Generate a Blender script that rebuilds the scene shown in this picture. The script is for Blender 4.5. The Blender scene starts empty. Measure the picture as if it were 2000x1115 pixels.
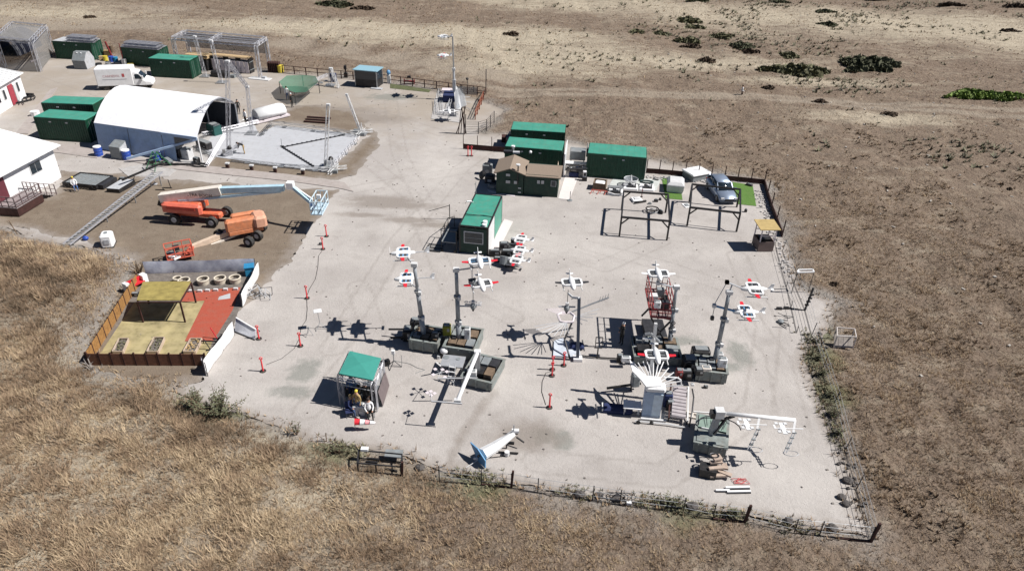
import bpy, math, random
import numpy as np
from mathutils import Vector, Matrix
random.seed(7); rng=np.random.RandomState(11)
R_=math.radians
sc=bpy.context.scene
# ---------- camera ----------
CF=1393.; TH=R_(31.6); PH=R_(1.8); CH=29.5
Fv=Vector((0,math.cos(TH),-math.sin(TH))); U0=Vector((0,math.sin(TH),math.cos(TH))); X0=Vector((1,0,0))
Rv=X0*math.cos(PH)+U0*math.sin(PH); Uv=U0*math.cos(PH)-X0*math.sin(PH)
cam=bpy.data.cameras.new('camera'); co=bpy.data.objects.new('camera',cam); sc.collection.objects.link(co)
cam.sensor_width=36; cam.lens=36*CF/2000; cam.clip_start=.5; cam.clip_end=6000
mm=Matrix.Identity(4)
for i in range(3): mm[i][0]=Rv[i]; mm[i][1]=Uv[i]; mm[i][2]=-Fv[i]
mm[2][3]=CH; co.matrix_world=mm; sc.camera=co
# ---------- light ----------
SEL=50; SAZ=-3   # sun elevation; bearing of the sun measured from +x
sd=Vector((math.cos(R_(SEL))*math.cos(R_(SAZ)),math.cos(R_(SEL))*math.sin(R_(SAZ)),math.sin(R_(SEL))))
w=bpy.data.worlds.new('World'); sc.world=w; w.use_nodes=True
nt=w.node_tree; sky=nt.nodes.new('ShaderNodeTexSky'); sky.sky_type='NISHITA'; sky.sun_disc=False
sky.sun_elevation=R_(SEL); sky.sun_rotation=R_(90-SAZ); sky.dust_density=.1; sky.air_density=.7; sky.altitude=2500
bg=nt.nodes['Background']; bg.inputs[1].default_value=.05; nt.links.new(sky.outputs[0],bg.inputs[0])
sl=bpy.data.lights.new('sun','SUN'); sl.energy=5; sl.angle=R_(.53); sl.color=(1,.965,.92)
so=bpy.data.objects.new('sun',sl); sc.collection.objects.link(so); so.rotation_euler=(-sd).to_track_quat('-Z','Y').to_euler()
vs=sc.view_settings; sc.display_settings.display_device='sRGB'; vs.view_transform='Standard'; vs.look='None'; vs.gamma=1; vs.exposure=.45; vs.use_curve_mapping=False
# ---------- pixel of the photograph -> place in the world ----------
def ray(px,py): return Fv+Rv*((px-1000)/CF)+Uv*((557.5-py)/CF)
def G(px,py,z=0):
    d=ray(px,py); t=(z-CH)/d.z; return Vector((d.x*t,d.y*t,z))
def PY(px,py,Y):
    d=ray(px,py); t=Y/d.y; return Vector((d.x*t,Y,CH+d.z*t))
def INV(sx,sy,z):                     # the place at height z whose shadow falls on that spot of the ground
    g=G(sx,sy); return g+sd*(z/sd.z)
def LIFT(px,py,sx,sy):                # the place seen at one pixel whose shadow is seen at the other
    g=G(sx,sy); best=None
    for i in range(1,400):
        z=i*.025; a=G(px,py,z); b=g+sd*(z/sd.z); e=(a-b).length
        if best is None or e<best[0]: best=(e,(a+b*1.0)/2)
    return best[1]
# ---------- materials ----------
MT={}
def mat(name,col,rough=.6,metal=0,var=.12,sc_=2.5,bump=0.0,spec=.4,col2=None,alpha=None,dirt=0):
    if name in MT: return MT[name]
    m=bpy.data.materials.new(name); m.use_nodes=True; n=m.node_tree; b=n.nodes['Principled BSDF']
    b.inputs['Roughness'].default_value=rough; b.inputs['Metallic'].default_value=metal
    b.inputs['Specular IOR Level'].default_value=spec
    tc=n.nodes.new('ShaderNodeTexCoord'); ns=n.nodes.new('ShaderNodeTexNoise'); ns.inputs['Scale'].default_value=sc_; ns.inputs['Detail'].default_value=6; ns.inputs['Roughness'].default_value=.65
    n.links.new(tc.outputs['Object'],ns.inputs['Vector'])
    rp=n.nodes.new('ShaderNodeValToRGB'); rp.color_ramp.elements[0].position=.3; rp.color_ramp.elements[1].position=.72
    c2=col2 or [c*(1+var) for c in col]; c1=[c*(1-var*1.6) for c in col]
    rp.color_ramp.elements[0].color=(*[max(0,c) for c in c1],1); rp.color_ramp.elements[1].color=(*[min(1,c) for c in c2],1)
    n.links.new(ns.outputs['Fac'],rp.inputs['Fac'])
    if dirt:
        n2=n.nodes.new('ShaderNodeTexNoise'); n2.inputs['Scale'].default_value=2.2; n2.inputs['Detail'].default_value=8; n2.inputs['Roughness'].default_value=.72; n.links.new(tc.outputs['Object'],n2.inputs['Vector'])
        mr=n.nodes.new('ShaderNodeMapRange'); mr.inputs['From Min'].default_value=.47; mr.inputs['From Max'].default_value=.75; mr.inputs['To Max'].default_value=dirt; n.links.new(n2.outputs['Fac'],mr.inputs['Value'])
        mx=n.nodes.new('ShaderNodeMixRGB'); mx.inputs[2].default_value=(.21,.165,.125,1); n.links.new(mr.outputs[0],mx.inputs[0]); n.links.new(rp.outputs['Color'],mx.inputs[1]); n.links.new(mx.outputs[0],b.inputs['Base Color'])
    else: n.links.new(rp.outputs['Color'],b.inputs['Base Color'])
    if bump:
        bp=n.nodes.new('ShaderNodeBump'); bp.inputs['Distance'].default_value=bump; n.links.new(ns.outputs['Fac'],bp.inputs['Height']); n.links.new(bp.outputs[0],b.inputs['Normal'])
    if alpha is not None: b.inputs['Alpha'].default_value=alpha
    MT[name]=m; return m
TEAL=mat('teal_roof_paint',(.055,.28,.205),.5,var=.10,sc_=1.2,dirt=0.4)
DGRN=mat('dark_green_paint',(.006,.058,.032),.5,var=.2,dirt=0.12)
DGR2=mat('shed_green_paint',(.007,.036,.026),.6,var=.2,dirt=0.12)
WHT=mat('white_paint',(.78,.78,.78),.45,var=.04,dirt=0.16)
WHTD=mat('weathered_white_paint',(.6,.6,.6),.55,var=.1)
CLOTH=mat('white_tent_fabric',(.80,.80,.82),.7,var=.03,dirt=0.12)
TENTW=mat('blue_grey_canvas',(.32,.43,.60),.7,var=.08,dirt=0.25)
ALU=mat('aluminium',(.50,.50,.53),.45,.5,var=.08)
STEEL=mat('galvanised_steel',(.36,.37,.38),.45,.5,var=.15)
MAST=mat('grey_painted_mast',(.30,.32,.34),.45,.2,var=.12,dirt=0.4)
GREY=mat('grey_paint',(.22,.24,.25),.6,var=.15,dirt=0.4)
LGREY=mat('light_grey_paint',(.45,.46,.48),.55,var=.1,dirt=0.35)
TUB=mat('grey_green_bin_paint',(.215,.24,.23),.65,var=.2,sc_=3,dirt=0.7)
BLK=mat('black_paint',(.018,.018,.02),.5,var=.3,dirt=0.2)
DARK=mat('dark_metal',(.05,.05,.055),.5,.3,var=.3)
RUB=mat('rubber',(.03,.03,.03),.8,var=.3,dirt=0.5)
RED=mat('red_paint',(.62,.025,.04),.45,var=.1)
REDF=mat('red_delineator_plastic',(.75,.06,.07),.5,var=.1)
RUST=mat('dark_red_paint',(.22,.03,.03),.6,var=.35,sc_=6)
ORG=mat('orange_lift_paint',(.70,.16,.075),.5,var=.14,dirt=0.55)
ORG2=mat('faded_orange_paint',(.62,.22,.10),.6,var=.18,dirt=0.6)
CREAM=mat('cream_boom_paint',(.76,.70,.62),.5,var=.08,dirt=0.35)
SKYB=mat('pale_blue_boom_paint',(.42,.60,.70),.5,var=.1,dirt=0.3)
BLUE=mat('blue_plastic',(.03,.08,.38),.45,var=.15)
LBLU=mat('light_blue_paint',(.12,.30,.52),.5,var=.12)
CYAN=mat('cyan_plastic',(.03,.25,.45),.5,var=.12)
YEL=mat('yellow_paint',(.62,.50,.06),.5,var=.12)
OLIV=mat('olive_yellow_paint',(.30,.28,.03),.6,var=.2)
WOOD=mat('pale_timber',(.50,.36,.20),.8,var=.2,sc_=6)
WOODD=mat('weathered_timber',(.17,.12,.08),.85,var=.3,sc_=6)
BROWN=mat('dark_brown_stain',(.055,.022,.018),.8,var=.3,sc_=4)
FPANEL=mat('orange_brown_board',(.33,.17,.055),.8,var=.25,sc_=5)
FPANR=mat('reddish_brown_board',(.17,.075,.045),.8,var=.25,sc_=5)
TANR=mat('tan_shingle_roof',(.25,.195,.15),.85,var=.12,sc_=12,dirt=0.3)
CANOP=mat('straw_coloured_mat',(.30,.24,.075),.9,var=.2,sc_=2)
TURF=mat('green_turf',(.085,.18,.03),.9,var=.25,sc_=9,dirt=0.2)
STRAW=mat('straw_turf',(.38,.32,.165),.95,var=.35,sc_=1.1,bump=.03,dirt=.5)
CARP=mat('red_carpet',(.36,.075,.045),.95,var=.12,sc_=14,bump=.01,dirt=0.35)
CONC=mat('concrete',(.40,.385,.375),.9,var=.1,sc_=2,dirt=0.4)
PATHM=mat('path_concrete',(.36,.32,.30),.9,var=.1,sc_=1.5,dirt=0.35)
SLAB=mat('smooth_grey_mat',(.42,.43,.455),.8,var=.04,sc_=.8,dirt=0.25)
SOIL=mat('grey_soil',(.16,.14,.125),.95,var=.25,sc_=3,bump=.03)
SKIN=mat('skin',(.45,.25,.17),.6,var=.05)
HAIR=mat('hair',(.03,.02,.015),.7)
GLASS=mat('dark_glass',(.02,.03,.04),.08,var=.2,spec=.6)
VINYL=mat('clear_vinyl',(.40,.42,.45),.2,var=.1,alpha=.55)
NETG=mat('green_netting',(.05,.16,.10),.8,alpha=.75)
NETD=mat('grey_netting',(.30,.29,.28),.9,alpha=.5)
PINKW=mat('pale_pink_panel',(.62,.56,.58),.6,var=.05)
BANR=mat('silver_blue_banner',(.72,.74,.92),.45,var=.25,sc_=1.2)
CAR=mat('grey_blue_car_paint',(.30,.36,.46),.3,.5,var=.04,spec=.6)
TRK=mat('blue_grey_truck_paint',(.10,.13,.17),.35,.3,var=.06)
NAVY=mat('navy_cloth',(.02,.03,.09),.9); WSH=mat('white_cloth',(.75,.75,.75),.9,var=.03); BSH=mat('black_cloth',(.02,.02,.02),.9); JEAN=mat('denim',(.05,.08,.16),.9); KHK=mat('khaki_cloth',(.40,.28,.13),.9); BLSH=mat('blue_cloth',(.08,.15,.32),.9)
LEAFM=mat('leaf_green',(.13,.125,.065),.8,var=.35,sc_=3); LEAFB=mat('bright_leaf_green',(.17,.24,.05),.8,var=.3,sc_=1); LEAFD=mat('dark_leaf_green',(.085,.088,.048),.85,var=.4,sc_=2)
TWIG=mat('dry_twig',(.16,.11,.07),.9,var=.3); ROCK=mat('dark_stone',(.10,.09,.085),.9,var=.3,sc_=5,bump=.03)
# ---------- mesh builder ----------
class M:
    def __init__(s,o=(0,0,0)): s.v=[]; s.f=[]; s.o=Vector(o)
    def add(s,vs,fs):
        n=len(s.v); o=s.o; s.v+= [(p[0]-o[0],p[1]-o[1],p[2]-o[2]) for p in vs]; s.f+=[tuple(i+n for i in f) for f in fs]; return s
    def bx(s,x0,x1,y0,y1,z0,z1):
        return s.add([(x0,y0,z0),(x1,y0,z0),(x1,y1,z0),(x0,y1,z0),(x0,y0,z1),(x1,y0,z1),(x1,y1,z1),(x0,y1,z1)],[(0,3,2,1),(4,5,6,7),(0,1,5,4),(1,2,6,5),(2,3,7,6),(3,0,4,7)])
    def box(s,c,sz,rz=0,bev=0):
        c=Vector(c); a,b,h=[q/2 for q in sz]; cs,sn=math.cos(rz),math.sin(rz)
        P=[]
        if bev:
            ring=[(-a+bev,-b),(a-bev,-b),(a,-b+bev),(a,b-bev),(a-bev,b),(-a+bev,b),(-a,b-bev),(-a,-b+bev)]
            for z,k in ((-h,1),(h-bev,1),(h,0)):
                for x,y in ring:
                    if not k: x*=1-bev/a; y*=1-bev/b
                    P.append((c.x+x*cs-y*sn,c.y+x*sn+y*cs,c.z+z))
            F=[tuple(range(7,-1,-1)),tuple(range(16,24))]
            for j in (0,8):
                for i in range(8): F.append((j+i,j+(i+1)%8,j+8+(i+1)%8,j+8+i))
            return s.add(P,F)
        for z in (-h,h):
            for x,y in ((-a,-b),(a,-b),(a,b),(-a,b)): P.append((c.x+x*cs-y*sn,c.y+x*sn+y*cs,c.z+z))
        return s.add(P,[(3,2,1,0),(4,5,6,7),(0,1,5,4),(1,2,6,5),(2,3,7,6),(3,0,4,7)])
    def tube(s,p,q,r,n=6,r2=None,cap=True,ph=0):
        p=Vector(p);q=Vector(q);d=(q-p)
        if d.length<1e-6: return s
        d.normalize(); a=d.orthogonal() if abs(d.z)<.99 else Vector((1,0,0)); 
        if abs(d.z)<.99: a=d.cross(Vector((0,0,1)))
        a.normalize(); b=d.cross(a); r2=r if r2 is None else r2
        P=[];
        for c,rr in((p,r),(q,r2)):
            for i in range(n):
                t=2*math.pi*i/n+ph; P.append(c+a*(math.cos(t)*rr)+b*(math.sin(t)*rr))
        F=[(i,(i+1)%n,n+(i+1)%n,n+i) for i in range(n)]
        if cap: F+=[tuple(range(n-1,-1,-1)),tuple(range(n,2*n))]
        return s.add(P,F)
    def bar(s,p,q,w): return s.tube(p,q,w*.7071,4,ph=math.pi/4)
    def path(s,pts,r,n=6):
        for a,b in zip(pts,pts[1:]): s.tube(a,b,r,n)
        return s
    def truss(s,p,q,w=.3,r=.025,step=None,n=4):
        p=Vector(p);q=Vector(q);d=q-p;L=d.length;d.normalize()
        a=Vector((1,0,0)) if abs(d.z)>.9 else d.cross(Vector((0,0,1))).normalized(); b=d.cross(a).normalized(); h=w/2
        cs=[a*h+b*h,-a*h+b*h,-a*h-b*h,a*h-b*h]
        for c in cs: s.tube(p+c,q+c,r,n,cap=False)
        k=max(1,int(L/(step or w*1.8)))
        for i in range(k):
            u=p+d*(L*i/k); v=p+d*(L*(i+1)/k)
            for j in range(4):
                A,B=cs[j],cs[(j+1)%4]
                if i%2: A,B=B,A
                s.tube(u+A,v+B,r*.5,3,cap=False)
        return s
    def prism(s,pts,z0,z1):
        n=len(pts); return s.add([(p[0],p[1],z0) for p in pts]+[(p[0],p[1],z1) for p in pts],[tuple(range(n-1,-1,-1)),tuple(range(n,2*n))]+[(i,(i+1)%n,n+(i+1)%n,n+i) for i in range(n)])
    def extr(s,pts,vec):
        n=len(pts); v=Vector(vec); return s.add([Vector(p) for p in pts]+[Vector(p)+v for p in pts],[tuple(range(n-1,-1,-1)),tuple(range(n,2*n))]+[(i,(i+1)%n,n+(i+1)%n,n+i) for i in range(n)])
    def plate(s,pts,t=.03):
        a,b,c=[Vector(p) for p in pts[:3]]; n=(b-a).cross(c-a).normalized()*t; return s.extr(pts,n)
    def sph(s,c,r,nu=10,nv=6,sq=(1,1,1),jit=0):
        P=[];F=[]
        for j in range(nv+1):
            t=math.pi*j/nv
            for i in range(nu):
                u=2*math.pi*i/nu; k=r*(1+(random.random()-.5)*jit)
                P.append((c[0]+k*sq[0]*math.sin(t)*math.cos(u),c[1]+k*sq[1]*math.sin(t)*math.sin(u),c[2]+k*sq[2]*math.cos(t)))
        for j in range(nv):
            for i in range(nu): F.append((j*nu+i,(j+1)*nu+i,(j+1)*nu+(i+1)%nu,j*nu+(i+1)%nu))
        return s.add(P,F)
    def torus(s,c,Rr,r,n=16,k=6,sq=(1,1),axis='z'):
        P=[];F=[]
        for i in range(n):
            u=2*math.pi*i/n
            for j in range(k):
                t=2*math.pi*j/k; x=(Rr+r*math.cos(t))*math.cos(u)*sq[0]; y=(Rr+r*math.cos(t))*math.sin(u)*sq[1]; z=r*math.sin(t)
                P.append((c[0]+x,c[1]+y,c[2]+z) if axis=='z' else ((c[0]+z,c[1]+x,c[2]+y) if axis=='x' else (c[0]+x,c[1]+z,c[2]+y)))
        for i in range(n):
            for j in range(k): F.append((i*k+j,((i+1)%n)*k+j,((i+1)%n)*k+(j+1)%k,i*k+(j+1)%k))
        return s.add(P,F)
    def loft(s,secs,cap=True):
        n=len(secs[0]); P=[p for q in secs for p in q]; F=[]
        for j in range(len(secs)-1):
            for i in range(n): F.append((j*n+i,j*n+(i+1)%n,(j+1)*n+(i+1)%n,(j+1)*n+i))
        if cap: F+=[tuple(range(n-1,-1,-1)),tuple(range((len(secs)-1)*n,len(secs)*n))]
        return s.add(P,F)
    def build(s,name,m,parent=None,smooth=False,fix=True):
        me=bpy.data.meshes.new(name); me.from_pydata([tuple(v) for v in s.v],[],s.f); me.materials.append(m)
        if fix and len(s.f)<20000:
            import bmesh
            b=bmesh.new(); b.from_mesh(me); bmesh.ops.recalc_face_normals(b,faces=b.faces); b.to_mesh(me); b.free()
        if smooth: me.polygons.foreach_set('use_smooth',[True]*len(me.polygons))
        o=bpy.data.objects.new(name,me); sc.collection.objects.link(o)
        if parent: o.parent=parent
        else: o.location=s.o
        return o
def tag(o,label,cat,group=None):
    o['label']=label; o['category']=cat
    if group: o['group']=group
    return o
def root(name,label,cat,p=(0,0,0),rz=0,group=None):
    o=bpy.data.objects.new(name,None); sc.collection.objects.link(o); o.empty_display_size=.3
    o.location=(p[0],p[1],p[2] if len(p)>2 else 0); o.rotation_euler=(0,0,rz); return tag(o,label,cat,group)
def dup(r,p,rz=None,label=None,scale=None,group=None):
    c=r.copy(); sc.collection.objects.link(c); c.location=p
    if rz is not None: c.rotation_euler=(0,0,rz)
    if scale: c.scale=(scale,)*3
    if label: c['label']=label
    if group: c['group']=group
    for ch in KIDS(r):
        d=ch.copy(); sc.collection.objects.link(d); d.parent=c
        for g in KIDS(ch):
            e=g.copy(); sc.collection.objects.link(e); e.parent=d
    return c
def KIDS(o): return [x for x in sc.collection.objects if x.parent==o]
def twin(o,loc,rz=0,parent=None):      # one more of a part, sharing the mesh
    c=o.copy(); sc.collection.objects.link(c); c.location=loc; c.rotation_euler=(0,0,rz); c.parent=parent or o.parent; return c
def lettering(txt,size,m,parent,loc,rot,ext=.004,name='lettering'):
    cu=bpy.data.curves.new(name,'FONT'); cu.body=txt; cu.size=size; cu.extrude=ext; cu.align_x='CENTER'; cu.resolution_u=2
    t=bpy.data.objects.new(name,cu); sc.collection.objects.link(t); dg=bpy.context.evaluated_depsgraph_get()
    me=bpy.data.meshes.new_from_object(t.evaluated_get(dg)); bpy.data.objects.remove(t); me.materials.clear(); me.materials.append(m)
    o=bpy.data.objects.new(name,me); sc.collection.objects.link(o); o.parent=parent; o.location=loc; o.rotation_euler=rot; return o
# ---------- noise / distance fields ----------
def vnoise(x,y,s,seed=0):
    r=np.random.RandomState(seed).rand(256,256); u=x/s+1000; v=y/s+1000
    i=np.floor(u).astype(int); j=np.floor(v).astype(int); fu=u-i; fv=v-j; fu=fu*fu*(3-2*fu); fv=fv*fv*(3-2*fv)
    g=lambda a,b:r[a%256,b%256]
    return (g(i,j)*(1-fu)+g(i+1,j)*fu)*(1-fv)+(g(i,j+1)*(1-fu)+g(i+1,j+1)*fu)*fv
def fbm(x,y,s,seed=0,o=4):
    t=0;a=.5;k=0
    for q in range(o): t=t+a*vnoise(x,y,s/2**q,seed+q); k+=a; a*=.5
    return t/k
def sdf(poly,x,y):   # negative inside
    P=np.array([(p[0],p[1]) for p in poly]); d=np.full(x.shape,1e9); ins=np.zeros(x.shape,bool)
    for a,b in zip(P,np.roll(P,-1,0)):
        e=b-a; wx=x-a[0]; wy=y-a[1]; t=np.clip((wx*e[0]+wy*e[1])/(e@e),0,1); d=np.minimum(d,np.hypot(wx-t*e[0],wy-t*e[1]))
        c=((a[1]>y)!=(b[1]>y)); ins^= c&(x<(b[0]-a[0])*(y-a[1])/(b[1]-a[1]+1e-12)+a[0])
    return np.where(ins,-d,d)
def ldist(line,x,y):
    P=np.array([(p[0],p[1]) for p in line]); d=np.full(x.shape,1e9)
    for a,b in zip(P,P[1:]):
        e=b-a; wx=x-a[0]; wy=y-a[1]; t=np.clip((wx*e[0]+wy*e[1])/(e@e),0,1); d=np.minimum(d,np.hypot(wx-t*e[0],wy-t*e[1]))
    return d
def px(*a): return [G(*p) for p in a]
YARD=px((-60,150),(60,118),(200,110),(420,128),(540,142),(640,148),(800,168),(950,200),(985,215),(940,262),(1010,262),(1130,282),(1300,318),(1492,355),(1535,470),(1560,560),(1640,590),(1605,650),(1570,690),(1590,760),(1622,850),(1655,930),(1700,1050),(1560,1030),(1400,1000),(1280,985),(1100,962),(980,945),(880,925),(780,890),(700,872),(620,862),(560,838),(480,815),(400,795),(350,775),(330,745),(250,735),(170,715),(180,660),(240,560),(270,520),(180,485),(60,465),(0,440),(-120,420))
DIRT=px((-40,400),(110,385),(118,335),(240,340),(330,352),(520,365),(660,372),(640,400),(585,470),(540,535),(520,560),(480,600),(440,625),(395,745),(300,770),(150,760),(140,690),(215,560),(265,505),(170,472),(60,452),(-40,430))
DIRT2=px((405,300),(520,310),(640,333),(700,285),(735,258),(745,275),(722,310),(690,340),(665,352),(540,345),(400,328))
DIRT3=px((525,222),(600,205),(690,215),(735,262),(690,262),(525,235))
YSD=lambda x,y: sdf(YARD,x,y)
NOISEDGE=lambda x,y:(fbm(x,y,2.2,40)-.5)*1.8+(fbm(x,y,.7,44)-.5)*.7
def zt(x,y):
    x=np.asarray(x,float); y=np.asarray(y,float); d=YSD(x,y); k=np.clip(d/2.5,0,1)
    r=np.hypot(x,y); far=np.clip((r-90)/150,0,1)
    h=(fbm(x,y,1.6,1)-.42)*.55+(fbm(x,y,7,5)-.45)*1.0+(fbm(x,y,40,9)-.4)*(1+5*far)
    left=np.clip((-x-8)/30,0,1)*np.clip((60-y)/30,0,1)
    h=h+left*1.2
    return np.where(d>0,k*h,-.12-.0*d)
def axis(lo,hi,st,lo2,hi2,gr=1.13):
    a=list(np.arange(lo,hi,st)); s=st
    while a[-1]<hi2: s*=gr; a.append(a[-1]+s)
    s=st
    while a[0]>lo2: s*=gr; a.insert(0,a[0]-s)
    return np.array(a)
def grid_obj(name,X,Y,Z,keep,m,attrs={},smooth=True):
    ny,nx=X.shape; idx=np.arange(nx*ny).reshape(ny,nx)
    q=np.stack([idx[:-1,:-1],idx[:-1,1:],idx[1:,1:],idx[1:,:-1]],-1).reshape(-1,4)
    if keep is not None: q=q[(keep.ravel()[q]).any(1)]
    used=np.unique(q); rm=np.full(nx*ny,-1); rm[used]=np.arange(len(used)); q=rm[q]
    co_=np.stack([X.ravel()[used],Y.ravel()[used],Z.ravel()[used]],-1)
    return raw_mesh(name,co_,q,m,{k:v.ravel()[used] for k,v in attrs.items()},smooth)
def raw_mesh(name,co_,q,m,attrs={},smooth=False):
    me=bpy.data.meshes.new(name); k=q.shape[1]; me.vertices.add(len(co_)); me.vertices.foreach_set('co',co_.astype(np.float32).ravel())
    me.loops.add(q.size); me.loops.foreach_set('vertex_index',q.astype(np.int32).ravel())
    me.polygons.add(len(q)); me.polygons.foreach_set('loop_start',np.arange(0,q.size,k,dtype=np.int32)); me.polygons.foreach_set('loop_total',np.full(len(q),k,np.int32))
    me.polygons.foreach_set('use_smooth',np.full(len(q),smooth)); me.update(); me.validate()
    for n_,v in attrs.items():
        a=me.attributes.new(n_,'FLOAT','POINT'); a.data.foreach_set('value',v.astype(np.float32))
    me.materials.append(m); o=bpy.data.objects.new(name,me); sc.collection.objects.link(o); return o
def nodes(m):
    n=m.node_tree; L=n.links
    def N(t,**k):
        x=n.nodes.new(t)
        for a,b in k.items(): setattr(x,a,b)
        return x
    return n,L,N
def ground_mat(name,base,layers,bumps,rough=.95):
    """base/low/high colours by noise; layers: (attribute or None, colour, noise scale, lo, hi, amount)"""
    m=bpy.data.materials.new(name); m.use_nodes=True; n,L,N=nodes(m); b=n.nodes['Principled BSDF']; b.inputs['Roughness'].default_value=rough; b.inputs['Specular IOR Level'].default_value=.15
    g=N('ShaderNodeNewGeometry'); cur=None
    def noise(s,d=5,st=None,off=0):
        t=N('ShaderNodeTexNoise'); t.inputs['Scale'].default_value=s; t.inputs['Detail'].default_value=d; t.inputs['Roughness'].default_value=.62
        mp=N('ShaderNodeMapping'); mp.inputs['Location'].default_value=(off,off*1.7,0)
        if st: mp.inputs['Scale'].default_value=st[:3]; mp.inputs['Rotation'].default_value=(0,0,st[3])
        L.new(g.outputs['Position'],mp.inputs[0]); L.new(mp.outputs[0],t.inputs['Vector']); return t.outputs['Fac']
    rgb=N('ShaderNodeRGB'); rgb.outputs[0].default_value=(*base,1); cur=rgb.outputs[0]
    for k,(attr,col,s,lo,hi,amt,*st) in enumerate(layers):
        mr=N('ShaderNodeMapRange'); mr.inputs['From Min'].default_value=lo; mr.inputs['From Max'].default_value=hi; mr.inputs['To Max'].default_value=amt
        if s: v=noise(s,6,st[0] if st else None,k*7.3)
        if attr:
            a=N('ShaderNodeAttribute'); a.attribute_name=attr
            if s:
                ad=N('ShaderNodeMath',operation='ADD'); L.new(a.outputs['Fac'],ad.inputs[0]); 
                sb=N('ShaderNodeMath',operation='SUBTRACT'); L.new(v,sb.inputs[0]); sb.inputs[1].default_value=.5; L.new(sb.outputs[0],ad.inputs[1]); v=ad.outputs[0]
            else: v=a.outputs['Fac']
        L.new(v,mr.inputs['Value'])
        mx=N('ShaderNodeMixRGB'); L.new(mr.outputs[0],mx.inputs[0]); L.new(cur,mx.inputs[1]); mx.inputs[2].default_value=(*col,1); cur=mx.outputs[0]
    L.new(cur,b.inputs['Base Color'])
    last=None
    for s,dist,*st in bumps:
        bp=N('ShaderNodeBump'); bp.inputs['Distance'].default_value=dist; L.new(noise(s,5,st[0] if st else None,3.1),bp.inputs['Height'])
        if last: L.new(last,bp.inputs['Normal'])
        last=bp.outputs[0]
    if last: L.new(last,b.inputs['Normal'])
    return m
# ---------- terrain ----------
FIELD=ground_mat('dry_field',(.20,.150,.112),[
 (None,(.235,.180,.135),.25,.42,.68,.8),(None,(.14,.105,.08),.9,.50,.72,.6),(None,(.36,.295,.215),1.9,.55,.72,.6,(1,.5,1,.35)),(None,(.105,.078,.058),2.3,.54,.68,.75,(1,.55,1,.35)),(None,(.38,.32,.24),4.2,.60,.74,.6,(1,.5,1,.35)),(None,(.08,.06,.045),6.5,.57,.70,.65,(1,.6,1,.3)),
 (None,(.36,.305,.235),.42,.55,.68,.55,(.5,1,1,.1)),(None,(.11,.082,.062),.5,.55,.70,.6,(.6,1,1,.3)),(None,(.33,.275,.21),1.1,.56,.70,.5,(.4,1,1,.2)),
 ('shade',(.10,.075,.05),1.2,.3,.8,.6),('straw',(.46,.40,.305),.5,.28,.8,.85,(.6,1.6,1,0)),(None,(.17,.13,.10),.8,.55,.70,.5,(.5,1,1,.2)),(None,(.20,.155,.115),.16,.56,.68,.5,(.5,1.6,1,.1)),('edge',(.29,.265,.24),.8,.35,1.0,.9),('track',(.31,.26,.205),1.2,.30,.9,.9,(.3,1,1,0)),('weed',(.13,.14,.06),.8,.35,.8,.6)],  # first layer here darkens the ground along the track arcs
 [(.9,.45),(3.2,.24),(9,.08)])
xs=axis(-55,45,.5,-1500,1500); ys=axis(14,95,.5,-60,2600)
X,Y=np.meshgrid(xs,ys); D=YSD(X,Y); Z=zt(X,Y)
FAR_STRAW=[(640,62,26,9),(900,85,30,9),(1090,120,30,10),(1400,40,25,14),(1650,45,45,18),(1850,75,50,14),(1320,130,14,5),(1730,235,14,4),(1900,60,60,12),(60,30,30,12),(1560,165,18,3)]
straw=np.zeros_like(X)
for a,b,rx,ry in FAR_STRAW:
    p=G(a,b); straw=np.maximum(straw,np.exp(-((X-p.x)/rx)**2-((Y-p.y)/ry)**2))
straw=straw*.8+np.clip((fbm(X*.45,Y*1.3,22,70)-.50)*2.6,0,.8)*np.clip((Y-80)/60,.15,1)+(fbm(X,Y,6,72)-.5)*.5
nearL=np.clip((55-Y)/22,0,1)*np.clip((-X+2)/12,0,1); straw+=nearL*.55
edge=np.exp(-np.clip(D-.0,0,99)/1.6)*1.0+np.clip((fbm(X,Y,3,77)-.5),-.3,.3)*(D<6)
TRK1=px((560,150),(760,135),(980,180),(1200,182),(1447,193),(1700,205),(2100,232)); TRK2=px((980,190),(1200,192),(1447,199),(1700,213),(2100,245))
TRK3=px((0,52),(300,62),(540,92),(800,128),(1000,162)); TRK4=px((0,40),(300,48),(560,80),(800,115),(1000,150)); TRK5=px((-50,-8),(300,20),(700,60)); 
track=np.zeros_like(X)
for t,w_ in ((TRK1,1.0),(TRK2,.9),(TRK3,2.2),(TRK4,1.6),(TRK5,2.0)): track=np.maximum(track,np.exp(-(ldist(t,X,Y)/w_)**2))
weed=np.zeros_like(X)
for a,b,r_ in ((1600,700,2),(1615,770,2),(1600,650,1.5),(430,800,2.2),(655,872,2),(940,935,2.5),(1330,985,2)):
    p=G(a,b); weed=np.maximum(weed,np.exp(-((X-p.x)**2+(Y-p.y)**2)/r_**2))
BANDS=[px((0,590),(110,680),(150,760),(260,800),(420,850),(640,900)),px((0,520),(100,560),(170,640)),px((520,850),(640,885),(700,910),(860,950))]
dark_band_f=lambda x,y: np.exp(-(np.minimum.reduce([ldist(b_,x,y) for b_ in BANDS])/.9)**2)  # the field's own darker bands along the track arcs
ter=grid_obj('field_ground',X,Y,Z,None,FIELD,{'straw':straw,'edge':edge,'track':track,'weed':weed,'shade':dark_band_f(X,Y)*.8}); ter['kind']='structure'
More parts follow.
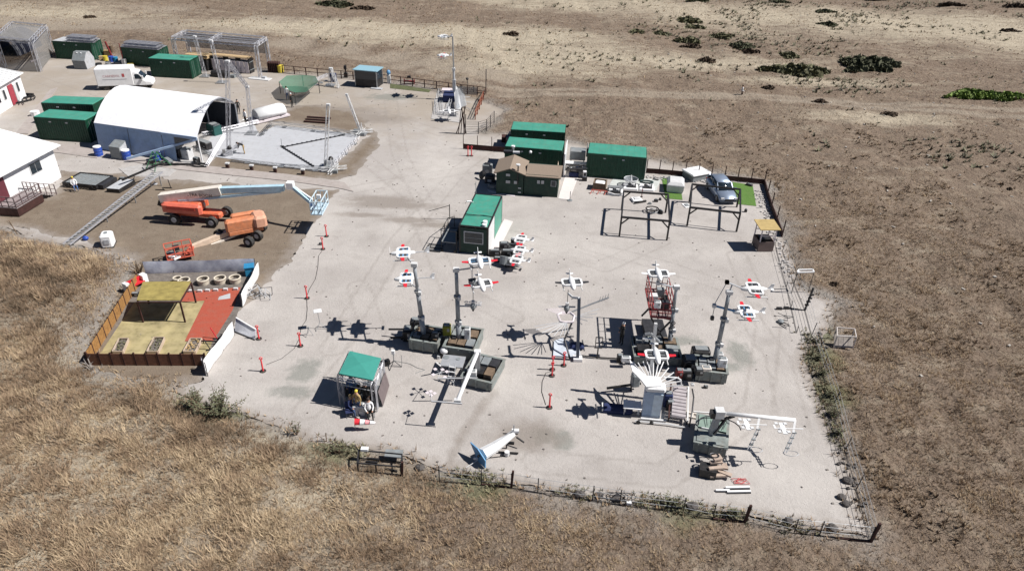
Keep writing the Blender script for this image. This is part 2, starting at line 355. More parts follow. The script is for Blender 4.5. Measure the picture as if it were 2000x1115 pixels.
def sheet(name,poly,z,res,m,rag=0.,attrs=None,edge_w=1.2):
    P=np.array([(p[0],p[1]) for p in poly]); lo=P.min(0)-1; hi=P.max(0)+1
    xs=np.arange(lo[0],hi[0],res); ys=np.arange(lo[1],hi[1],res); X,Y=np.meshgrid(xs,ys)
    fn=lambda x,y: sdf(poly,x,y)+rag*NOISEDGE(x,y)
    d=fn(X,Y); keep=d<0
    out=(~keep)&(d<res*3); e=1e-2
    for _ in range(2):
        dd=fn(X,Y); gx=(fn(X+e,Y)-dd)/e; gy=(fn(X,Y+e)-dd)/e; gl=np.hypot(gx,gy)+1e-6
        st=np.clip(dd/gl,-res,res*1.5)*out; X=X-st*gx/gl; Y=Y-st*gy/gl
    A={'edge':np.clip(1+d/edge_w,0,1)}
    if attrs: A.update(attrs(X,Y))
    o=grid_obj(name,X,Y,np.full_like(X,z),keep,m,A); o['kind']='structure'; return o
GRAV=ground_mat('pale_gravel',(.37,.342,.322),[
 (None,(.45,.42,.395),.17,.42,.64,.85),(None,(.27,.245,.225),.45,.54,.72,.45),(None,(.29,.265,.245),1.4,.54,.72,.4),(None,(.245,.225,.21),7,.55,.75,.35),(None,(.46,.43,.41),16,.6,.75,.4),
 ('tan',(.30,.255,.205),.35,.25,.85,.75),('wet',(.175,.185,.165),1.3,.30,.62,.62),('ruts',(.215,.185,.16),1.1,.30,.9,.7),('tyre',(.25,.225,.205),2.5,.25,1.0,.55),('pale',(.50,.47,.44),1.2,.25,.9,.6),('edge',(.24,.205,.175),1.0,.45,1.05,.8)],
 [(5,.035),(20,.02)])
TYRES=[((560,220),(700,300),(800,380),(880,560),(1000,620)),((760,180),(780,300),(840,420),(1040,470),(1180,520),(1290,470)),((1010,250),(900,330),(780,470),(700,600),(650,680)),((1150,480),(1300,520),(1420,560),(1520,700),(1560,860)),((480,350),(640,380),(800,350),(930,330)),((1440,500),(1500,640),(1480,800),(1300,930),(1050,900)),((60,150),(200,200),(420,170),(640,190),(860,260)),((700,560),(730,650),(640,760),(600,800))]
def yard_attrs(X,Y):
    def blob(lst):
        v=np.zeros_like(X)
        for a,b,rx,ry in lst:
            p=G(a,b); v=np.maximum(v,np.exp(-((X-p.x)/rx)**2-((Y-p.y)/ry)**2))
        return v
    wet=blob([(595,725,1.2,1.8),(570,765,1.9,.9),(1445,690,1.0,2.0),(1420,715,1.6,.8),(1330,665,2,.8),(1060,850,1.0,.8),(1100,860,.8,1.3),(760,190,4,2)])*.95
    tan=np.clip((Y-62)/30,0,1)*.75+(fbm(X,Y,9,90)-.5)*.7
    ruts=blob([(745,390,4.5,1.1),(800,430,3,.8),(640,215,9,2),(700,230,7,2.5),(760,400,6,1.0),(700,420,3,.6),(870,440,4,.7),(1030,850,2.5,1.6)])*1.15
    for ln in (px((965,765),(930,810),(895,860),(875,915)),px((1020,850),(940,885),(870,920))): ruts=np.maximum(ruts,.75*np.exp(-(ldist(ln,X,Y)/.45)**2))
    for ln in (px((760,270),(820,330),(880,390)),px((900,935),(1100,950),(1300,978),(1600,1024)),px((700,400),(800,330),(900,300))): ruts=np.maximum(ruts,.35*np.exp(-(ldist(ln,X,Y)/1.2)**2))
    tyre=np.zeros_like(X)
    for ln in TYRES:
        d_=ldist(px(*ln),X,Y); tyre=np.maximum(tyre,np.exp(-((d_-.85)/.16)**2))
    pale=blob([(620,430,3,9),(850,330,4,8),(1000,760,3,3),(1530,900,4,5),(450,770,4,1.5),(1100,480,9,3),(1000,300,3,4)])*.7
    return {'tyre':tyre*.8,'pale':pale,'wet':wet*.8,'tan':tan,'ruts':ruts}
sheet('gravel_yard',YARD,0,.22,GRAV,.55,yard_attrs,1.6)
DIRTM=ground_mat('brown_dirt',(.175,.138,.105),[(None,(.215,.175,.135),.5,.4,.68,.9),(None,(.12,.095,.072),1.5,.52,.72,.6),(None,(.26,.215,.17),4,.58,.72,.5),('edge',(.28,.25,.225),1.2,.5,1.1,.8)],[(3,.05),(12,.03)])
sheet('bare_dirt',DIRT,.01,.3,DIRTM,1.0,None,2.2)
sheet('dirt_strip',DIRT2,.011,.3,DIRTM,.8,None,2.0)
sheet('dirt_patch',DIRT3,.012,.3,DIRTM,1.6,None,3.0)
# ---------- paved things ----------
def slab(name,pts,m,z0,z1,label=None):
    o=M().prism([tuple(p) for p in pts],z0,z1).build(name,m); o['kind']='structure'; return o
slab('concrete_path',px((100,298),(215,308),(330,330),(450,343),(560,354),(660,368),(690,375),(672,357),(560,341),(450,330),(330,316),(240,306),(150,285)),PATHM,-.02,.06)
slab('concrete_path',px((55,262),(112,172),(98,176),(30,262)),PATHM,-.02,.06)
slab('concrete_apron',px((105,282),(190,285),(190,310),(120,300)),PATHM,-.02,.05)
slab('concrete_apron',px((330,345),(250,345),(232,330),(300,318),(345,333)),CONC,-.02,.045)
# ---------- grass ----------
GR=bpy.data.materials.new('dry_grass_blades'); GR.use_nodes=True; n,L,N=nodes(GR); b=n.nodes['Principled BSDF']; b.inputs['Roughness'].default_value=.8; b.inputs['Specular IOR Level'].default_value=.1
at=N('ShaderNodeAttribute'); at.attribute_name='tint'; rp=N('ShaderNodeValToRGB'); e=rp.color_ramp.elements
e[0].position=0; e[0].color=(.15,.11,.075,1); e[1].position=1; e[1].color=(.56,.445,.30,1); k=rp.color_ramp.elements.new(.35); k.color=(.28,.197,.13,1); k=rp.color_ramp.elements.new(.7); k.color=(.42,.32,.21,1)
L.new(at.outputs['Fac'],rp.inputs[0]); L.new(rp.outputs[0],b.inputs['Base Color'])
def tufts(name,x,y,z,h,tint,m,nb=6,spread=.55,wid=.035):
    n=len(x); rs=np.random.RandomState(5); X=np.repeat(x,nb);Y=np.repeat(y,nb);Zz=np.repeat(z,nb);Hh=np.repeat(h,nb)*(.6+.6*rs.rand(n*nb)); T=np.clip(np.repeat(tint,nb)+(rs.rand(n*nb)-.5)*.25,0,1)
    a=rs.rand(n*nb)*6.283; lean=Hh*spread*(.3+rs.rand(n*nb)); w_=wid*(.6+.8*rs.rand(n*nb))*np.maximum(1,Hh/.3)
    ca,sa=np.cos(a),np.sin(a); bx=X+ca*Hh*.12; by=Y+sa*Hh*.12
    v0=np.stack([bx-sa*w_,by+ca*w_,Zz-.04],-1); v1=np.stack([bx+sa*w_,by-ca*w_,Zz-.04],-1); v2=np.stack([bx+ca*lean,by+sa*lean,Zz+Hh],-1)
    V=np.stack([v0,v1,v2],1).reshape(-1,3); q=np.arange(len(V)).reshape(-1,3)
    o=raw_mesh(name,V,q,m,{'tint':np.repeat(T,3)}); o['kind']='stuff'; return o
def scatter(nn,x0,x1,y0,y1,dens_fn,seed):
    rs=np.random.RandomState(seed); x=x0+(x1-x0)*rs.rand(nn); y=y0+(y1-y0)*rs.rand(nn); k=rs.rand(nn)<dens_fn(x,y); return x[k],y[k]
TRKA=lambda x,y: np.minimum.reduce([ldist(TRK1,x,y),ldist(TRK2,x,y),ldist(TRK3,x,y)-1.5])
def dens(x,y):
    d=YSD(x,y)-.3; t=TRKA(x,y)
    return np.clip(d/1.6,0,1)*np.clip(t-.5,0,1)*np.clip((fbm(x,y,1.5,21)-.30)*3.2,.35,1)
x,y=scatter(620000,-44,46,15,75,lambda x,y: dens(x,y)*np.clip((80-y)/50,0,1)*np.clip(.62+np.clip((-x+6)/20,0,1)*.4,0,1),1); left=np.clip((-x+4)/18,0,1)*np.clip((70-y)/20,0,1)
hh=(.05+.19*fbm(x,y,1.7,33)*(.5+rng.rand(len(x))))*(1+.9*left); tint=np.clip(.44+(fbm(x,y,.8,50)-.5)*.9+(rng.rand(len(x))-.5)*.35+.08*left+(fbm(x,y,5,51)-.5)*.6-.3*dark_band_f(x,y)-.06*np.clip((x-2)/14,0,1),0,1)
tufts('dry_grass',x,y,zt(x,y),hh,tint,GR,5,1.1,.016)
x,y=scatter(60000,-140,130,60,190,dens,2); keep=rng.rand(len(x))<np.clip((y-55)/40,0,1)*.5; x,y=x[keep],y[keep]
tufts('dry_grass',x,y,zt(x,y),.10+.16*fbm(x,y,4,34),np.clip(.42+(fbm(x,y,3,52)-.5)*.8+(fbm(x,y,20,53)-.5)*.5,0,1),GR,4,1.0,.06)
def ed(x,y):
    d=np.abs(YSD(x,y)+NOISEDGE(x,y)*.5); return np.clip(1-d/.9,0,1)*(y<56)*.5
x,y=scatter(60000,-35,30,18,60,ed,3); tufts('dry_grass',x,y,np.maximum(zt(x,y),0),.12+.22*rng.rand(len(x)),.15+rng.rand(len(x))*.6,GR,5,.8,.025)
GG=bpy.data.materials.new('green_weed_blades'); GG.use_nodes=True; n,L,N=nodes(GG); b=n.nodes['Principled BSDF']; b.inputs['Roughness'].default_value=.8
at=N('ShaderNodeAttribute'); at.attribute_name='tint'; rp=N('ShaderNodeValToRGB'); rp.color_ramp.elements[0].color=(.075,.068,.045,1); rp.color_ramp.elements[1].color=(.28,.265,.155,1); L.new(at.outputs['Fac'],rp.inputs[0]); L.new(rp.outputs[0],b.inputs['Base Color'])
x,y=scatter(26000,-60,150,75,235,lambda x,y: np.clip((fbm(x,y,9,61)-.50)*5,0,1)*np.clip((x+10)/50,.15,1)*np.clip(TRKA(x,y)-1,0,1)*(YSD(x,y)>2),8)
tufts('low_scrub',x,y,zt(x,y),.15+.35*rng.rand(len(x)),rng.rand(len(x))*.5,GG,6,1.3,.10)
x,y=scatter(9000,18,60,24,90,lambda x,y: np.clip((fbm(x,y,3,63)-.52)*6,0,1)*(YSD(x,y)>1),9)
tufts('dead_scrub',x,y,zt(x,y),.10+.2*rng.rand(len(x)),rng.rand(len(x))*.12,GR,7,1.2,.05)
WP=[]
for a,b_,c,d_,n_ in ((1572,650,1600,740,420),(1600,740,1640,880,420),(1240,975,1370,995,420),(1395,1000,1460,1010,160),(1520,1020,1580,1035,160),(900,925,975,945,420),(655,868,705,890,260),(1100,955,1160,968,160),(350,790,480,815,300)):
    A=G(a,b_);B=G(c,d_); t=rng.rand(n_); WP.append(np.stack([A.x+(B.x-A.x)*t+rng.randn(n_)*.32,A.y+(B.y-A.y)*t+rng.randn(n_)*.30],-1))
WP=np.concatenate(WP)[::3]; tufts('weeds',WP[:,0],WP[:,1],np.maximum(zt(WP[:,0],WP[:,1]),0),.08+.16*rng.rand(len(WP)),rng.rand(len(WP)),GG,6,1.0,.035)
# litter stones on the yard and its banks
mS=M()
for i in range(900):
    a=random.uniform(-50,40); b=random.uniform(20,100); d=float(YSD(np.array(a),np.array(b)))
    if d>1: continue
    mS.box((a,b,.02),(random.uniform(.04,.13),random.uniform(.04,.13),.06),random.random()*3)
o=mS.build('scattered_stones',mat('pebble_grey',(.2,.18,.165),.9)); o['kind']='stuff'
# shrubs of the far field: leaf clumps spread in a low mound
def shrub(name,label,p,rx,ry,h,m,n_=260,leaf=.22,grp=None):
    r=root(name,label,'shrub',p,0,grp); me=M(); rs=random.Random(int(p[0]*13+p[1]))
    for i in range(n_):
        t=rs.random()*6.283; q=rs.random()**.62; k=1+.25*math.sin(t*3+p[0])+.15*math.sin(t*7+p[1]); x,y=math.cos(t)*q*rx*k,math.sin(t)*q*ry*k; z=h*(1-q*q)*(.35+.8*rs.random())*(.6+.6*abs(math.sin(x*1.7+p[1])))+.04
        s=leaf*(.6+.9*rs.random()); n1=Vector((rs.uniform(-1,1),rs.uniform(-1,1),rs.uniform(.2,1))).normalized(); u=n1.orthogonal().normalized()*s; v=n1.cross(u)
        c=Vector((x,y,z)); me.add([c-u,c+v*.7,c+u,c-v*.7],[(0,1,2,3)])
    me.build('foliage',m,r,fix=False)
    st=M()
    for i in range(5):
        t=rs.random()*6.283; st.tube((0,0,-.1),(math.cos(t)*rx*.5,math.sin(t)*ry*.5,h*.5),.05,4,.02)
    st.build('stem',TWIG,r); return r
def Gf(a,b): 
    p=G(a,b); p.z=float(zt(np.array(p.x),np.array(p.y))); return p
FSH=[(1343,50,3.6,2.6,1,'dark rounded shrub, uppermost of a pair in the far field'),(1353,60,3.4,1.8,1,'bright green low shrub just below a darker one, far field'),(1410,78,3.2,1.8,1,'olive shrub on pale straw, centre of the far field'),(1345,86,3.4,2.2,1,'broad olive shrub left of centre in the far field'),(1447,102,2.8,2.4,2,'compact dark green shrub with a brown one at its foot'),(1463,112,2.4,1.4,4,'brown shrub at the foot of a compact dark green one'),(1350,98,2.8,1.4,4,'flat dark brown shrub below a broad olive one'),(1538,118,2.6,2.2,1,'round olive shrub above a wide low thicket'),(1555,148,7.5,3.4,1,'wide low olive thicket left of the largest dark bush'),(1700,140,7.0,4.0,2,'largest dark green bush in the far field'),(1668,146,2.8,1.8,2,'small dark bush at left foot of the largest bush'),(1380,128,2.2,1.6,4,'small brown shrub above the track, left group'),(1615,58,3.0,1.4,2,'small flat dark shrub on the pale slope, upper one'),(1608,35,3.2,1.2,2,'small flat dark shrub near the top edge of the far slope'),(1967,71,3.0,1.4,4,'lone brown shrub near the right edge of the far field'),(1518,15,3.0,1.4,2,'dark shrub at the top edge, centre right'),(1358,10,3.6,1.6,2,'dark shrub at the top edge above the pair of shrubs'),(1242,72,2.4,1.4,1,'olive shrub at far left of the shrub cluster'),(1290,74,2.6,1.4,1,'small olive shrub between the straw strip and shrub pair'),(655,15,5,2.2,2,'wide dark shrub patch at the top edge left of centre'),(710,20,3.4,1.4,4,'brown shrub beside the wide patch at the top edge'),(1000,75,2.2,1.2,4,'lone brown shrub right of the tall mast'),(1500,178,1.6,.9,4,'small brown shrub beside the track near the walker'),(1600,205,1.6,1,4,'brown shrub just below the track, right of the walker'),(1738,228,1.6,1,4,'brown tussock below the track at right'),(175,35,2.2,1,4,'small dark shrub above the containers at upper left'),(1850,25,4,1.3,4,'wide brown shrub at the top edge at right'),(1720,0,5,1.6,4,'long brown thicket on the top edge'),(1980,30,4,1.6,4,'dark thicket at the right end of the top edge'),(1630,557,.55,.4,4,'dark tussock right of the white goal frame'),(1972,370,.45,.35,4,'small dark tussock at the right edge of the picture')]
mats=[None,LEAFM,LEAFD,LEAFB,mat('brown_leaf',(.075,.05,.032),.9,var=.4)]
for a,b_,rx,ry,k,lb in FSH:
    rx*=.62; ry*=.75; h=.28*min(rx,ry)+.12
    shrub('shrub',lb,Gf(a,b_),rx,ry,h,mats[k],int(120+30*rx*ry*3),.16*max(.45,min(rx,3)),'shrubs dotted over the far field')
for a,b_,rx,ry in ((1905,198,4.3,2.0),(1955,203,4.0,1.4)):
    shrub('green_bush','bright lime green bush beside the track, '+('left half with rounded top' if a<1950 else 'flatter right half reaching the picture edge'),Gf(a,b_),rx,ry,.6,LEAFB,900,.3)
# ---------- containers ----------
def frame2(pl,pr,z=0): 
    A=G(*pl,z);B=G(*pr,z); return A,B,math.atan2(B.y-A.y,B.x-A.x),(B-A).length
def corr(m,p,q,z0,z1,pitch=.28,dep=.035):
    p=Vector(p);q=Vector(q);d=q-p;L_=d.length;d.normalize();n=Vector((d.y,-d.x,0)); k=int(L_/pitch); P=[];s=L_/k
    for i in range(k):
        for t,o in((0,0),(.38,0),(.5,-dep),(.88,-dep)): P.append(p+d*(s*(i+t))+n*o)
    P.append(q); N_=len(P); m.add([(a.x,a.y,z0) for a in P]+[(a.x,a.y,z1) for a in P],[(i,i+1,N_+i+1,N_+i) for i in range(N_-1)])
def container(label,pl,pr,z=0,L_=6.06,W=2.7,H=2.59,roof=TEAL,wall=DGRN,name='shipping_container',doors='r',fixlen=True,grp='dark green shipping containers',roundr=False):
    A,B,an,LL=frame2(pl,pr,z); 
    if not fixlen: L_=LL
    c=(A+B)/2; d=Vector((math.cos(an),math.sin(an),0)); o=c-d*L_/2; o.z=0
    r=root(name,label,'container',o,an,grp)
    m=M(); corr(m,(.08,.03,0),(L_-.08,.03,0),.14,H-.12); corr(m,(L_-.03,.08,0),(L_-.03,W-.08,0),.14,H-.12); corr(m,(L_-.08,W-.03,0),(.08,W-.03,0),.14,H-.12); corr(m,(.03,W-.08,0),(.03,.08,0),.14,H-.12); m.build('wall',wall,r,fix=False)
    m=M()
    for y in (0,W-.1): m.bx(.1,L_-.1,y,y+.1,.02,.16); m.bx(.1,L_-.1,y,y+.1,H-.14,H-.02)
    for x in (0,L_-.1): m.bx(x,x+.1,.1,W-.1,.02,.16); m.bx(x,x+.1,.1,W-.1,H-.14,H-.02)
    m.build('frame_rail',wall,r)
    p0=None
    for x in (0,L_-.12):
        for y in (0,W-.12):
            if not p0: p0=M().bx(-.01,.13,-.01,.13,0,H).build('corner_post',wall,r); p0.location=(x,y,0)
            else: twin(p0,(x,y,0))
    m=M(); m.box((L_/2,W/2,H+.012),(L_-.06,W-.06,.06),0,.03)
    k=int(L_/.6)
    for i in range(1,k): m.bx(L_*i/k-.03,L_*i/k+.03,.1,W-.1,H+.043,H+.05)
    m.build('roof',roof,r)
    if doors:
        x=L_+.006 if doors=='r' else -.05
        d0=M().bx(0,.045,0,W/2-.14,0,H-.36).build('door',wall,r); d0.location=(x,.13,.17); d1=twin(d0,(x,W/2+.01,.17))
        for dd in (d0,d1):
            h=M(); h.tube((.07 if doors=='r' else -.02,.3,0),(.07 if doors=='r' else -.02,.3,H-.4),.02,5); h.tube((.07 if doors=='r' else -.02,.75,0),(.07 if doors=='r' else -.02,.75,H-.4),.02,5); h.build('lock_rod',GREY,dd)
    for x in (L_*.3,L_*.62):
        M().box((x,-.005,H-.45),(.26,.05,.12)).build('air_vent',LGREY,r)
    return r,L_,W,H
container('dark green container with light grey roof and stacked trusses, far left beyond the vans',(106,114),(190,119),roof=LGREY)
container('dark green container loaded with trusses on top, behind the white delivery van',(237,126),(318,133),roof=STEEL)
container('green container with plain teal roof beside the white upright tank',(294,150),(380,155),roof=TEAL,doors='r')
container('rear one of two green containers behind the white building corner',(88,243),(198,247),roof=TEAL,doors=None)
container('front one of two green containers, nearer the camera, left of the white tent',(72,272),(186,280),roof=TEAL)
container('rear teal-roofed container beside the parked pickup truck',(993,296),(1104,303),doors=None)
container('teal-roofed container right behind the brown-roofed shed',(986,331),(1094,340),doors='r',W=2.9)
rC,_,_,_=container('lone dark green container with pale teal roof, left of the post fence',(1149,345),(1251,354),doors='r',W=3.1)
# truss stacks on two roofs
for (pl,pr,lb) in (((128,80),(183,84),'stack of aluminium trusses on the roof of the far left green container'),((240,92),(312,98),'stack of aluminium trusses on the container roof behind the delivery van')):
    A=G(*pl,2.7);B=G(*pr,2.7); r=root('truss_stack',lb,'truss stack',A)
    a=B-A
    for j in range(4):
        o=Vector((random.uniform(-.15,.15),.55*j+.05,.18+.0*j)); m=M(); m.truss(o,o+a,.3,.045); m.build('truss_length',ALU,r)
    for j in range(3):
        o=Vector((.2+random.uniform(-.15,.15),.6*j+.3,.5)); m=M(); m.truss(o,o+a*.9,.3,.045); m.build('truss_length',ALU,r)
def cyl(r_,h,n=14,z=0): return M().tube((0,0,z),(0,0,z+h),r_,n)
# items on the central container roofs
p=G(1002,296,2.65); r=root('roof_equipment','white sensor puck with black boxes on the front teal container roof','sensor',p); cyl(.12,.5,8).build('pole',STEEL,r); o=cyl(.2,.12,10).build('puck',WHT,r); o.location=(0,0,.5); M().box((-.5,-.4,.12),(.9,.5,.22)).build('cable_box',DARK,r); M().box((.35,-.5,.1),(.7,.4,.16)).build('battery_box',LGREY,r)
p=G(1036,299,2.65); tag(M(p).sph((p.x,p.y,p.z+.1),.16,10,6).build('dome_antenna',WHT),'small white dome antenna in the middle of a teal roof','antenna')
# tank and grey shed
p=G(350,150); r=root('upright_tank','white upright tank with a curved pipe beside a teal-roofed container','tank',p); cyl(.5,1.7,16).build('tank_shell',LGREY,r); o=M().sph((0,0,1.7),.5,16,6,(1,1,.4)).build('tank_lid',WHTD,r,True); m=M(); m.path([Vector((.5,0,1.6)),Vector((.9,.2,1.75)),Vector((1.4,.5,1.8)),Vector((1.7,.8,1.4))],.09,8); m.build('pipe',LGREY,r)
A=G(146,135);r=root('grey_shed','small grey shed with a hexagonal white end wall, before the far left container','shed',A,math.atan2(.35,1)*-.2)
sec=[(0,0),(2.3,0),(2.75,1.45),(1.9,2.3),(.9,2.3),(-.0,1.5)]
L3=2.4
M().add([(x-.6,0,z) for x,z in [(0,0),(2.0,0),(2.0,1.5),(1.35,2.25),(.65,2.25),(0,1.5)]],[(0,1,2,3,4,5)]) 
# end wall faces +x: profile in y,z
pr=[(0,0),(2.1,0),(2.25,1.25),(1.5,2.3),(.75,2.3),(-.15,1.25)]
m=M(); m.loft([[(0,y,z) for y,z in pr],[(1.9,y,z) for y,z in pr]]); m.build('shed_body',GREY,r)
M().loft([[(1.9,.04+y*.97,z*.98+.02) for y,z in pr],[(1.94,.04+y*.97,z*.98+.02) for y,z in pr]]).build('end_wall',LGREY,r)
for x in (.6,1.2): M().sph((x,.6,2.18),.09,8,5).build('roof_lamp',WHT,r)
# goods pile
PILE=[(193,128,'drum',BLK,'black round drum lying nearest the grey shed',.45,.3),(212,127,'drum',STEEL,'grey steel drum between the black one and the blue barrel',.4,.35),(200,117,'crate',WOOD,'tan crate at the left end of the goods pile',.7,.5),(211,111,'crate',KHK,'khaki box stacked high in the middle of the goods pile',.8,.9),(220,105,'barrel',WOODD,'brown barrel standing tallest behind the goods pile',.35,1.2),(219,121,'barrel',BLUE,'dark blue barrel in the middle of the goods pile',.36,.8),(227,121,'barrel',CYAN,'cyan barrel right of the dark blue one',.34,.7),(207,119,'barrel',YEL,'yellow lidded barrel left of the dark blue one',.34,.7),(232,128,'crate',DARK,'dark box behind the delivery van roof',.7,.4),(250,124,'barrel',YEL,'yellow barrel behind the front half of the delivery van',.38,.8),(256,130,'crate',YEL,'flat yellow box behind the delivery van cab',.8,.35),(244,128,'barrel',WHTD,'white-topped barrel beside the yellow barrel behind the van',.35,.9)]
for a,b_,k,mt,lb,s,h in PILE:
    p=G(a,b_)
    if k=='crate': r=root('crate',lb,'crate',p,.3); M().box((0,0,h/2),(s,s*.8,h)).build('crate_body',mt,r); M().box((0,0,h+.02),(s*1.05,s*.85,.05)).build('lid',mt,r)
    else: r=root('barrel',lb,'barrel',p); cyl(s,h).build('barrel_body',mt,r); cyl(s*1.04,.06,14,h-.05).build('rim',mt,r)
p=G(216,113); r=root('timber_post','leaning dark red timber beam propped behind the goods pile','beam',p); M().bar((0,.5,0),(-.2,0,2.4),.2).build('beam',RUST,r)
p=G(243,128); r=root('pole','slim reddish pole in front of the truss-topped container','pole',p); cyl(.06,3.2,6).build('shaft',RUST,r)
# ---------- big truss frames ----------
def truss_frame(label,A,ax,ay,h,m_=ALU,w_=.35,extra=True,name='truss_shelter',cats='truss shelter',mid=True):
    r=root(name,label,cats,A); X1=Vector(ax);Y1=Vector(ay);Z1=Vector((0,0,h)); O=Vector((0,0,0))
    for c in (O,X1,X1+Y1,Y1): M().truss(c,c+Z1,w_,.045).build('leg',m_,r)
    T=Z1
    for a,b_ in ((O,X1),(X1,X1+Y1),(Y1,X1+Y1),(O,Y1)): M().truss(a+T,b_+T,w_,.045).build('beam',m_,r)
    if mid: M().truss(X1*.45+T,X1*.45+Y1+T,w_,.045).build('cross_beam',m_,r)
    return r
h=4.6
def topc(a,b_,h): return G(a,b_,h)
A=topc(337,75,h); B=topc(499,89,h); D_=topc(362,62,h); A.z=0
r=truss_frame('large open aluminium truss frame over shelving behind the white tent',A,(B.x-A.x,B.y-A.y,0),(D_.x-A.x,D_.y-A.y,0),h,w_=.4)
m=M();
for j in (.25,.5,.75):
    q=Vector((B.x-A.x,B.y-A.y,0))*1; yv=Vector((D_.x-A.x,D_.y-A.y,0))*j; m.truss(yv+Vector((0,0,h)),q+yv+Vector((0,0,h)),.25,.03)
m.build('roof_purlins',ALU,r)
bx=(B-A); bx.z=0; by=Vector((D_.x-A.x,D_.y-A.y,0)); BR_=by
net=M().plate([by*.98+Vector((0,0,2.4)),by*.98+bx+Vector((0,0,2.4)),by*.98+bx+Vector((0,0,4.4)),by*.98+Vector((0,0,4.4))],.01).build('back_net',NETD,r)
# shelving and leaning boards under it
an=math.atan2(bx.y,bx.x); q=A+bx*.38+by*.5
r=root('storage_rack','long rack of leaning boards under the large truss frame','rack',q,an)
for i in range(4): M().box((i*2.0,0,1.1),(.1,1.2,2.2)).build('upright',BLK,r)
for z in (.5,1.6,2.2): M().box((3,0,z),(6.2,1.2,.07)).build('shelf',WOOD if z>2 else GREY,r)
b0=M().box((0,0,.85),(.55,.05,1.6)).build('board',PINKW,r); b0.location=(.4,-.75,.05)
for i in range(1,9): twin(b0,(.4+i*.66,-.75-.04*(i%2),.05),.06*(i%3))
p=A+bx*.1+by*.35; r=root('pallet_stack','pale plywood sheets stacked at the left end under the truss frame','stack',p,an)
for i in range(5): M().box((1.5,0,1.8+.09*i),(3.6,1.5,.07),.03*i).build('sheet',WOOD,r)
M().box((1.5,0,.87),(3.2,1.2,1.72)).build('bench',BLK,r)
p=A+bx*.55-by*.25; r=root('black_crate','black covered machine on the ground before the truss frame','machine',p,an); M().box((0,0,.4),(2.6,1.1,.8),0,.15).build('cover',BLK,r); M().box((1.9,.2,.2),(.8,.8,.4)).build('battery_box',GREY,r)
p=A+bx*1.02-by*.1; r=root('base_slab','white base plate at the right foot of the truss frame','base plate',p,an); M().box((-.2,0,.05),(3.2,1.2,.1)).build('plate',WHTD,r); M().box((.4,.2,.2),(.5,.5,.3)).build('ballast',LGREY,r)
# truss frame at far left with arch
h=4.2; A=topc(12,84,h-.2); B=topc(60,82,h); C_=topc(88,52,h); D_=topc(48,50,h); A.z=0
A=topc(-10,75,h); A.z=0
r=truss_frame('open truss frame with sheeted sides at the far left edge',A,(B.x-A.x,B.y-A.y,0),(C_.x-B.x,C_.y-B.y,0),h,w_=.45,mid=False)
ex=Vector((B.x-A.x,B.y-A.y,0)); ey=Vector((C_.x-B.x,C_.y-B.y,0))
M().plate([ex+Vector((0,0,.1)),ex+ey+Vector((0,0,.1)),ex+ey+Vector((0,0,h-.3)),ex+Vector((0,0,h-.3))],.02).build('side_sheet',NETD,r)
M().plate([Vector((0,0,h-.05)),ex+Vector((0,0,h-.05)),ex+ey+Vector((0,0,h-.05)),ey+Vector((0,0,h-.05))],.02).build('roof_sheet',NETD,r)
q=G(40,112); q.z=0
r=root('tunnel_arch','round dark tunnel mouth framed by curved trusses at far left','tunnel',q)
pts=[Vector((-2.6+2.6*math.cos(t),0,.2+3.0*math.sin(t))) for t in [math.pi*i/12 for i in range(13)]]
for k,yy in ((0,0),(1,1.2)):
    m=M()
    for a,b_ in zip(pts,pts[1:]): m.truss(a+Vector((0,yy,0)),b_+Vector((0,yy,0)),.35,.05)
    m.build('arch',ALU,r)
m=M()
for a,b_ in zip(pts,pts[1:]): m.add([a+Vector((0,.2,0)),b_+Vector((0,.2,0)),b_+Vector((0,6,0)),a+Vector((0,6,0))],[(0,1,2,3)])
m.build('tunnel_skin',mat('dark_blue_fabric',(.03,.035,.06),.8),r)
p=G(78,100); r=root('white_platform','low white plate beside the far left truss frame','platform',p,.2); M().box((0,0,.15),(3.6,3.2,.12)).build('deck',WHTD,r)
for x in (-1.5,1.5):
    for y in (-1.3,1.3): M().box((x,y,.05),(.2,.2,.1)).build('foot',DARK,r)
M().box((-.9,-.9,.4),(.5,.4,.4)).build('motor_box',DARK,r)
for i in range(3):
    a=G(60+i*14,122-i*9);b_=G(98-i*3,108-i*4); r=root('rail',['white curb rail in front of the far left truss frame','middle pipe on the ground by the far left frame','grey pipe farthest of the pipes by the far left frame'][i],'rail',a); M().bar((0,0,.08),(b_.x-a.x,b_.y-a.y,.08),.16-.04*i).build('bar',[PINKW,STEEL,LGREY][i],r)
# ---------- white tent ----------
zE=2.9
A=G(183,240,zE);B=G(384,268,zE);C_=G(442,188,zE);D_=G(256,168,zE)
A.z=0; ex=Vector((B.x-A.x,B.y-A.y,0)); ey=((C_-B)+(D_-Vector((A.x,A.y,zE))))/2; ey.z=0; ux=ex.normalized(); Lx=ex.length; Wy=ey.length; an=math.atan2(ex.y,ex.x)
WT=11.0
r=root('event_tent','large white tent with a curved roof and blue-grey side walls, open at its right end','tent',A,an)
m=M(); secs=[]
def arc(y0,y1,n_=11):
    o=[]
    for i in range(n_):
        t=i/(n_-1); y=y0+(y1-y0)*t; o.append((y,zE+2.2*(1-abs(2*t-1)**1.8)**.95))
    return o
K=15; SK=(ey.dot(ux))
rows=[]
for k in range(K):
    s=k/(K-1); x=Lx*s; inset=0; q=[]
    for y,z in arc(0,WT):
        t=y/WT; zz=zE+(z-zE)*(1-inset**2); q.append((x+SK*t*.5+.0,y,zz))
    rows.append(q)
n_=len(rows[0]); m.add([p for q in rows for p in q],[(j*n_+i,j*n_+i+1,(j+1)*n_+i+1,(j+1)*n_+i) for j in range(K-1) for i in range(n_-1)])
m.build('roof_fabric',CLOTH,r,True)
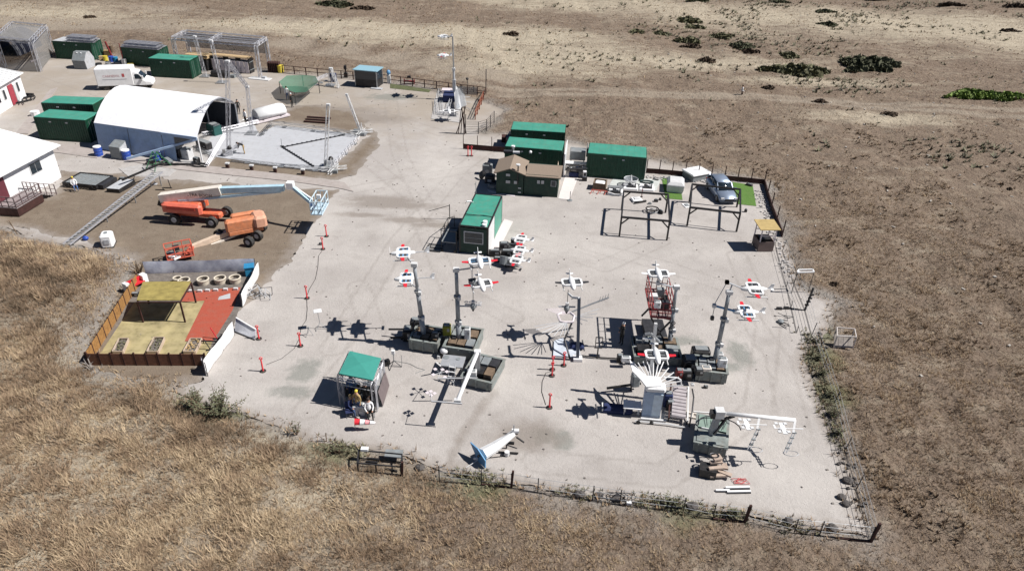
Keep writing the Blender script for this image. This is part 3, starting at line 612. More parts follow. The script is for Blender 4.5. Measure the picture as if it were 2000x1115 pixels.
for s in (.33,.66,.995):
    m=M()
    for a,b_ in zip(arc(0,WT),arc(0,WT)[1:]): 
        m.tube((Lx*s+SK*.5*a[0]/WT,a[0],a[1]-.1),(Lx*s+SK*.5*b_[0]/WT,b_[0],b_[1]-.1),.07,5)
    m.build('roof_rib',ALU,r)
for s in (0,.345,.68,1):
    for y in (0.1,WT-.1): M().tube((Lx*s+(SK*.5 if y>1 else 0),y,0),(Lx*s+(SK*.5 if y>1 else 0),y,zE-.05),.08,6).build('pole',WHT,r)
def wallp(x0,x1):
    m=M(); k=10; P=[]
    for i in range(k+1):
        t=i/k; o=.06*math.sin(t*9)+.03; P.append((x0+(x1-x0)*t,-.02-o*.6,.02,x0+(x1-x0)*t,-.02,zE))
    m.add([(p[0],p[1]-.25,p[2]) for p in P]+[(p[3],p[4],p[5]) for p in P],[(i,i+1,k+2+i,k+1+i) for i in range(k)]); return m.build('side_wall',TENTW,r,True)
wallp(.05,Lx*.33); wallp(Lx*.335,Lx*.66); wallp(Lx*.665,Lx*.78)
M().bx(Lx*.66,Lx,-.08,.0,zE-.3,zE).build('valance',TENTW,r)
ew=[(.03,.1,.02),(SK*.5+.03,WT-.1,.02)]+[(SK*.5*y/WT+.03,y,z-.03) for y,z in reversed(arc(.1,WT-.1))]; M().add(ew,[tuple(range(len(ew)))]).build('end_wall',TENTW,r)
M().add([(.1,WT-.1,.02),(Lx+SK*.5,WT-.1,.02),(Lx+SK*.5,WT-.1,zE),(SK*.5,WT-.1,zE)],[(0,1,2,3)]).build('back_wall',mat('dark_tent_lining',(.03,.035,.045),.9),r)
q=C_; M().add([(Lx+SK*.5-1,WT-.4,zE+.3),(Lx+SK*.5+3.2,WT+1.1,zE+.6),(Lx+SK*.5-1,WT-4.2,zE+1.3)],[(0,1,2)]).build('awning_flap',CLOTH,r)
tb=r
# stuff under and round the tent
p=G(228,311); r=root('grey_cabinet','grey cabinet with a sloping top against the tent wall between two blue barrels','cabinet',p,an)
M().loft([[(-.65,y,z) for y,z in ((0,0),(1.1,0),(1.1,1.75),(0,1.35))],[(.65,y,z) for y,z in ((0,0),(1.1,0),(1.1,1.75),(0,1.35))]]).build('cabinet_body',GREY,r); M().loft([[(.66,y,z) for y,z in ((.05,.05),(1.05,.05),(1.05,1.65),(.05,1.28))],[(.69,y,z) for y,z in ((.05,.05),(1.05,.05),(1.05,1.65),(.05,1.28))]]).build('side_panel',LGREY,r)
BB=[(194,304,'blue water barrel with a white lid, leftmost of the three by the tent wall'),(249,311,'blue water barrel with a white lid, just right of the grey cabinet'),(308,313,'blue water barrel with a white lid, at the open tent corner')]
for a,b_,lb in BB:
    p=G(a,b_); r=root('water_barrel',lb,'barrel',p,0,'blue barrels weighing down the tent'); cyl(.42,.95,16).build('barrel_body',BLUE,r); cyl(.4,.1,16,.95).build('lid',WHT,r); M().torus((0,0,.35),.42,.03,16,4).torus((0,0,.65),.42,.03,16,4).build('hoop',BLUE,r)
p=G(435,218,.0); r=root('water_barrel','blue barrel with a white top standing by the rear tent opening','barrel',p,0,'blue barrels weighing down the tent'); cyl(.42,1.0,16).build('barrel_body',BLUE,r); cyl(.4,.12,16,1.0).build('lid',WHT,r)
for k,(a,b_,s,h,mt,lb) in enumerate(((345,306,(1.4,.9),1.1,DARK,'dark equipment case inside the open tent corner'),(368,310,(1.0,.8),1.2,WHTD,'white machine under the tent edge beside the corner post'),(385,318,(.6,.5),.6,BLK,'small black box on the slab at the tent corner'),(400,290,(1.8,.8),.9,BLK,'long dark bench beneath the tent opening'),(420,262,(1.6,1.0),1.3,mat('deep_teal_paint',(.02,.09,.08),.6),'deep teal cabinet inside the right end of the tent'),(330,318,(1.2,.5),.45,GREY,'low grey case nearest the ramp foot'))):
    p=G(a,b_); r=root('equipment_case',lb,'case',p,an-.1*k); M().box((0,0,h*.45),(s[0],s[1],h*.9),0,.04).build('case_body',mt,r); M().box((0,0,h*.95),(s[0]*.9,s[1]*.8,h*.1)).build('lid',GREY,r); M().box((s[0]*.3,-s[1]*.5,h*.5),(.2,.05,.1)).build('handle',STEEL,r)
p=G(360,322);r=root('cable_bundle','black pipes and cables lying along the tent corner','cable',p); m=M(); 
for j in range(5):
    pts=[Vector((-4+i*1.1,.35*math.sin(i*1.3+j)-.1*j,.08+.12*abs(math.sin(i+j)))) for i in range(7)]; m.path(pts,.06,5)
m.build('pipes',BLK,r)
# truss slide arm in front of the tent: from (305,315)-(380,275); and ramp rails to the ground left
a=G(248,310,.4);b_=G(385,272,2.3); r=root('diagonal_brace','pale blue square tube sloping up to the tent corner','tube',a); M().bar((0,0,0),b_-a,.22).build('tube',TENTW,r)
def rails(name,label,cat,pts,mt,w_=.1,cross=None,grp=None):
    o=pts[0].copy(); r=root(name,label,cat,(o.x,o.y,0))
    return r
a1=G(121,478,.25);a2=G(298,338,1.2);b1=G(136,478,.25);b2=G(318,336,1.2);o=Vector((a1.x,a1.y,0))
r=root('launch_rail','long pair of pale rails with a lattice between, sloping up from the lower left','rail',o)
M(o).bar(a1,a2,.09).build('rail',ALU,r); M(o).bar(b1,b2,.11).build('rail',ALU,r)
m=M(o)
for i in range(29):
    t=i/28; p=a1.lerp(a2,t); q=b1.lerp(b2,t); m.bar(p,q,.05)
    if i<28: m.tube(p,b1.lerp(b2,(i+1)/28),.02,4)
m.build('lattice',STEEL,r)
for t in (.03,.35,.65,.95):
    p=a1.lerp(a2,t); q=b1.lerp(b2,t); M(o).bar((p.x,p.y,0),p,.08).bar((q.x,q.y,0),q,.08).build('leg',STEEL,r)
a1=G(238,352,1.0);a2=G(318,318,1.6);r=root('dark_beam','black beam continuing the launch rail toward the tent','beam',(a1.x,a1.y,0)); o=Vector((a1.x,a1.y,0)); M(o).bar(a1,a2,.16).build('beam',BLK,r); M(o).bar(G(262,348),G(262,341,1.1),.06).build('leg',STEEL,r)
o=G(310,330); r=root('green_stand','green tubular stand where launch rail meets the tent corner','stand',o); m=M()
for dx in (-.5,.5):
    m.tube((dx-.5,-.9,0),(dx*.4,0,1.9),.05,5).tube((dx+.5,.9,0),(dx*.4,0,1.9),.05,5)
for z in (.6,1.1,1.5): m.tube((-.8+z*.3,-.5,z),(.8-z*.3,.5,z),.035,4)
m.build('frame',mat('green_steel',(.03,.14,.06),.5),r)
# ---------- slab with truss border, masts ----------
SL=px((411,306),(512,321),(637,336),(700,266),(688,262),(540,246),(505,262),(498,246),(440,236),(395,290))
slab('grey_slab',SL,SLAB,0,.05)
slab('tent_slab',px((320,318),(390,330),(402,326),(440,292),(470,262),(500,247),(470,235),(430,232),(380,270),(330,300)),CONC,-.01,.035)
def beam_truss(label,pa,pb,z=.35,w_=.4,m_=ALU,name='border_truss'):
    A=G(*pa,z);B=G(*pb,z);o=Vector((A.x,A.y,0)); r=root(name,label,'truss',o); M(o).truss(A,B,w_*.8,.024).build('lattice',m_,r)
    k=3
    for i in range(k):
        t=(i+.5)/k; c=A.lerp(B,t); M(o).box((c.x,c.y,.06),(.5,.5,.12)).build('foot',STEEL,r)
    return r
beam_truss('long truss along the rear edge of the grey slab',(527,240),(697,262),.4,.5,STEEL)
beam_truss('truss along the right edge of the grey slab',(645,328),(700,268),.3,.35)
beam_truss('truss along the front edge of the grey slab',(450,312),(650,335),.2,.35,STEEL)
beam_truss('short truss beside the covered cart at the slab corner',(508,263),(529,240),.3,.3,DARK)
beam_truss('truss crossing the slab toward the white tent',(395,262),(505,237),.4,.35)
beam_truss('truss running from tent corner across the near slab end',(380,286),(420,305),.3,.35,STEEL)
def mast(label,base,top,w_=.35,foot=True,name='truss_mast',m_=ALU,rr=.026):
    b_=G(*base);t=PY(top[0],top[1],b_.y); r=root(name,label,'mast',b_); M(b_).truss(b_,t,w_,rr).build('lattice',m_,r)
    if foot: M().box((0,0,.08),(1.3,1.3,.14)).build('base_plate',STEEL,r)
    M().box((t.x-b_.x,t.y-b_.y,t.z),(w_*1.2,w_*1.2,.2)).build('cap',WHTD,r); return r,b_,t
g1=mast('tall truss mast in front of the right end of the tent',(447,300),(444,120))
g2=mast('leaning truss mast near the covered cart',(492,262),(483,170),.3)
o=g1[1]; m=M(o); m.truss(g1[2],g2[2],.3,.04); r=root('bracing_truss','sloping truss joining two tall masts beside the tent','truss',o); m.build('lattice',ALU,r)
for k,(pa,pb) in enumerate((((402,326),(440,262)),)):
    A=G(*pa);B=G(*pb,2.2); o=A; r=root('sloping_truss','low leaning truss from tent corner up toward the tall mast','truss',A); M(o).truss(A,B,.2,.016).build('lattice',ALU,r)
g3=mast('thin truss mast at the front right slab corner',(636,327),(641,205),.3,m_=WHTD)
g4=mast('thin leaning mast at the rear right slab corner',(706,262),(677,185),.22,m_=WHTD,rr=.03)
g5=mast('truss leg standing behind the white tent, left one',(402,150),(380,72),.35)
g6=mast('truss leg standing behind the white tent, right one',(433,162),(412,80),.35)
g7=mast('white A-frame mast between the green net and the blue-roofed booth',(645,168),(646,134),.4)
m=M(g7[1]); q=G(662,173); m.truss(q,g7[2],.3,.04); m.build('rear_leg',WHTD,g7[0]); M(g7[1]).box(G(652,160)+Vector((0,0,.6)),(.8,.5,1.2)).build('control_box',NAVY,g7[0])
# corner assemblies
def cluster(name,label,cat,p,parts,rz=0,grp=None):
    r=root(name,label,cat,p,rz,grp)
    for nm,c,sz,mt in parts: M().box(c,sz).build(nm,mt,r)
    return r
for (a,b_,lb) in ((702,262,'tangle of trusses and ballast at the rear right slab corner'),(648,334,'ballast and truss feet at the front right slab corner')):
    o=G(a,b_); r=root('corner_anchor',lb,'anchor',o); m=M(); m.truss((-1,-.3,.3),(1.6,.2,.4),.3,.03); m.truss((0,-1.2,.2),(0.4,1.0,.3),.3,.03); m.truss((.3,0,.1),(.1,.2,1.3),.3,.03); m.build('truss_feet',WHTD,r); M().box((.4,-.6,.2),(.7,.4,.35)).box((-.5,.5,.2),(.5,.5,.3)).build('ballast',GREY,r)
# winches: black/white machines on the slab
for (a,b_,lb) in ((446,304,'winch with a black dome on the slab below the tallest mast'),(643,325,'winch with a black dome at the foot of the front right mast')):
    p=G(a,b_); r=root('winch',lb,'winch',p,.3); M().box((.1,0,.35),(.8,.6,.7)).build('housing',LGREY,r); M().sph((.25,0,.85),.25,10,6).build('dome',BLK,r); M().box((-.35,-.2,.4),(.3,.3,.8)).build('motor_box',STEEL,r)
p=G(475,300); r=root('wheeled_rig','tilted rail rig with a black motor being worked on at the slab centre','rig',p); M().truss((-1.6,-1.3,.2),(.1,.2,1.3),.2,.03).build('rail',ALU,r)
p=G(551,287); r=root('slab_stake','thin upright rod standing mid slab','rod',p); cyl(.03,.95,5).build('rod',STEEL,r); M().box((0,0,.06),(.4,.25,.1)).build('foot',BLK,r)
# long strips lying on the slab
for pa,pb,lb in (((552,288),(672,264),'black cable tray lying from the slab centre to the rear right'),((552,288),(612,325),'black cable tray lying from the slab centre to the front edge')):
    A=G(*pa,.08);B=G(*pb,.08); r=root('cable_tray',lb,'cable tray',A); m=M(A); m.bar(A,B,.13); d=(B-A)
    for i in range(14): c=A+d*(i/13); m.box(c+Vector((0,0,.07)),(.2,.2,.08))
    m.build('tray',DARK,r)
# covered cart
A,B,an2,LL=frame2((508,232),(536,236)); p=G(524,232); r=root('covered_cart','white rounded capsule cart on a pale frame at the slab corner','cart',p,R_(48))
sec=lambda x,s=1:[(x,s*1.0*math.cos(t),.45+s*1.15*math.sin(t)) for t in [math.pi*i/8 for i in range(9)]]
M().loft([sec(-1.6,.95),sec(1.7,1),sec(2.2,.85)]).build('cover',WHT,r,True); M().loft([sec(-1.66,.8),sec(-1.62,.8)]).build('end_panel',LGREY,r); M().bx(-2.2,2.4,-1.15,1.15,.1,.3).build('chassis',PINKW,r); M().tube((-2.9,-.9,.25),(-1.9,-.9,.25),.05,5).tube((-2.9,.9,.25),(-1.9,.9,.25),.05,5).build('push_rail',STEEL,r)
w0=M().tube((0,-.06,0),(0,.06,0),.18,10).build('wheel',RUB,r); w0.location=(-1.2,-1.0,.18)
for c in ((1.2,-1.0,.18),(-1.2,1.0,.18),(1.2,1.0,.18)): twin(w0,c)
# net dish
p=G(583,176);r=root('green_net','large green net slung like a dish between short posts','net',p); P=[];F=[]
q1=[(545,160),(560,148),(590,147),(616,149),(622,160),(598,180),(575,181),(553,172)]
rim=[G(a,b_,1.6) for a,b_ in q1]; c=G(582,172,.6); m=M(p); k=len(rim); ring2=[x.lerp(c,.5)+Vector((0,0,-.35)) for x in rim]
m.add(rim+ring2+[c],[(i,(i+1)%k,k+(i+1)%k,k+i) for i in range(k)]+[(k+i,k+(i+1)%k,2*k) for i in range(k)]); m.build('netting',NETG,r,True)
for x in rim[::2]: M(p).tube((x.x,x.y,0),x,.05,5).build('post',DARK,r)
m=M(p); m.path([rim[4],G(577,205,0.05)],.03); m.add([G(597,180,.9),G(600,183,.05),G(578,206,.05),G(570,190,.05)],[(0,1,2,3)]); m.build('skirt',NETD,r)
beam_truss('grey truss leaning between the green net and A-frame mast',(612,158),(640,146),.8,.35)
# blue booth
A,B,an2,LL=frame2((694,169),(737,173)); r=root('ticket_booth','small glazed booth with a pale blue flat roof by the rail fence','booth',A,an2)
Wb=2.3; M().bx(-.15,LL+.15,-.2,Wb+.1,2.3,2.4).build('roof',mat('pale_blue_roof',(.25,.42,.50),.5,var=.06),r)
for x in (0,LL-.1):
    for y in (0,Wb-.1): M().bx(x,x+.1,y,y+.1,0,2.3).build('corner_post',STEEL,r)
for x0,x1,y0,y1 in ((.1,LL-.1,.03,.06),(.1,LL-.1,Wb-.06,Wb-.03),(.03,.06,.1,Wb-.1),(LL-.06,LL-.03,.1,Wb-.1)):
    M().bx(x0,x1,y0,y1,1.1,2.3).build('window',GLASS,r); M().bx(x0,x1,y0,y1,.05,1.1).build('lower_panel',BLK,r)
M().bx(LL*.75,LL+.8,-.6,.2,.02,.1).build('door_step',LGREY,r)
p=G(760,163);r=root('water_dispenser','blue-topped white dispenser standing at the rail fence','dispenser',p); M().box((0,0,.6),(.5,.4,1.2),0,.04).build('body_shell',WHTD,r); M().sph((0,0,1.55),.3,10,6,(1,1,1.2)).build('bottle',LBLU,r)
p=G(549,142);r=root('yellow_drum','yellow drum at the left end of the rail fence','barrel',p); cyl(.45,1.0,14).build('barrel_body',YEL,r); cyl(.47,.05,14,1).build('rim',YEL,r)
p=G(537,141);r=root('board_rack','row of upright dark boards left of the yellow drum','rack',p)
b0=M().box((0,0,.75),(.09,1.0,1.5)).build('board',BROWN,r); b0.location=(-.8,0,0)
for i in range(1,7): twin(b0,(-.8+i*.26,0,0))
p=G(676,152);r=root('black_stand','narrow black speaker stand at the rail fence','stand',p); M().box((0,0,.35),(.5,.4,.7)).build('base',BLK,r); cyl(.12,1.6,8).build('post',BLK,r); M().box((0,0,1.45),(.35,.3,.5)).build('speaker',BLK,r)
p=G(612+8,238);r=root('plank_stack','two dark planks stacked on the dirt behind the slab','planks',p,-.1)
for i in range(3): M().box((0,.55*i-.5,.12+.1*i),(3.0,.28,.16)).build('plank',BROWN,r)
for a,b_,k in ((445,329,'leftmost'),(492,333,'second from left'),(538,337,'third from left'),(592,341,'rightmost')):
    p=G(a,b_); r=root('post_cap','small pale stand on the dirt strip, %s of four'%k,'stand',p,0,'pale stands in a row in front of the slab'); M().box((0,0,.25),(.3,.3,.5)).build('stand_body',BROWN,r); M().box((.03,0,.56),(.4,.38,.12)).build('cap',WHTD,r)
# ---------- rail fence (far side) ----------
def rail_fence(label,pts,h=1.15,n=12,m_=BROWN,rails_=(.5,1.05),pw=.12,name='rail_fence',board=None,extra_top=0,rr=.05,tilt=0):
    W_=[G(*p) for p in pts]; o=W_[0]; r=root(name,label,'fence',o); seg=[(a,b_,(b_-a).length) for a,b_ in zip(W_,W_[1:])]; T=sum(s[2] for s in seg)
    def at(t):
        d=t*T
        for a,b_,l in seg:
            if d<=l+1e-6: return a.lerp(b_,d/l)
            d-=l
        return W_[-1]
    P=[at(i/n) for i in range(n+1)]; p0=M().box((0,0,(h+extra_top)/2),(pw,pw,h+extra_top)).build('post',m_,r)
    for i,p in enumerate(P):
        c=p0 if i==0 else twin(p0,p-o); c.location=p-o
    for a,b_ in zip(P,P[1:]):
        for z in rails_: M(o).bar(a+Vector((0,0,z)),b_+Vector((0,0,z)),rr*1.4).build('rail',m_,r)
        if board: M(o).plate([a+Vector((0,0,.03)),b_+Vector((0,0,.03)),b_+Vector((0,0,board)),a+Vector((0,0,board))],.05).build('board',m_,r)
    return r,P
rail_fence('dark two-rail fence running behind the booth to the corner mast',[(553,143),(745,161),(949,187)],n=17,rails_=(.55,1.1))
rail_fence('two-rail fence going down from the far corner beside the launcher',[(949,187),(935,213)],n=3)
p=G(913,187); r=root('mesh_gate','grey mesh gate panel set in the rail fence','gate',p,-.1); M().bx(-1.4,1.4,-.03,.03,.1,1.2).build('mesh_panel',NETD,r)
for x in (-1.4,0,1.4): M().box((x,0,.65),(.1,.1,1.3)).build('gate_post',BROWN,r)
p=G(913,174); r=root('fence_light','black lamp on top of the mesh gate','lamp',(p.x,p.y-.3,0)); cyl(.05,1.4,5).build('pole',DARK,r); M().sph((0,0,1.5),.2,8,5).build('lamp_head',BLK,r)
p=G(800,165); r=root('red_machine','red and black tool rack on the rail fence','rack',p); M().box((0,-.2,.5),(1.6,.4,.15)).build('shelf',RUST,r); M().box((0,-.2,1.1),(.5,.3,.3)).build('motor_box',BLK,r)
for x in(-.7,.7): M().box((x,-.2,.4),(.1,.3,.8)).build('leg',RUST,r)
slab('turf_strip',px((762,164),(842,176),(838,181),(762,173)),mat('faded_turf',(.10,.11,.05),.9,var=.3),-.02,.03)
rail_fence('post and cap board fence left of the pair of teal-roofed containers',[(905,291),(988,298)],h=.75,n=3,rails_=(.5,),board=.62,extra_top=.95,pw=.07)
rail_fence('low dark board fence with tall posts behind the parked car',[(1262,338),(1290,340),(1396,350),(1492,360)],h=.6,n=9,rails_=(.5,),board=.52,extra_top=1.0,pw=.08)
rail_fence('low dark board fence running down the right side from the corner',[(1492,360),(1503,400),(1527,463)],h=.6,n=4,rails_=(.5,),board=.52,extra_top=1.1,pw=.08)
rail_fence('orange-red plank barrier beside the launcher',[(944,196),(928,234)],h=1.2,n=4,m_=mat('faded_red_timber',(.28,.09,.05),.8,var=.3),rails_=(.4,.8,1.15))
rail_fence('wire livestock fence with thin rails outside the launcher',[(907,262),(946,262),(965,240)],h=1.5,n=4,rails_=(.3,.6,.9,1.2,1.45),m_=DARK,rr=.02,pw=.08)
p=G(949,187); r=root('corner_mast_pole','tall dark pole at the far fence corner','pole',p); cyl(.06,3.6,6).build('shaft',DARK,r)
o=G(905,262); r=root('lean_poles','bundle of dark poles leaning together at the gravel edge','poles',o); m=M()
for i in range(7): m.bar((random.uniform(-1,.6),random.uniform(-.3,.3),0),(random.uniform(-.2,.3),random.uniform(-.2,.2),random.uniform(2,3.4)),.09)
m.build('poles',BROWN,r)
# ---------- white buildings at left ----------
def wall_with(m,pts,z0,z1): m.prism(pts,z0,z1)
# lower building: wall facing right-front. bottom edge from (0,405) to (122,345); 
A=G(28,402);B=G(122,347);Cb=G(122,347); d=(B-A); an3=math.atan2(d.y,d.x); Lb=d.length; 
A=A-d.normalized()*9; Lb+=9; Hb=3.3; Db=14
r=root('white_building','white gabled site building with a wooden entrance deck, lower left','building',A,an3)
# local: x along wall (0..Lb), y>0 goes up-left (inside)
M().bx(0,Lb,.1,Db,0,Hb-.05).build('wall',WHT,r)
M().loft([[(x,-.5,Hb),(x,Db*.5,Hb+1.5),(x,Db+.4,Hb),(x,Db+.4,Hb-.1),(x,-.5,Hb-.1)] for x in (-.4,Lb+.5)]).build('roof',WHT,r)
m=M(); 
for i in range(40): x=i*Lb/39; m.bx(x-.03,x+.03,-.4,Db*.5,0,0) if 0 else None
for i in range(1,26): M_=0
sg=M()
for i in range(24):
    z=.15+i*.135; sg.bx(0,Lb,.065,.095,z,z+.11)
sg.build('siding',WHT,r)
def window(parent,x,z,w_,h,y=.05,pn=2,frame=WHTD,glass=GLASS,out=-1):
    f=M().bx(x-w_/2-.06,x+w_/2+.06,y-.03,y+.03,z-.06,z+h+.06).build('window',frame,parent)
    for i in range(pn):
        a=x-w_/2+i*w_/pn+.02; M().bx(a,a+w_/pn-.04,y-.05,y-.035,z,z+h).build('pane',glass,f)
    return f
window(r,Lb-2.8,1.75,1.4,.95)
dx=Lb-7.3
M().bx(dx-.6,dx+.5,-.02,.04,.95,2.95).build('door',mat('dark_red_door',(.12,.03,.04),.5),r); M().bx(dx-1.3,dx-.65,-.06,.04,.95,2.9).build('door_leaf',mat('pink_red_door',(.42,.10,.12),.5),r)
M().bx(dx-.95,dx-.8,-.16,-.02,3.05,3.2).build('wall_lamp',BLK,r)
dk=root('entrance_deck','brown timber deck with railings and five steps at the white building door','deck',A+Matrix.Rotation(an3,3,'Z')@Vector((dx-1.5,0,0)),an3)
for i in range(12): M().bx(i*.28,i*.28+.25,-2.2,-.05,.85,.91).build('deck_board',mat('greyed_deck_timber',(.28,.24,.24),.8,var=.15),dk)
M().bx(.05,3.3,-2.15,-.1,.1,.84).build('skirt',BROWN,dk)
for i in range(5): M().bx(3.4+i*.3,3.72+i*.3,-2.1,-.6,.70-i*.165,.75-i*.165).build('step',mat('worn_step_timber',(.40,.35,.33),.8,var=.15),dk)
def railp(x0,y0,x1,y1,z0a,z0b,n_=4):
    m=M(); 
    for i in range(n_+1):
        t=i/n_; x=x0+(x1-x0)*t;y=y0+(y1-y0)*t;z=z0a+(z0b-z0a)*t; m.bx(x-.03,x+.03,y-.03,y+.03,z,z+1.0)
    for h in (1.0,.12,.55): m.bar((x0,y0,z0a+h),(x1,y1,z0b+h),.06)
    m.build('railing',mat('mauve_brown_rail',(.14,.10,.10),.7),dk)
railp(3.25,-.1,.9,-.1,.9,.9) if 0 else None
railp(0.05,-2.15,3.2,-2.15,.9,.9); railp(3.3,-.5,5.0,-.5,.9,.05); railp(3.3,-2.15,5.0,-2.15,.9,.05,3); railp(.05,-2.15,.05,-.1,.9,.9,3)
# upper building
A=G(0,236)+Vector((-1.0,0,0));B=G(54,190); d=B-A; an4=math.atan2(d.y,d.x); Lb=d.length+0; A=A-d.normalized()*6; Lb+=6
r=root('white_building','white building with ribbed metal roof and red doorway, upper left edge','building',A,an4)
M().bx(0,Lb,.1,12,0,3.05).build('wall',WHT,r)
M().loft([[(x,-.3,3.1),(x,5.5,4.5),(x,12.4,3.1),(x,12.4,3.0),(x,-.3,3.0)] for x in (-.4,Lb+.3)]).build('roof',WHT,r)
m=M()
for i in range(22):
    x=i*Lb/21; m.bar((x,-.25,3.16),(x,5.5,4.56),.06)
m.build('roof_ribs',WHTD,r)
for i,x in enumerate((Lb-1.4,Lb-4.8,Lb-6.2,Lb-8.0,Lb-9.4)): window(r,x,1.2,.5,1.1,.06,1,WHTD,GLASS)
M().bx(Lb-3.7,Lb-2.6,-.02,.06,.1,2.5).build('door',mat('red_door',(.35,.05,.07),.5),r); M().bx(Lb-2.5,Lb-1.9,-.06,.04,.3,2.3).build('door_sign',WHTD,r)
p=G(62,192); r=root('black_cable_pile','black hoses and boxes piled beside the upper white building','hose pile',p); m=M()
for i in range(6): m.path([Vector((i*.3-1+math.sin(j*1.7+i)*.4,j*-.7+.5,.1+.1*(i%2))) for j in range(6)],.06,5)
m.build('hose',BLK,r); M().box((-1.0,.7,.2),(1.8,.25,.4)).build('box',BLK,r)
p=G(70,226); r=root('white_tub','white tub on the path between the white buildings','tub',p); cyl(.5,.5,10).build('shell',WHT,r); cyl(.52,.05,10,.5).build('rim',WHT,r)
# ---------- brown-roofed shed ----------
A,B,an5,LL=frame2((969,378),(1088,387)); W1=LL*.44; W2=LL*.56
d=(B-A).normalized()
r=root('green_shed','dark green timber shed, gabled left half and longer right half under tan shingle roofs','shed',A,an5)
Hs=2.25;D1=3.4
M().prism([(0,0),(W1,0),(W1,D1),(0,D1)],0,Hs).add([(0,0,Hs),(W1,0,Hs),(W1/2,0,Hs+.5),(0,D1,Hs),(W1,D1,Hs),(W1/2,D1,Hs+.5)],[(0,1,2),(3,5,4)]).build('wall',DGR2,r)
M().loft([[(-.25,y,Hs-.08),(W1/2,y,Hs+.50),(W1+.2,y,Hs-.05),(W1+.2,y,Hs+.03),(W1/2,y,Hs+.60),(-.25,y,Hs)] for y in (-.25,D1+.1)]).build('roof',TANR,r)
M().bx(W1+.06,LL,.12,D1-.3,0,Hs-.02).build('wall',DGR2,r)
M().loft([[(x,-.1,Hs-.1),(x,D1*.5,Hs+.4),(x,D1-.2,Hs-.1),(x,D1-.2,Hs-.18),(x,-.1,Hs-.18)] for x in (W1+.22,LL+.25)]).build('roof',TANR,r)
for x,z,w_,h in ((.95,1.95,.4,.25),(.95,1.2,.42,.3),(1.75,1.2,.42,.3)):
    f=M().bx(x-.05,x+w_+.05,-.04,.0,z-.05,z+h+.05).build('window',DGR2,r); M().bx(x,x+w_,-.06,-.045,z,z+h).build('pane',LGREY,f)
for x,z,w_,h in ((W1+1.35,1.35,.28,.35),(W1+1.75,1.35,.28,.35),(LL-.65,1.2,.42,.5)):
    f=M().bx(x-.05,x+w_+.05,.08,.115,z-.05,z+h+.05).build('window',DGR2 if x<LL-1 else LGREY,r); M().bx(x,x+w_,.065,.078,z,z+h).build('pane',LGREY if x<LL-1 else GLASS,f)
fl=M().tube((W1-.55,-.12,1.2),(W1-.55,-.12,3.2),.06,6).build('flue',BLK,r); M().tube((W1-.55,-.12,3.2),(W1-.55,-.12,3.3),.22,10).build('flue_cap',WHTD,fl)
for x in (.3,1.1,2.2): M().sph((x,.0,Hs-.25),.06,6,4).build('wall_lamp',WHT,r) if 0 else None
for z in (.25,.7): M().bx(W1-.5,W1-.2,-.03,.0,z,z+.12).build('vent',LGREY,r)
mat_l=slab('pale_mat',px((952,371),(1006,381),(1006,385),(955,375)),PINKW,0,.03); slab('pale_mat',px((1090,388),(1112,391),(1130,344),(1105,340)),mat('white_ground_sheet',(.62,.58,.56),.9,var=.06),0,.03)
slab('pale_mat',px((985,428),(1002,433),(970,495),(952,491)) ,mat('white_ground_sheet',(.62,.58,.56),.9),0,.03)
p=G(1098,363);r=root('plywood_sheet','pale sheet leaning against the right end of the tan-roofed shed','sheet',p,an5); M().add([(-.35,-1.2,0),(-.35,1.2,0),(-.6,1.2,2.2),(-.6,-1.2,2.2)],[(0,1,2,3)]).bx(-.4,-.3,-1.2,1.2,0,.05).build('sheet',mat('cream_board',(.55,.45,.35),.8),r)
p=G(1104,330);r=root('white_screen','tall white panel standing between the container and ground sheet','panel',p,an5); M().bx(-.1,.0,-2.2,2.0,0,2.5).build('panel',WHT,r); M().bx(-.14,-.1,-2.2,-2.1,0,2.5).build('edge_post',WHTD,r)
SM=[((952,340),(1.0,.7,1.1),GREY,'generator','dark generator in the shade left of the shed'),((957,356),(1.0,.8,.8),DARK,'generator','lower black machine left of the shed corner'),((962,367),(.9,.5,.4),GREY,'case','small grey case at the shed foot, in its shadow')]
for (c,s,mt,nm,lb) in SM:
    p=G(*c); r=root(nm,lb,nm,p,an5); M().box((0,0,s[2]*.5),s,0,.06).build('housing',mt,r); M().box((0,0,s[2]+.05),(s[0]*.6,s[1]*.6,.1)).build('hood',DARK,r); M().box((0,-s[1]/2,s[2]*.4),(s[0]*.4,.05,s[2]*.3)).build('grille',LGREY,r)
p=G(942,350);r=root('satellite_dish','black dish tilted on a stand left of the shed','dish',p); M().tube((0,0,0),(0,0,.5),.05,6).build('stand',BLK,r); M().tube((0,0,.5),(-.15,-.1,.6),.5,12,.3).build('dish',BLK,r)
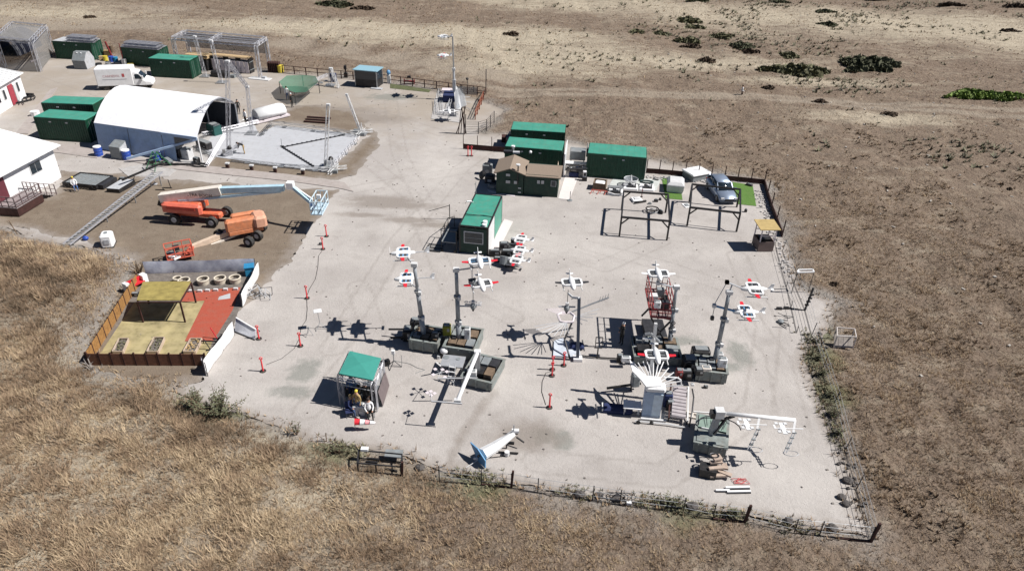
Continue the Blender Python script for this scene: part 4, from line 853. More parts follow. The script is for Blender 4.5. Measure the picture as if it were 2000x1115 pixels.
# generator between containers
p=G(1127,320);r=root('generator','grey box generator on legs between the green containers','generator',p,an5); M().box((0,0,1.15),(1.7,1.3,1.0),0,.05).build('housing',GREY,r)
for x in(-.7,.7):
    for y in(-.5,.5): M().box((x,y,.32),(.1,.1,.64)).build('leg',STEEL,r)
M().box((1.05,.3,1.3),(.3,.5,.9)).build('side_box',DARK,r); M().tube((1.0,.4,1.6),(1.0,.4,2.3),.05,5).build('exhaust',WHTD,r)
p=G(1125,332);r=root('work_table','cluttered white table below the grey generator','table',p,an5); M().box((0,0,.8),(2.6,.8,.06)).build('table_top',WHTD,r)
for x in(-1.1,.1,1.1): M().box((x,0,.39),(.07,.6,.76)).build('leg',STEEL,r)
for i in range(7):
    q=G(1109+i*6,331-random.random()*3,.84); b0=root('box_item',['small black tin','small white case','small grey box','small blue packet','small dark tray','small white tub','small grey tin'][i]+' on the cluttered table, %s from the left'%['first','second','third','fourth','fifth','sixth','seventh'][i],'box',q,i); M().box((0,0,.08),(.24,.18,.16)).build('box_body',[BLK,WHT,GREY,BLUE,DARK,WHT,LGREY][i],b0); M().box((0,0,.17),(.2,.14,.02)).build('lid',GREY,b0)
p=G(1126,346);r=root('tool_rack','dark open tool rack standing below the cluttered table','rack',p,an5); 
for x in(-.7,0,.7): M().box((x,0,.5),(.08,.5,1.0)).build('upright',BLK,r)
M().box((0,0,.95),(1.6,.6,.06)).build('shelf',BLK,r); M().box((-.3,-.1,.35),(1.0,.5,.4)).build('bin',NAVY,r)
p=G(1141,352);r=root('white_robot_stand','slim white equipment stand at the corner of the lone container','stand',p); M().box((0,0,.5),(.35,.35,1.0)).build('body_shell',WHT,r); M().box((-.0,-.2,.2),(.5,.3,.4)).build('foot',BLK,r); M().box((0,-.18,.7),(.25,.05,.3)).build('screen',DARK,r)
# crate with white foam, red sawhorse
A,B,a6,L6=frame2((1157,371),(1182,374)); r=root('wooden_crate','open brown wooden crate filled with white foam','crate',A,a6)
for nm,b_ in (('front_board',(0,L6,0,.08,0,.75)),('back_board',(0,L6,1.2,1.28,0,.75)),('end_board',(0,.08,.09,1.19,0,.75)),('end_board',(L6-.08,L6,.09,1.19,0,.75))): M().bx(*b_).build(nm,WOODD,r)
M().box((L6/2,.64,.45),(L6-.2,1.0,.5),0,.12).build('foam_filling',WHT,r)
p=G(1170,378);r=root('red_sawhorse','pink-red sawhorse lying in front of the brown crate','sawhorse',p,-.1); m=M(); m.bar((-.8,0,.35),(.8,0,.3),.07)
for x in(-.7,0,.7): m.bar((x-.2,-.3,0),(x,0,.33),.05).bar((x+.2,.3,0),(x,0,.33),.05)
m.build('frame',mat('pink_red_paint',(.6,.15,.12),.6),r)
# docking stations
def dock(p,rz,label,kind):
    r=root('docking_station',label,'docking station',p,rz,'white docking stations in front of the lone container')
    M().box((0,0,.12),(1.55,1.6,.22),0,.08).build('base_plate',WHT,r)
    M().box((.1,-.25,.32),(.9,.7,.2),0,.05).build('machinery',DARK,r); M().box((-.45,-.25,.33),(.35,.3,.2)).build('white_module',WHT,r); M().box((.25,-.3,.47),(.35,.25,.1)).build('top_module',WHTD,r)
    for x,y in ((.3,-.5),(.5,-.05),(-.1,0)): M().tube((x,y,.4),(x,y,.52),.09,8).build('canister',STEEL,r)
    if kind==0: M().torus((0,.5,.5),.65,.1,16,5,(1,.45)).build('shroud',mat('black_shroud',(.03,.06,.06),.5),r)
    if kind==1:
        m=M(); m.torus((0,.45,.75),.72,.05,18,4); m.build('hoop',LGREY,r); m=M(); m.tube((0,.45,.72),(0,.45,.3),.7,18,.45,False); m.build('clear_bowl',VINYL,r); M().tube((0,.45,.5),(0,.4,1.15),.16,8,.05).build('spike',WHT,r)
    if kind==2: M().box((0,.55,.35),(1.5,.5,.12),.1).build('rail',STEEL,r); m=M(); m.path([Vector((-.7,.0,.4)),Vector((-.7,-.7,.4)),Vector((.0,-.85,.3)),Vector((.7,-.8,.3))],.06,5); m.build('hose',BLK,r)
dock(G(1201,376),-.1,'white docking station with a black hose, nearest the wooden crate',2)
dock(G(1231,366),-.1,'white docking station carrying a clear round bowl and spike, middle of three',1)
dock(G(1262,368),-.1,'pale aqua docking station with a black curved shroud, rightmost of three',0)
slab('rubber_mat',px((1190,362),(1282,373),(1290,352),(1200,345)),mat('pale_mat_surface',(.48,.50,.48),.8),0,.025)
# turf and car
slab('turf_mat',px((1292,346),(1327,349),(1333,391),(1300,388)),TURF,0,.03); slab('turf_mat',px((1430,356),(1470,362),(1477,403),(1440,399)),TURF,0,.03)
def pebbles(poly,n,label,mt,smin=.08,smax=.2):
    P=[G(*p) for p in poly]; m=M(); a=0
    for i in range(n):
        t=random.random()*(len(P)-1); k=int(t); c=P[k].lerp(P[k+1],t-k); m.box((c.x+random.gauss(0,.25),c.y+random.gauss(0,.2),.05),(random.uniform(smin,smax),random.uniform(smin,smax),.1),random.random()*3)
    o=m.build('rubble',mt); o['kind']='stuff'
pebbles([(1262,346),(1330,352),(1390,356)],110,'',mat('pale_rubble',(.45,.43,.42),.9)); pebbles([(1478,372),(1490,395),(1500,420),(1512,460),(1530,500),(1545,540)],120,'',mat('pale_rubble',(.45,.43,.42),.9)); pebbles([(1600,650),(1620,760),(1650,900),(1680,990)],70,'',ROCK)
A,B,a7,L7=frame2((1303,376),(1332,379)); r=root('covered_tub','white rounded cover box standing on the left green turf','cover box',A,a7)
M().loft([[(x,y,0) for x,y in ((0,0),(L7,0),(L7,2.0),(0,2.0))],[(x,y,.35) for x,y in ((-.1,-.05),(L7+.1,-.05),(L7+.1,2.05),(-.1,2.05))],[(x,y,.85) for x,y in ((-.1,-.05),(L7+.1,-.05),(L7+.1,2.05),(-.1,2.05))],[(x,y,1.1) for x,y in ((.15,.2),(L7-.15,.2),(L7-.15,1.8),(.15,1.8))]]).build('cover',WHTD,r); M().bx(-.14,L7+.14,-.09,2.09,.72,.8).build('rim_band',LGREY,r)
A,B,a7,L7=frame2((1353,357),(1384,351)); r=root('white_top_box','white flat-topped crate between the turf and parked car','crate',A,a7)
M().box((L7/2,.9,.35),(L7,1.8,.65)).build('box_body',GREY,r); M().box((L7/2,.9,.78),(L7+.3,2.0,.16),0,.06).build('lid',WHT,r); 
# car: nose toward camera
def car(label,p,rz):
    r=root('parked_car',label,'car',p,rz)
    # x half widths by y station (front y=-2.2)
    st=[(-2.2,.62,.45,.28),(-2.05,.80,.62,.2),(-1.2,.9,.82,.18),(-.75,.9,.9,.18),(1.7,.9,.95,.18),(2.05,.84,.9,.25),(2.2,.7,.75,.35)]
    M().loft([[(-w_*.94,y,z0),(-w_,y,z0+.2),(-w_,y,z1-.15),(-w_*.86,y,z1),(w_*.86,y,z1),(w_,y,z1-.15),(w_,y,z0+.2),(w_*.94,y,z0)] for y,w_,z1,z0 in st]).build('body',CAR,r,True)
    cb=[(-.95,.74,.9),(-.35,.68,1.38),(1.0,.68,1.46),(1.75,.66,1.36),(2.12,.72,.95)]
    M().loft([[(-w_-.05,y,.86),(-w_,y,z),(w_,y,z),(w_+.05,y,.86)] for y,w_,z in cb]).build('cabin_glass',GLASS,r,True)
    M().loft([[(-.64,y,z),(-.60,y,z+.04),(.60,y,z+.04),(.64,y,z)] for y,z in ((-.3,1.39),(1.0,1.465),(1.7,1.38))]).build('roof',CAR,r,True)
    for s in (-1,1): M().box((s*.42,-.4,1.385),(.06,.2,.03)).build('pillar',CAR,r) if 0 else M().bar((s*.72,-.93,.93),(s*.66,-.33,1.40),.07).bar((s*.72,.6,.93),(s*.665,.6,1.42),.07).bar((s*.73,2.08,.97),(s*.66,1.72,1.37),.08).build('pillar',CAR,r)
    for s in (-1,1):
        M().box((s*1.0,-.72,.98),(.2,.12,.14)).build('mirror',CAR,r); M().box((s*.62,-2.1,.58),(.3,.14,.14)).build('headlight',WHTD,r); M().box((s*.7,2.13,.8),(.22,.1,.14)).build('tail_light',RED,r)
    M().box((0,-2.2,.48),(.8,.06,.16)).build('grille',BLK,r)
    w0=M().tube((-.1,0,0),(.1,0,0),.32,14).build('wheel',RUB,r); w0.location=(-.82,-1.35,.32); rm=M().tube((-.115,0,0),(.115,0,0),.19,10).build('rim',STEEL,w0)
    for c in ((.82,-1.35,.32),(-.82,1.35,.32),(.82,1.35,.32)):
        t_=twin(w0,c); twin(rm,(0,0,0),0,t_)
    return r
c1=car('grey-blue hatchback parked beside the green turf, roof shining',G(1407,381),R_(6)); c1.scale=(1.08,)*3
# pickup truck behind containers
p=G(1036,283);r=root('pickup_truck','blue-grey pickup truck parked behind the rear teal-roofed container','pickup',p,R_(170))
M().loft([[(x,-.95,z0),(x,-.95,z1),(x,.95,z1),(x,.95,z0)] for x,z1,z0 in ((-2.7,.85,.5),(-2.55,1.05,.35),(-1.0,1.12,.3),(2.7,1.05,.4))]).build('body',TRK,r,True)
M().loft([[(x,-w_,z0),(x,-w_*.88,z1),(x,w_*.88,z1),(x,w_,z0)] for x,z1,z0,w_ in ((-1.15,1.15,1.0,.9),(-.5,1.75,1.0,.88),(.9,1.75,1.0,.88),(1.1,1.2,1.0,.9))]).build('cab_glass',GLASS,r,True)
M().box((.2,0,1.78),(1.3,1.45,.06),0,.02).build('roof',TRK,r); M().bx(1.15,2.65,-.8,.8,1.0,1.07).build('bed_floor',BLK,r)
w0=M().tube((0,-.12,0),(0,.12,0),.38,12).build('wheel',RUB,r); w0.location=(-1.7,-.88,.38)
for c in ((-1.7,.88,.38),(1.6,-.88,.38),(1.6,.88,.38)): twin(w0,c)
p=G(998,277);r=root('pipe_rack','black pipe rack behind the rear teal-roofed container','rack',p); m=M()
for i in range(4): m.tube((0,i*.3,.9),(2.6,i*.3,1.0),.07,5)
m.build('pipes',BLK,r); M().box((.2,.4,.42),(.15,1.4,.84)).box((2.2,.4,.42),(.15,1.4,.84)).build('upright',BROWN,r); M().box((-.6,.1,.35),(1.0,1.0,.6)).build('crate_body',BROWN,r)
# ---------- steel frame shelters ----------
def shelter(label,TL,TR,BR,BL,h):
    P=[G(*q,h) for q in (BL,BR,TR,TL)]; o=Vector((P[0].x,P[0].y,0)); r=root('frame_shelter',label,'shelter frame',o,0,'two open dark steel frame shelters')
    for p in P: M(o).bar((p.x,p.y,0),p-Vector((0,0,.07)),.14).build('post',BLK,r)
    for a,b_ in zip(P,P[1:]+P[:1]):
        M(o).bar(a,b_,.15).build('beam',BLK,r)
        for u,v in ((a,b_),(b_,a)):
            k=(v-u).normalized()*.7; M(o).bar(u+k,u-Vector((0,0,.7)),.1).build('brace',BLK,r)
    M(o).bar(P[0].lerp(P[3],.08)-Vector((0,0,.25)),P[1].lerp(P[2],.08)-Vector((0,0,.25)),.1).build('front_rail',PINKW,r)
    return P
# raised tops seen through: back beam, front beam
shelter('left open dark steel frame shelter beside the docking stations',(1218,374),(1305,380),(1308,432),(1214,424),1.9)
shelter('right open dark steel frame shelter standing over the parked car',(1352,360),(1446,370),(1446,416),(1348,405),1.9)
slab('worn_gravel',px((1232,452),(1262,455),(1268,428),(1228,424)),mat('darker_gravel',(.27,.25,.24),.95),0,.004) if 0 else None
# things under them
def small(name,label,cat,pxy,sz,mt,rz=0,top=None):
    p=G(*pxy); r=root(name,label,cat,p,rz); M().box((0,0,sz[2]/2),sz,0,min(sz)*.2).build('body_shell',mt,r); M().box((0,0,sz[2]+.03),(sz[0]*.5,sz[1]*.5,.06)).build('top_module',top or GREY,r); return r
r=small('white_prototype','white slab-shaped prototype on the ground under the left frame shelter','prototype',(1243,392),(1.0,.9,.22),WHT,.2,WHTD); M().box((.2,-.55,.12),(1.3,.2,.12),.2).build('rail',BLK,r)
small('black_motor','black motor on the ground under the left frame shelter','motor',(1281,394),(.4,.3,.25),BLK); small('black_motor','smaller black motor up and right of the other one','motor',(1289,391),(.25,.2,.22),BLK); small('dark_battery','dark battery near the white prototype','battery',(1269,399),(.35,.2,.15),GREY)
p=G(1273,414);r=root('pipe_loop','black oval pipe loop on the ground at the left shelter front','pipe loop',p); M().torus((0,0,.35),.6,.06,18,5,(1,.8)).build('hoop',BLK,r); M().torus((.05,.05,.1),.55,.05,18,5,(1,.8)).build('lower_hoop',WHTD,r); M().tube((-.5,-.3,0),(-.5,-.3,.4),.04,5).tube((.5,.3,0),(.5,.3,.4),.04,5).build('leg',BLK,r)
small('valve_box','small black bracket right of the black pipe loop','bracket',(1290,417),(.2,.5,.35),BLK,.6)
p=G(1253,385);r=root('red_post','slim red post at the rear beam of the left shelter','post',p); cyl(.04,.9,6).build('shaft',RUST,r); M().box((0,0,.03),(.2,.2,.06)).build('foot',DARK,r)
small('white_sign_board','white board lying at the foot between both shelters','board',(1341,402),(.7,.9,.06),WHT,.3)
small('dark_cone','small dark cone right of the right shelter','cone',(1456,414),(.25,.25,.3),BLK)
small('black_drone_part','black jointed part lying on the pale mat behind the shelters','part',(1280,352),(.6,.15,.1),BLK,-.4); small('black_case','black case on the far corner of the right turf','case',(1463,363),(.7,.35,.2),BLK,-.6)
# guard booth
A,B,a8,L8=frame2((1479,492),(1509,492)); r=root('guard_booth','small brown lookout booth with a straw-coloured roof near the right fence','booth',A,a8)
W8=1.5; m=M()
for nm,b_ in (('front_panel',(0,L8,0,.05,.05,.95)),('back_panel',(0,L8,W8-.05,W8,.05,.95)),('side_panel',(0,.05,.06,W8-.06,.05,.95)),('side_panel',(L8-.05,L8,.06,W8-.06,.05,.95))): M().bx(*b_).build(nm,mat('mauve_brown_panel',(.15,.11,.10),.7),r)
for x in (.02,L8-.1):
    for y in (.02,W8-.1): M().bx(x,x+.08,y,y+.08,.95,2.15).build('post',PINKW,r)
M().bx(.1,L8-.1,.02,.07,1.5,1.56).bx(.1,L8-.1,W8-.07,W8-.02,1.5,1.56).build('rail',PINKW,r); M().loft([[(x,-.15,2.15),(x,-.15,2.22),(x,W8+.15,2.34),(x,W8+.15,2.27)] for x in (-.2,L8+.2)]).build('roof',mat('straw_roof_board',(.42,.31,.13),.8),r)
M().box((L8/2,.8,.9),(.9,.8,.3)).build('desk',BLK,r)
# ---------- window container ----------
A=G(897,493);B=G(957,497); a9=math.atan2(B.y-A.y,B.x-A.x); far=G(984,385,2.5); far.z=0; fwd=(far-G(957,448,2.5)*1); fwd.z=0
Lw=min(6.6,fwd.length); Ww=2.5; rz=math.atan2(fwd.y,fwd.x)-math.pi/2
r=root('window_container','dark green container with a framed front window, teal roof and opened white side','container',A,rz)
Hc=2.5
M().bx(.05,Ww-.05,0,.08,.1,Hc-.1).bx(.0,.08,.1,Lw-.1,.1,Hc-.1).bx(.1,Ww-.1,Lw-.08,Lw,.1,Hc-.1).build('wall',DGR2,r)
M().bx(Ww-.06,Ww,.1,Lw*.42,.1,Hc-.1).build('open_panel',WHTD,r); M().bx(Ww-.06,Ww,Lw*.44,Lw-.1,.1,Hc-.1).build('teal_side_panel',TEAL,r)
for x in (0,Ww-.12):
    for y in (0,Lw-.12): M().bx(x-.01,x+.13,y-.01,y+.13,0,Hc).build('corner_post',BLK,r)
M().bx(.0,Ww,-.01,.11,Hc,Hc+.1).bx(0,Ww,Lw-.1,Lw,Hc,Hc+.1).bx(-.02,.1,.12,Lw-.12,Hc,Hc+.1).bx(Ww-.1,Ww+.02,.12,Lw-.12,Hc,Hc+.1).build('roof_rail',BLK,r)
M().bx(.1,Ww-.1,.12,Lw*.34,Hc,Hc+.05).build('roof_panel',TEAL,r); M().bx(.1,Ww-.1,Lw*.35,Lw-.12,Hc,Hc+.06).build('roof_panel',TEAL,r)
f=M().bx(.42,Ww-.42,-.06,.0,1.0,2.1).build('window',LGREY,r); M().bx(.5,Ww-.5,-.075,-.062,1.08,2.02).build('pane',GLASS,f); M().bx(.5,Ww-.5,-.085,-.077,1.52,1.56).build('mullion',GREY,f)
for c in ((Ww-.45,.9),(Ww-.4,.35)): M().tube((c[0],c[1],Hc+.05),(c[0],c[1],Hc+.25),.2,12).build('roof_fan',WHT,r)
m=M(); m.path([Vector((0,2.0,Hc+.15)),Vector((.6,1.9,Hc+.15)),Vector((1.6,2.2,Hc+.12)),Vector((Ww,2.1,Hc+.1))],.03,4); m.build('cable',BLK,r)
M().tube((-.3,4.2,Hc+.3),(.35,4.0,Hc+.4),.04,5).tube((-.2,3.8,Hc+.5),(.1,4.4,Hc+.3),.05,5).build('antenna',WHT,r); M().tube((.05,Lw,0),(.05,Lw,3.7),.03,5).build('mast',STEEL,r)
# side ramp (cage stairs) left of it
o=G(868,493); r=root('cage_stair','black caged stair and landing along the left side of the window container','stair',o,rz)
M().bx(-.3,1.0,.2,2.6,.85,.92).build('landing',GREY,r)
for i in range(6): M().bx(-.3,1.0,2.65+i*.3,2.9+i*.3,.85-i*.14,.89-i*.14).build('step',DARK,r)
m=M()
for x in (-.3,1.0):
    for y in (.2,1.4,2.6): m.tube((x,y,0),(x,y,1.95),.035,5)
    for z in (1.4,1.95): m.tube((x,.2,z),(x,2.6,z),.03,5)
    m.tube((x,2.6,1.95),(x,4.9,1.0),.03,5).tube((x,4.9,0),(x,4.9,1.0),.03,5)
for y in (.2,2.6): m.tube((-.3,y,1.95),(1.0,y,1.95),.03,5)
m.build('railing',BLK,r); M().bx(1.02,1.04,.3,4.4,.9,1.9).build('side_mesh',mat('dark_netting',(.03,.03,.035),.8,alpha=.7),r)
M().bx(-1.6,-.35,-.1,1.0,.03,.06).build('ramp_mesh',NETD,r); mm_=M(); 
for a,b_ in (((-1.6,-.1),(-.3,-.1)),((-1.6,-.1),(-1.6,1.0)),((-1.6,1.0),(-.3,1.0)),((-1.6,.45),(-.3,.45))): mm_.bar((a[0],a[1],.09),(b_[0],b_[1],.09),.06)
mm_.build('ramp_frame',DARK,r)
for x,y in ((-.2,.1),(.9,.1)): M().tube((x,y-.05,.12),(x,y+.05,.12),.12,8).build('wheel',RUB,r)
p=G(838,428); M_=root('long_pole','thin black pole propped at the rear of the cage stair','pole',p); M().tube((0,0,.8),(1.9,.1,1.4),.03,5).build('shaft',BLK,M_); M().tube((1.9,.1,0),(1.9,.1,1.5),.04,5).build('leg',BLK,M_)
# ---------- drones ----------
def make_drone(label,p,rz,ring=True,prop=True,wingm=RED,z=0,tail=2,grp='white aircraft on test masts',blue=True,sc_=.85,tb=1.25):
    r=root('test_drone',label,'drone',p,rz,grp); r.scale=(sc_,)*3
    sec=lambda x,w_,h,z0:[(x,w_*math.cos(t),z0+h*math.sin(t)) for t in [2*math.pi*i/10 for i in range(10)]]
    M().loft([sec(.95,.05,.05,0),sec(.85,.14,.14,0),sec(.5,.22,.2,.02),sec(-.1,.27,.24,.04),sec(-.6,.2,.18,.05),sec(-.95,.08,.08,.06)]).build('fuselage',WHT,r,True)
    M().tube((-.9,0,.06),(-tb,0,.1),.05,6,.03).build('tail_boom',LGREY if tail>1 else WHT,r)
    M().extr([(.25-tb,-.015,.1),(-.1-tb,-.015,.1),(-.2-tb,-.015,.5),(-tb,-.015,.5)],(0,.03,0)).build('tail_fin',WHT,r); M().box((-.05-tb,0,.12),(.2,.6,.03)).build('tail_plane',WHT if tail<2 else LGREY,r)
    if ring:
        for s in (-1,1):
            m=M(); pts=[(.42,.08),(.42,.62),(.3,.76),(-.38,.76),(-.5,.62),(-.5,.08)]
            for a,b_ in zip(pts,pts[1:]): m.bar((a[0],s*a[1],.06),(b_[0],s*b_[1],.06),.15)
            m.build('ring_frame',WHT,r); M().box((-.04,s*.4,.03),(.74,.52,.05)).build('duct_panel',LBLU if blue else GREY,r)
            for x in (-.2,.14): M().box((x,s*.42,.075),(.2,.42,.03)).build('duct_grille',DARK,r)
    for s in (-1,1): M().loft([[(.2,s*.78,.05),(-.12,s*.78,.05),(-.12,s*.78,.09),(.2,s*.78,.09)],[(.1,s*1.35,.08),(-.12,s*1.35,.08),(-.12,s*1.35,.1),(.1,s*1.35,.1)]]).build('wing',wingm,r)
    for s in (-1,1): 
        M().tube((.75,s*.72,-.22),(-.85,s*.72,-.22),.045,6).build('skid',WHTD,r); M().tube((.2,s*.6,.0),(.2,s*.72,-.22),.035,5).tube((-.35,s*.6,.0),(-.35,s*.72,-.22),.035,5).build('strut',WHT,r)
    if prop: M().loft([[(.98,-.03,-.02),(1.0,.03,-.02),(1.0,.05,.3),(.98,-.05,.3)],[(.98,-.02,.3),(1.0,.02,.3),(1.0,.02,.62),(.98,-.02,.62)]]).loft([[(.98,-.03,.02),(1.0,.03,.02),(1.0,.05,-.2),(.98,-.05,-.2)],[(.98,-.02,-.2),(1.0,.02,-.2),(1.0,.02,-.35),(.98,-.02,-.35)]]).build('propeller',WHT,r); M().sph((.97,0,0),.07,8,5).build('spinner',BLK,r)
    return r
def at_depth(px_,py_,Y): return PY(px_,py_,Y)
def telemast(base,top,label,rad=.16,collars=(.3,.62),grp='grey telescopic masts on test stands'):
    b_=G(*base) if len(base)==2 else Vector(base); t=PY(top[0],top[1],b_.y); r=root('telescopic_mast',label,'mast',b_,0,grp); o=b_; d=t-b_
    M(o).tube(b_,b_+d*.36,rad*1.25,12).build('lower_tube',MAST,r,True); M(o).tube(b_+d*.36,b_+d*.68,rad,12).build('middle_tube',MAST,r,True); M(o).tube(b_+d*.68,t,rad*.8,12).build('upper_tube',MAST,r,True)
    for k in (.36,.68): c=b_+d*k; M(o).tube(c-d*.01,c+d*.012,rad*1.6,10).build('collar',STEEL,r); M(o).box(c+Vector((.15,-.2,0)),(.2,.2,.25)).build('clamp',WHTD,r)
    M(o).box(t+Vector((0,0,.05)),(.4,.3,.25)).build('head',WHTD,r)
    M(o).box(b_+d*.1+Vector((-.3,-.15,0)),(.25,.3,.9)).build('winch_box',DARK,r)
    return r,b_,t
def tub(label,fl,fr,dep=2.3,h=.85,blocks=True,grp='grey ballast bins under the masts',deck=WOODD,z0=0):
    A,B,a,L_=frame2(fl,fr); r=root('ballast_bin',label,'bin',A,a,grp)
    for nm,b_ in (('front_wall',(0,L_,0,.07,.1,h)),('back_wall',(0,L_,dep-.07,dep,.1,h)),('end_wall',(0,.07,.08,dep-.08,.1,h)),('end_wall',(L_-.07,L_,.08,dep-.08,.1,h))): M().bx(*b_).build(nm,TUB,r)
    M().bx(-.06,L_+.06,-.05,.12,h,h+.06).bx(-.06,L_+.06,dep-.12,dep+.05,h,h+.06).bx(-.06,.1,.13,dep-.13,h,h+.06).bx(L_-.1,L_+.06,.13,dep-.13,h,h+.06).build('rim',TUB,r)
    M().bx(.08,L_-.08,.08,dep-.08,.1,.4).build('floor_plate',BLK,r)
    for x in (.25,L_/2,L_-.3): M().bx(x-.04,x+.04,-.09,-.055,.12,h-.02).build('stiffener',TUB,r)
    if blocks:
        rs=random.Random(int(A.x*7+A.y*3)); n=0
        for x in range(3):
            for y in range(2):
                sx=(L_-.3)/3*.86; M().box((.15+(x+.5)*(L_-.3)/3,.3+(y+.5)*(dep-.6)/2,.4+.25+.1*rs.random()),(sx,(dep-.6)/2*.8,.5),rs.uniform(-.06,.06)).build('ballast_block',rs.choice([deck,GREY,BLK,WOODD]),r)
    for x in (.3,L_-.3):
        for y in (.2,dep-.2): M().box((x,y,.05),(.3,.2,.1)).build('skid_foot',BLK,r)
    return r,A,a,L_
# tower A/B bins
tub('ballast bin of the leftmost mast, with wooden blocks and black cases',(799,683),(855,692),1.9)
tub('larger ballast bin under the second mast from the left, with a timber deck',(866,697),(926,706),2.6)
t1=telemast(G(830,672),(809,518),'leftmost grey telescopic mast, leaning left, carrying two aircraft',.15)
t2=telemast(G(897,680),(891,528),'second mast from the left, upright, with two side arms',.15)
Y1=t1[1].y; Y2=t2[1].y
def arm(label,p,q,r_=.05,m_=LGREY,grp=None):
    r=root('mast_arm',label,'arm',p,0,grp); M(p).tube(p,q,r_,6).build('arm_tube',m_,r); M(p).box(p,(.22,.22,.22)).build('joint',WHTD,r); return r
def dr(px_,py_,Y,rz,label,**k): p=at_depth(px_,py_,Y); return make_drone(label,p,R_(rz),**k),p
_,p=dr(787,495,Y1+1.5,180+8,'upper aircraft on the leftmost mast, white with red wings, nose left',tb=1.9); arm('arm holding the upper aircraft of the leftmost mast',t1[2],p+Vector((.2,0,-.2)))
_,p=dr(793,545,Y1+1.4,180+6,'lower aircraft on the leftmost mast, white and blue with red wings',prop=False,tb=2.1); q=t1[1].lerp(t1[2],.72); arm('arm holding the lower aircraft of the leftmost mast',q,p+Vector((.2,0,-.2)))
for (a,b_,lb,k) in ((746,512,'',0),): pass
_,p=dr(937,512,Y2,-80,'aircraft seen from behind on the upper arm of the second mast',blue=True,tail=1,prop=False); p0=p; arm('upper side arm of the second mast from the left',t2[2],p0+Vector((0,0,-.35)))
_,p=dr(940,556,Y2,-75,'white aircraft with red wings on the lower arm of the second mast',blue=False,tail=1,prop=False); q=t2[1].lerp(t2[2],.56); arm('lower side arm of the second mast from the left',q,Vector((p.x-.3,p.y,q.z)))
def droid(label,p,top=None,m_=WHTD,props=True):
    r=root('hanging_droid',label,'delivery droid',p,0,'small droids hung from mast arms'); M().sph((0,0,0),.2,10,6,(1,1,1.3)).build('pod',GREY,r,True); M().box((0,0,.12),(1.1,.12,.05)).build('cross_wing',LGREY,r)
    M().tube((0,0,.25),(0,0,(top or 1.2)),.02,4).build('tether',DARK,r); M().box((0,0,.35),(.2,.2,.15)).build('junction',WHTD,r); M().tube((0,0,-.25),(0,0,-.4),.1,8,.04).build('nose_cone',BLK,r)
    return r
droid('small droid with cross wing hanging below the second mast arm',PY(924,598,Y2),1.6)
r=root('rotor_bar','row of four small rotor rings hung beside the second mast','rotor bar',PY(924,590,Y2)); 
for i in range(4): 
    M().torus((-.45+i*.3,0,0),.11,.02,10,4).build('rotor_ring',LGREY,r)
M().tube((-.6,0,.0),(.6,0,.0),.015,4).build('bar',LGREY,r)
r=root('rotor_pod','grey rotor pod on a hanging rod left of the white aircraft','pod',PY(922,552,Y2)); M().tube((0,0,-.2),(0,0,1.2),.03,5).build('rod',LGREY,r); M().box((0,0,1.25),(.16,.16,.16)).build('rod_head',GREY,r); cyl(.24,.2,10).build('motor',GREY,r); M().box((0,0,.25),(.5,.2,.05),.4).build('rotor_blade',DARK,r)
# equipment on bins
def kit(label,pxy,z,sz,mt,cat='equipment box',nm='equipment_box',rz=0):
    p=G(*pxy,z); r=root(nm,label,cat,p,rz); M().box((0,0,sz[2]*.47),(sz[0],sz[1],sz[2]*.94),0,min(sz)*.1).build('housing',mt,r); M().box((0,0,sz[2]*.97),(sz[0]*.7,sz[1]*.6,sz[2]*.1)).build('lid',GREY if mt is not GREY else DARK,r); M().box((sz[0]*.2,-sz[1]*.5,sz[2]*.6),(sz[0]*.3,.03,sz[2]*.3)).build('panel',STEEL,r); return r
kit('olive yellow box standing between the two left masts',(873,652),.9,(.55,.5,.8),OLIV); kit('white control cabinet beside the second mast base',(913,660),.9,(.4,.4,.9),WHTD); kit('black winch pile behind the leftmost mast bin',(815,652),0,(.9,.6,1.3),BLK); kit('black coil box on the leftmost ballast bin',(856,652),.9,(.5,.4,.4),BLK); kit('dark gearbox between the two ballast bins',(850,660),.9,(.5,.3,.5),DARK); kit('small white box at the front corner of leftmost bin',(857,700),0,(.2,.2,.3),WHT); kit('black locker against the left end of leftmost bin',(797,660),0,(.6,.9,.9),BLK)
m_r=root('black_truss_pile','black frame pile on the ground left of the leftmost mast','frame pile',G(808,668)); m=M(); m.bar((-1.6,0,.3),(.8,.2,.4),.12).bar((-1.8,.6,.6),(.4,.3,.9),.1).bar((-.2,-.4,0),(.1,.4,1.6),.1).bar((-.9,.3,.0),(-.5,.3,.8),.12); m.build('frame',BLK,m_r)
# light pole C
b_=G(1128,703);t=PY(1131,582,b_.y); r=root('dark_pole','tall square dark blue-grey pole with a curved top arm at the pale platform','pole',b_); M(b_).bar(b_,t,.2).build('shaft',mat('blue_grey_pole_paint',(.07,.09,.13),.4,.2),r); q=PY(1110,573,b_.y+1.2); mid=PY(1119,581,b_.y+.4); M(b_).tube(t,mid,.09,6).tube(mid,q,.08,6).build('curved_arm',WHTD,r); M(b_).box(b_+Vector((0,0,.12)),(.6,.5,.22)).build('base',WHT,r)
_,p=dr(1117,553,b_.y+2.5,-84,'white aircraft with black wing tips above the dark pole',wingm=DARK,blue=False,tail=0,prop=False)
droid('small droid hanging from the curved arm of the dark pole',PY(1107,602,b_.y),1.4)
slab('pale_platform',px((1080,697),(1082,668),(1098,662),(1131,680),(1134,700)),mat('pale_blue_deck',(.50,.54,.60),.6),0,.12)
p=G(1126,680);r=root('black_pad','black rounded pad at the rear of the pale platform','pad',p); M().box((0,0,.25),(1.0,.6,.25),0,.1).build('pad_top',NAVY,r); M().box((0,0,.07),(.3,.3,.12)).build('leg',BLK,r)
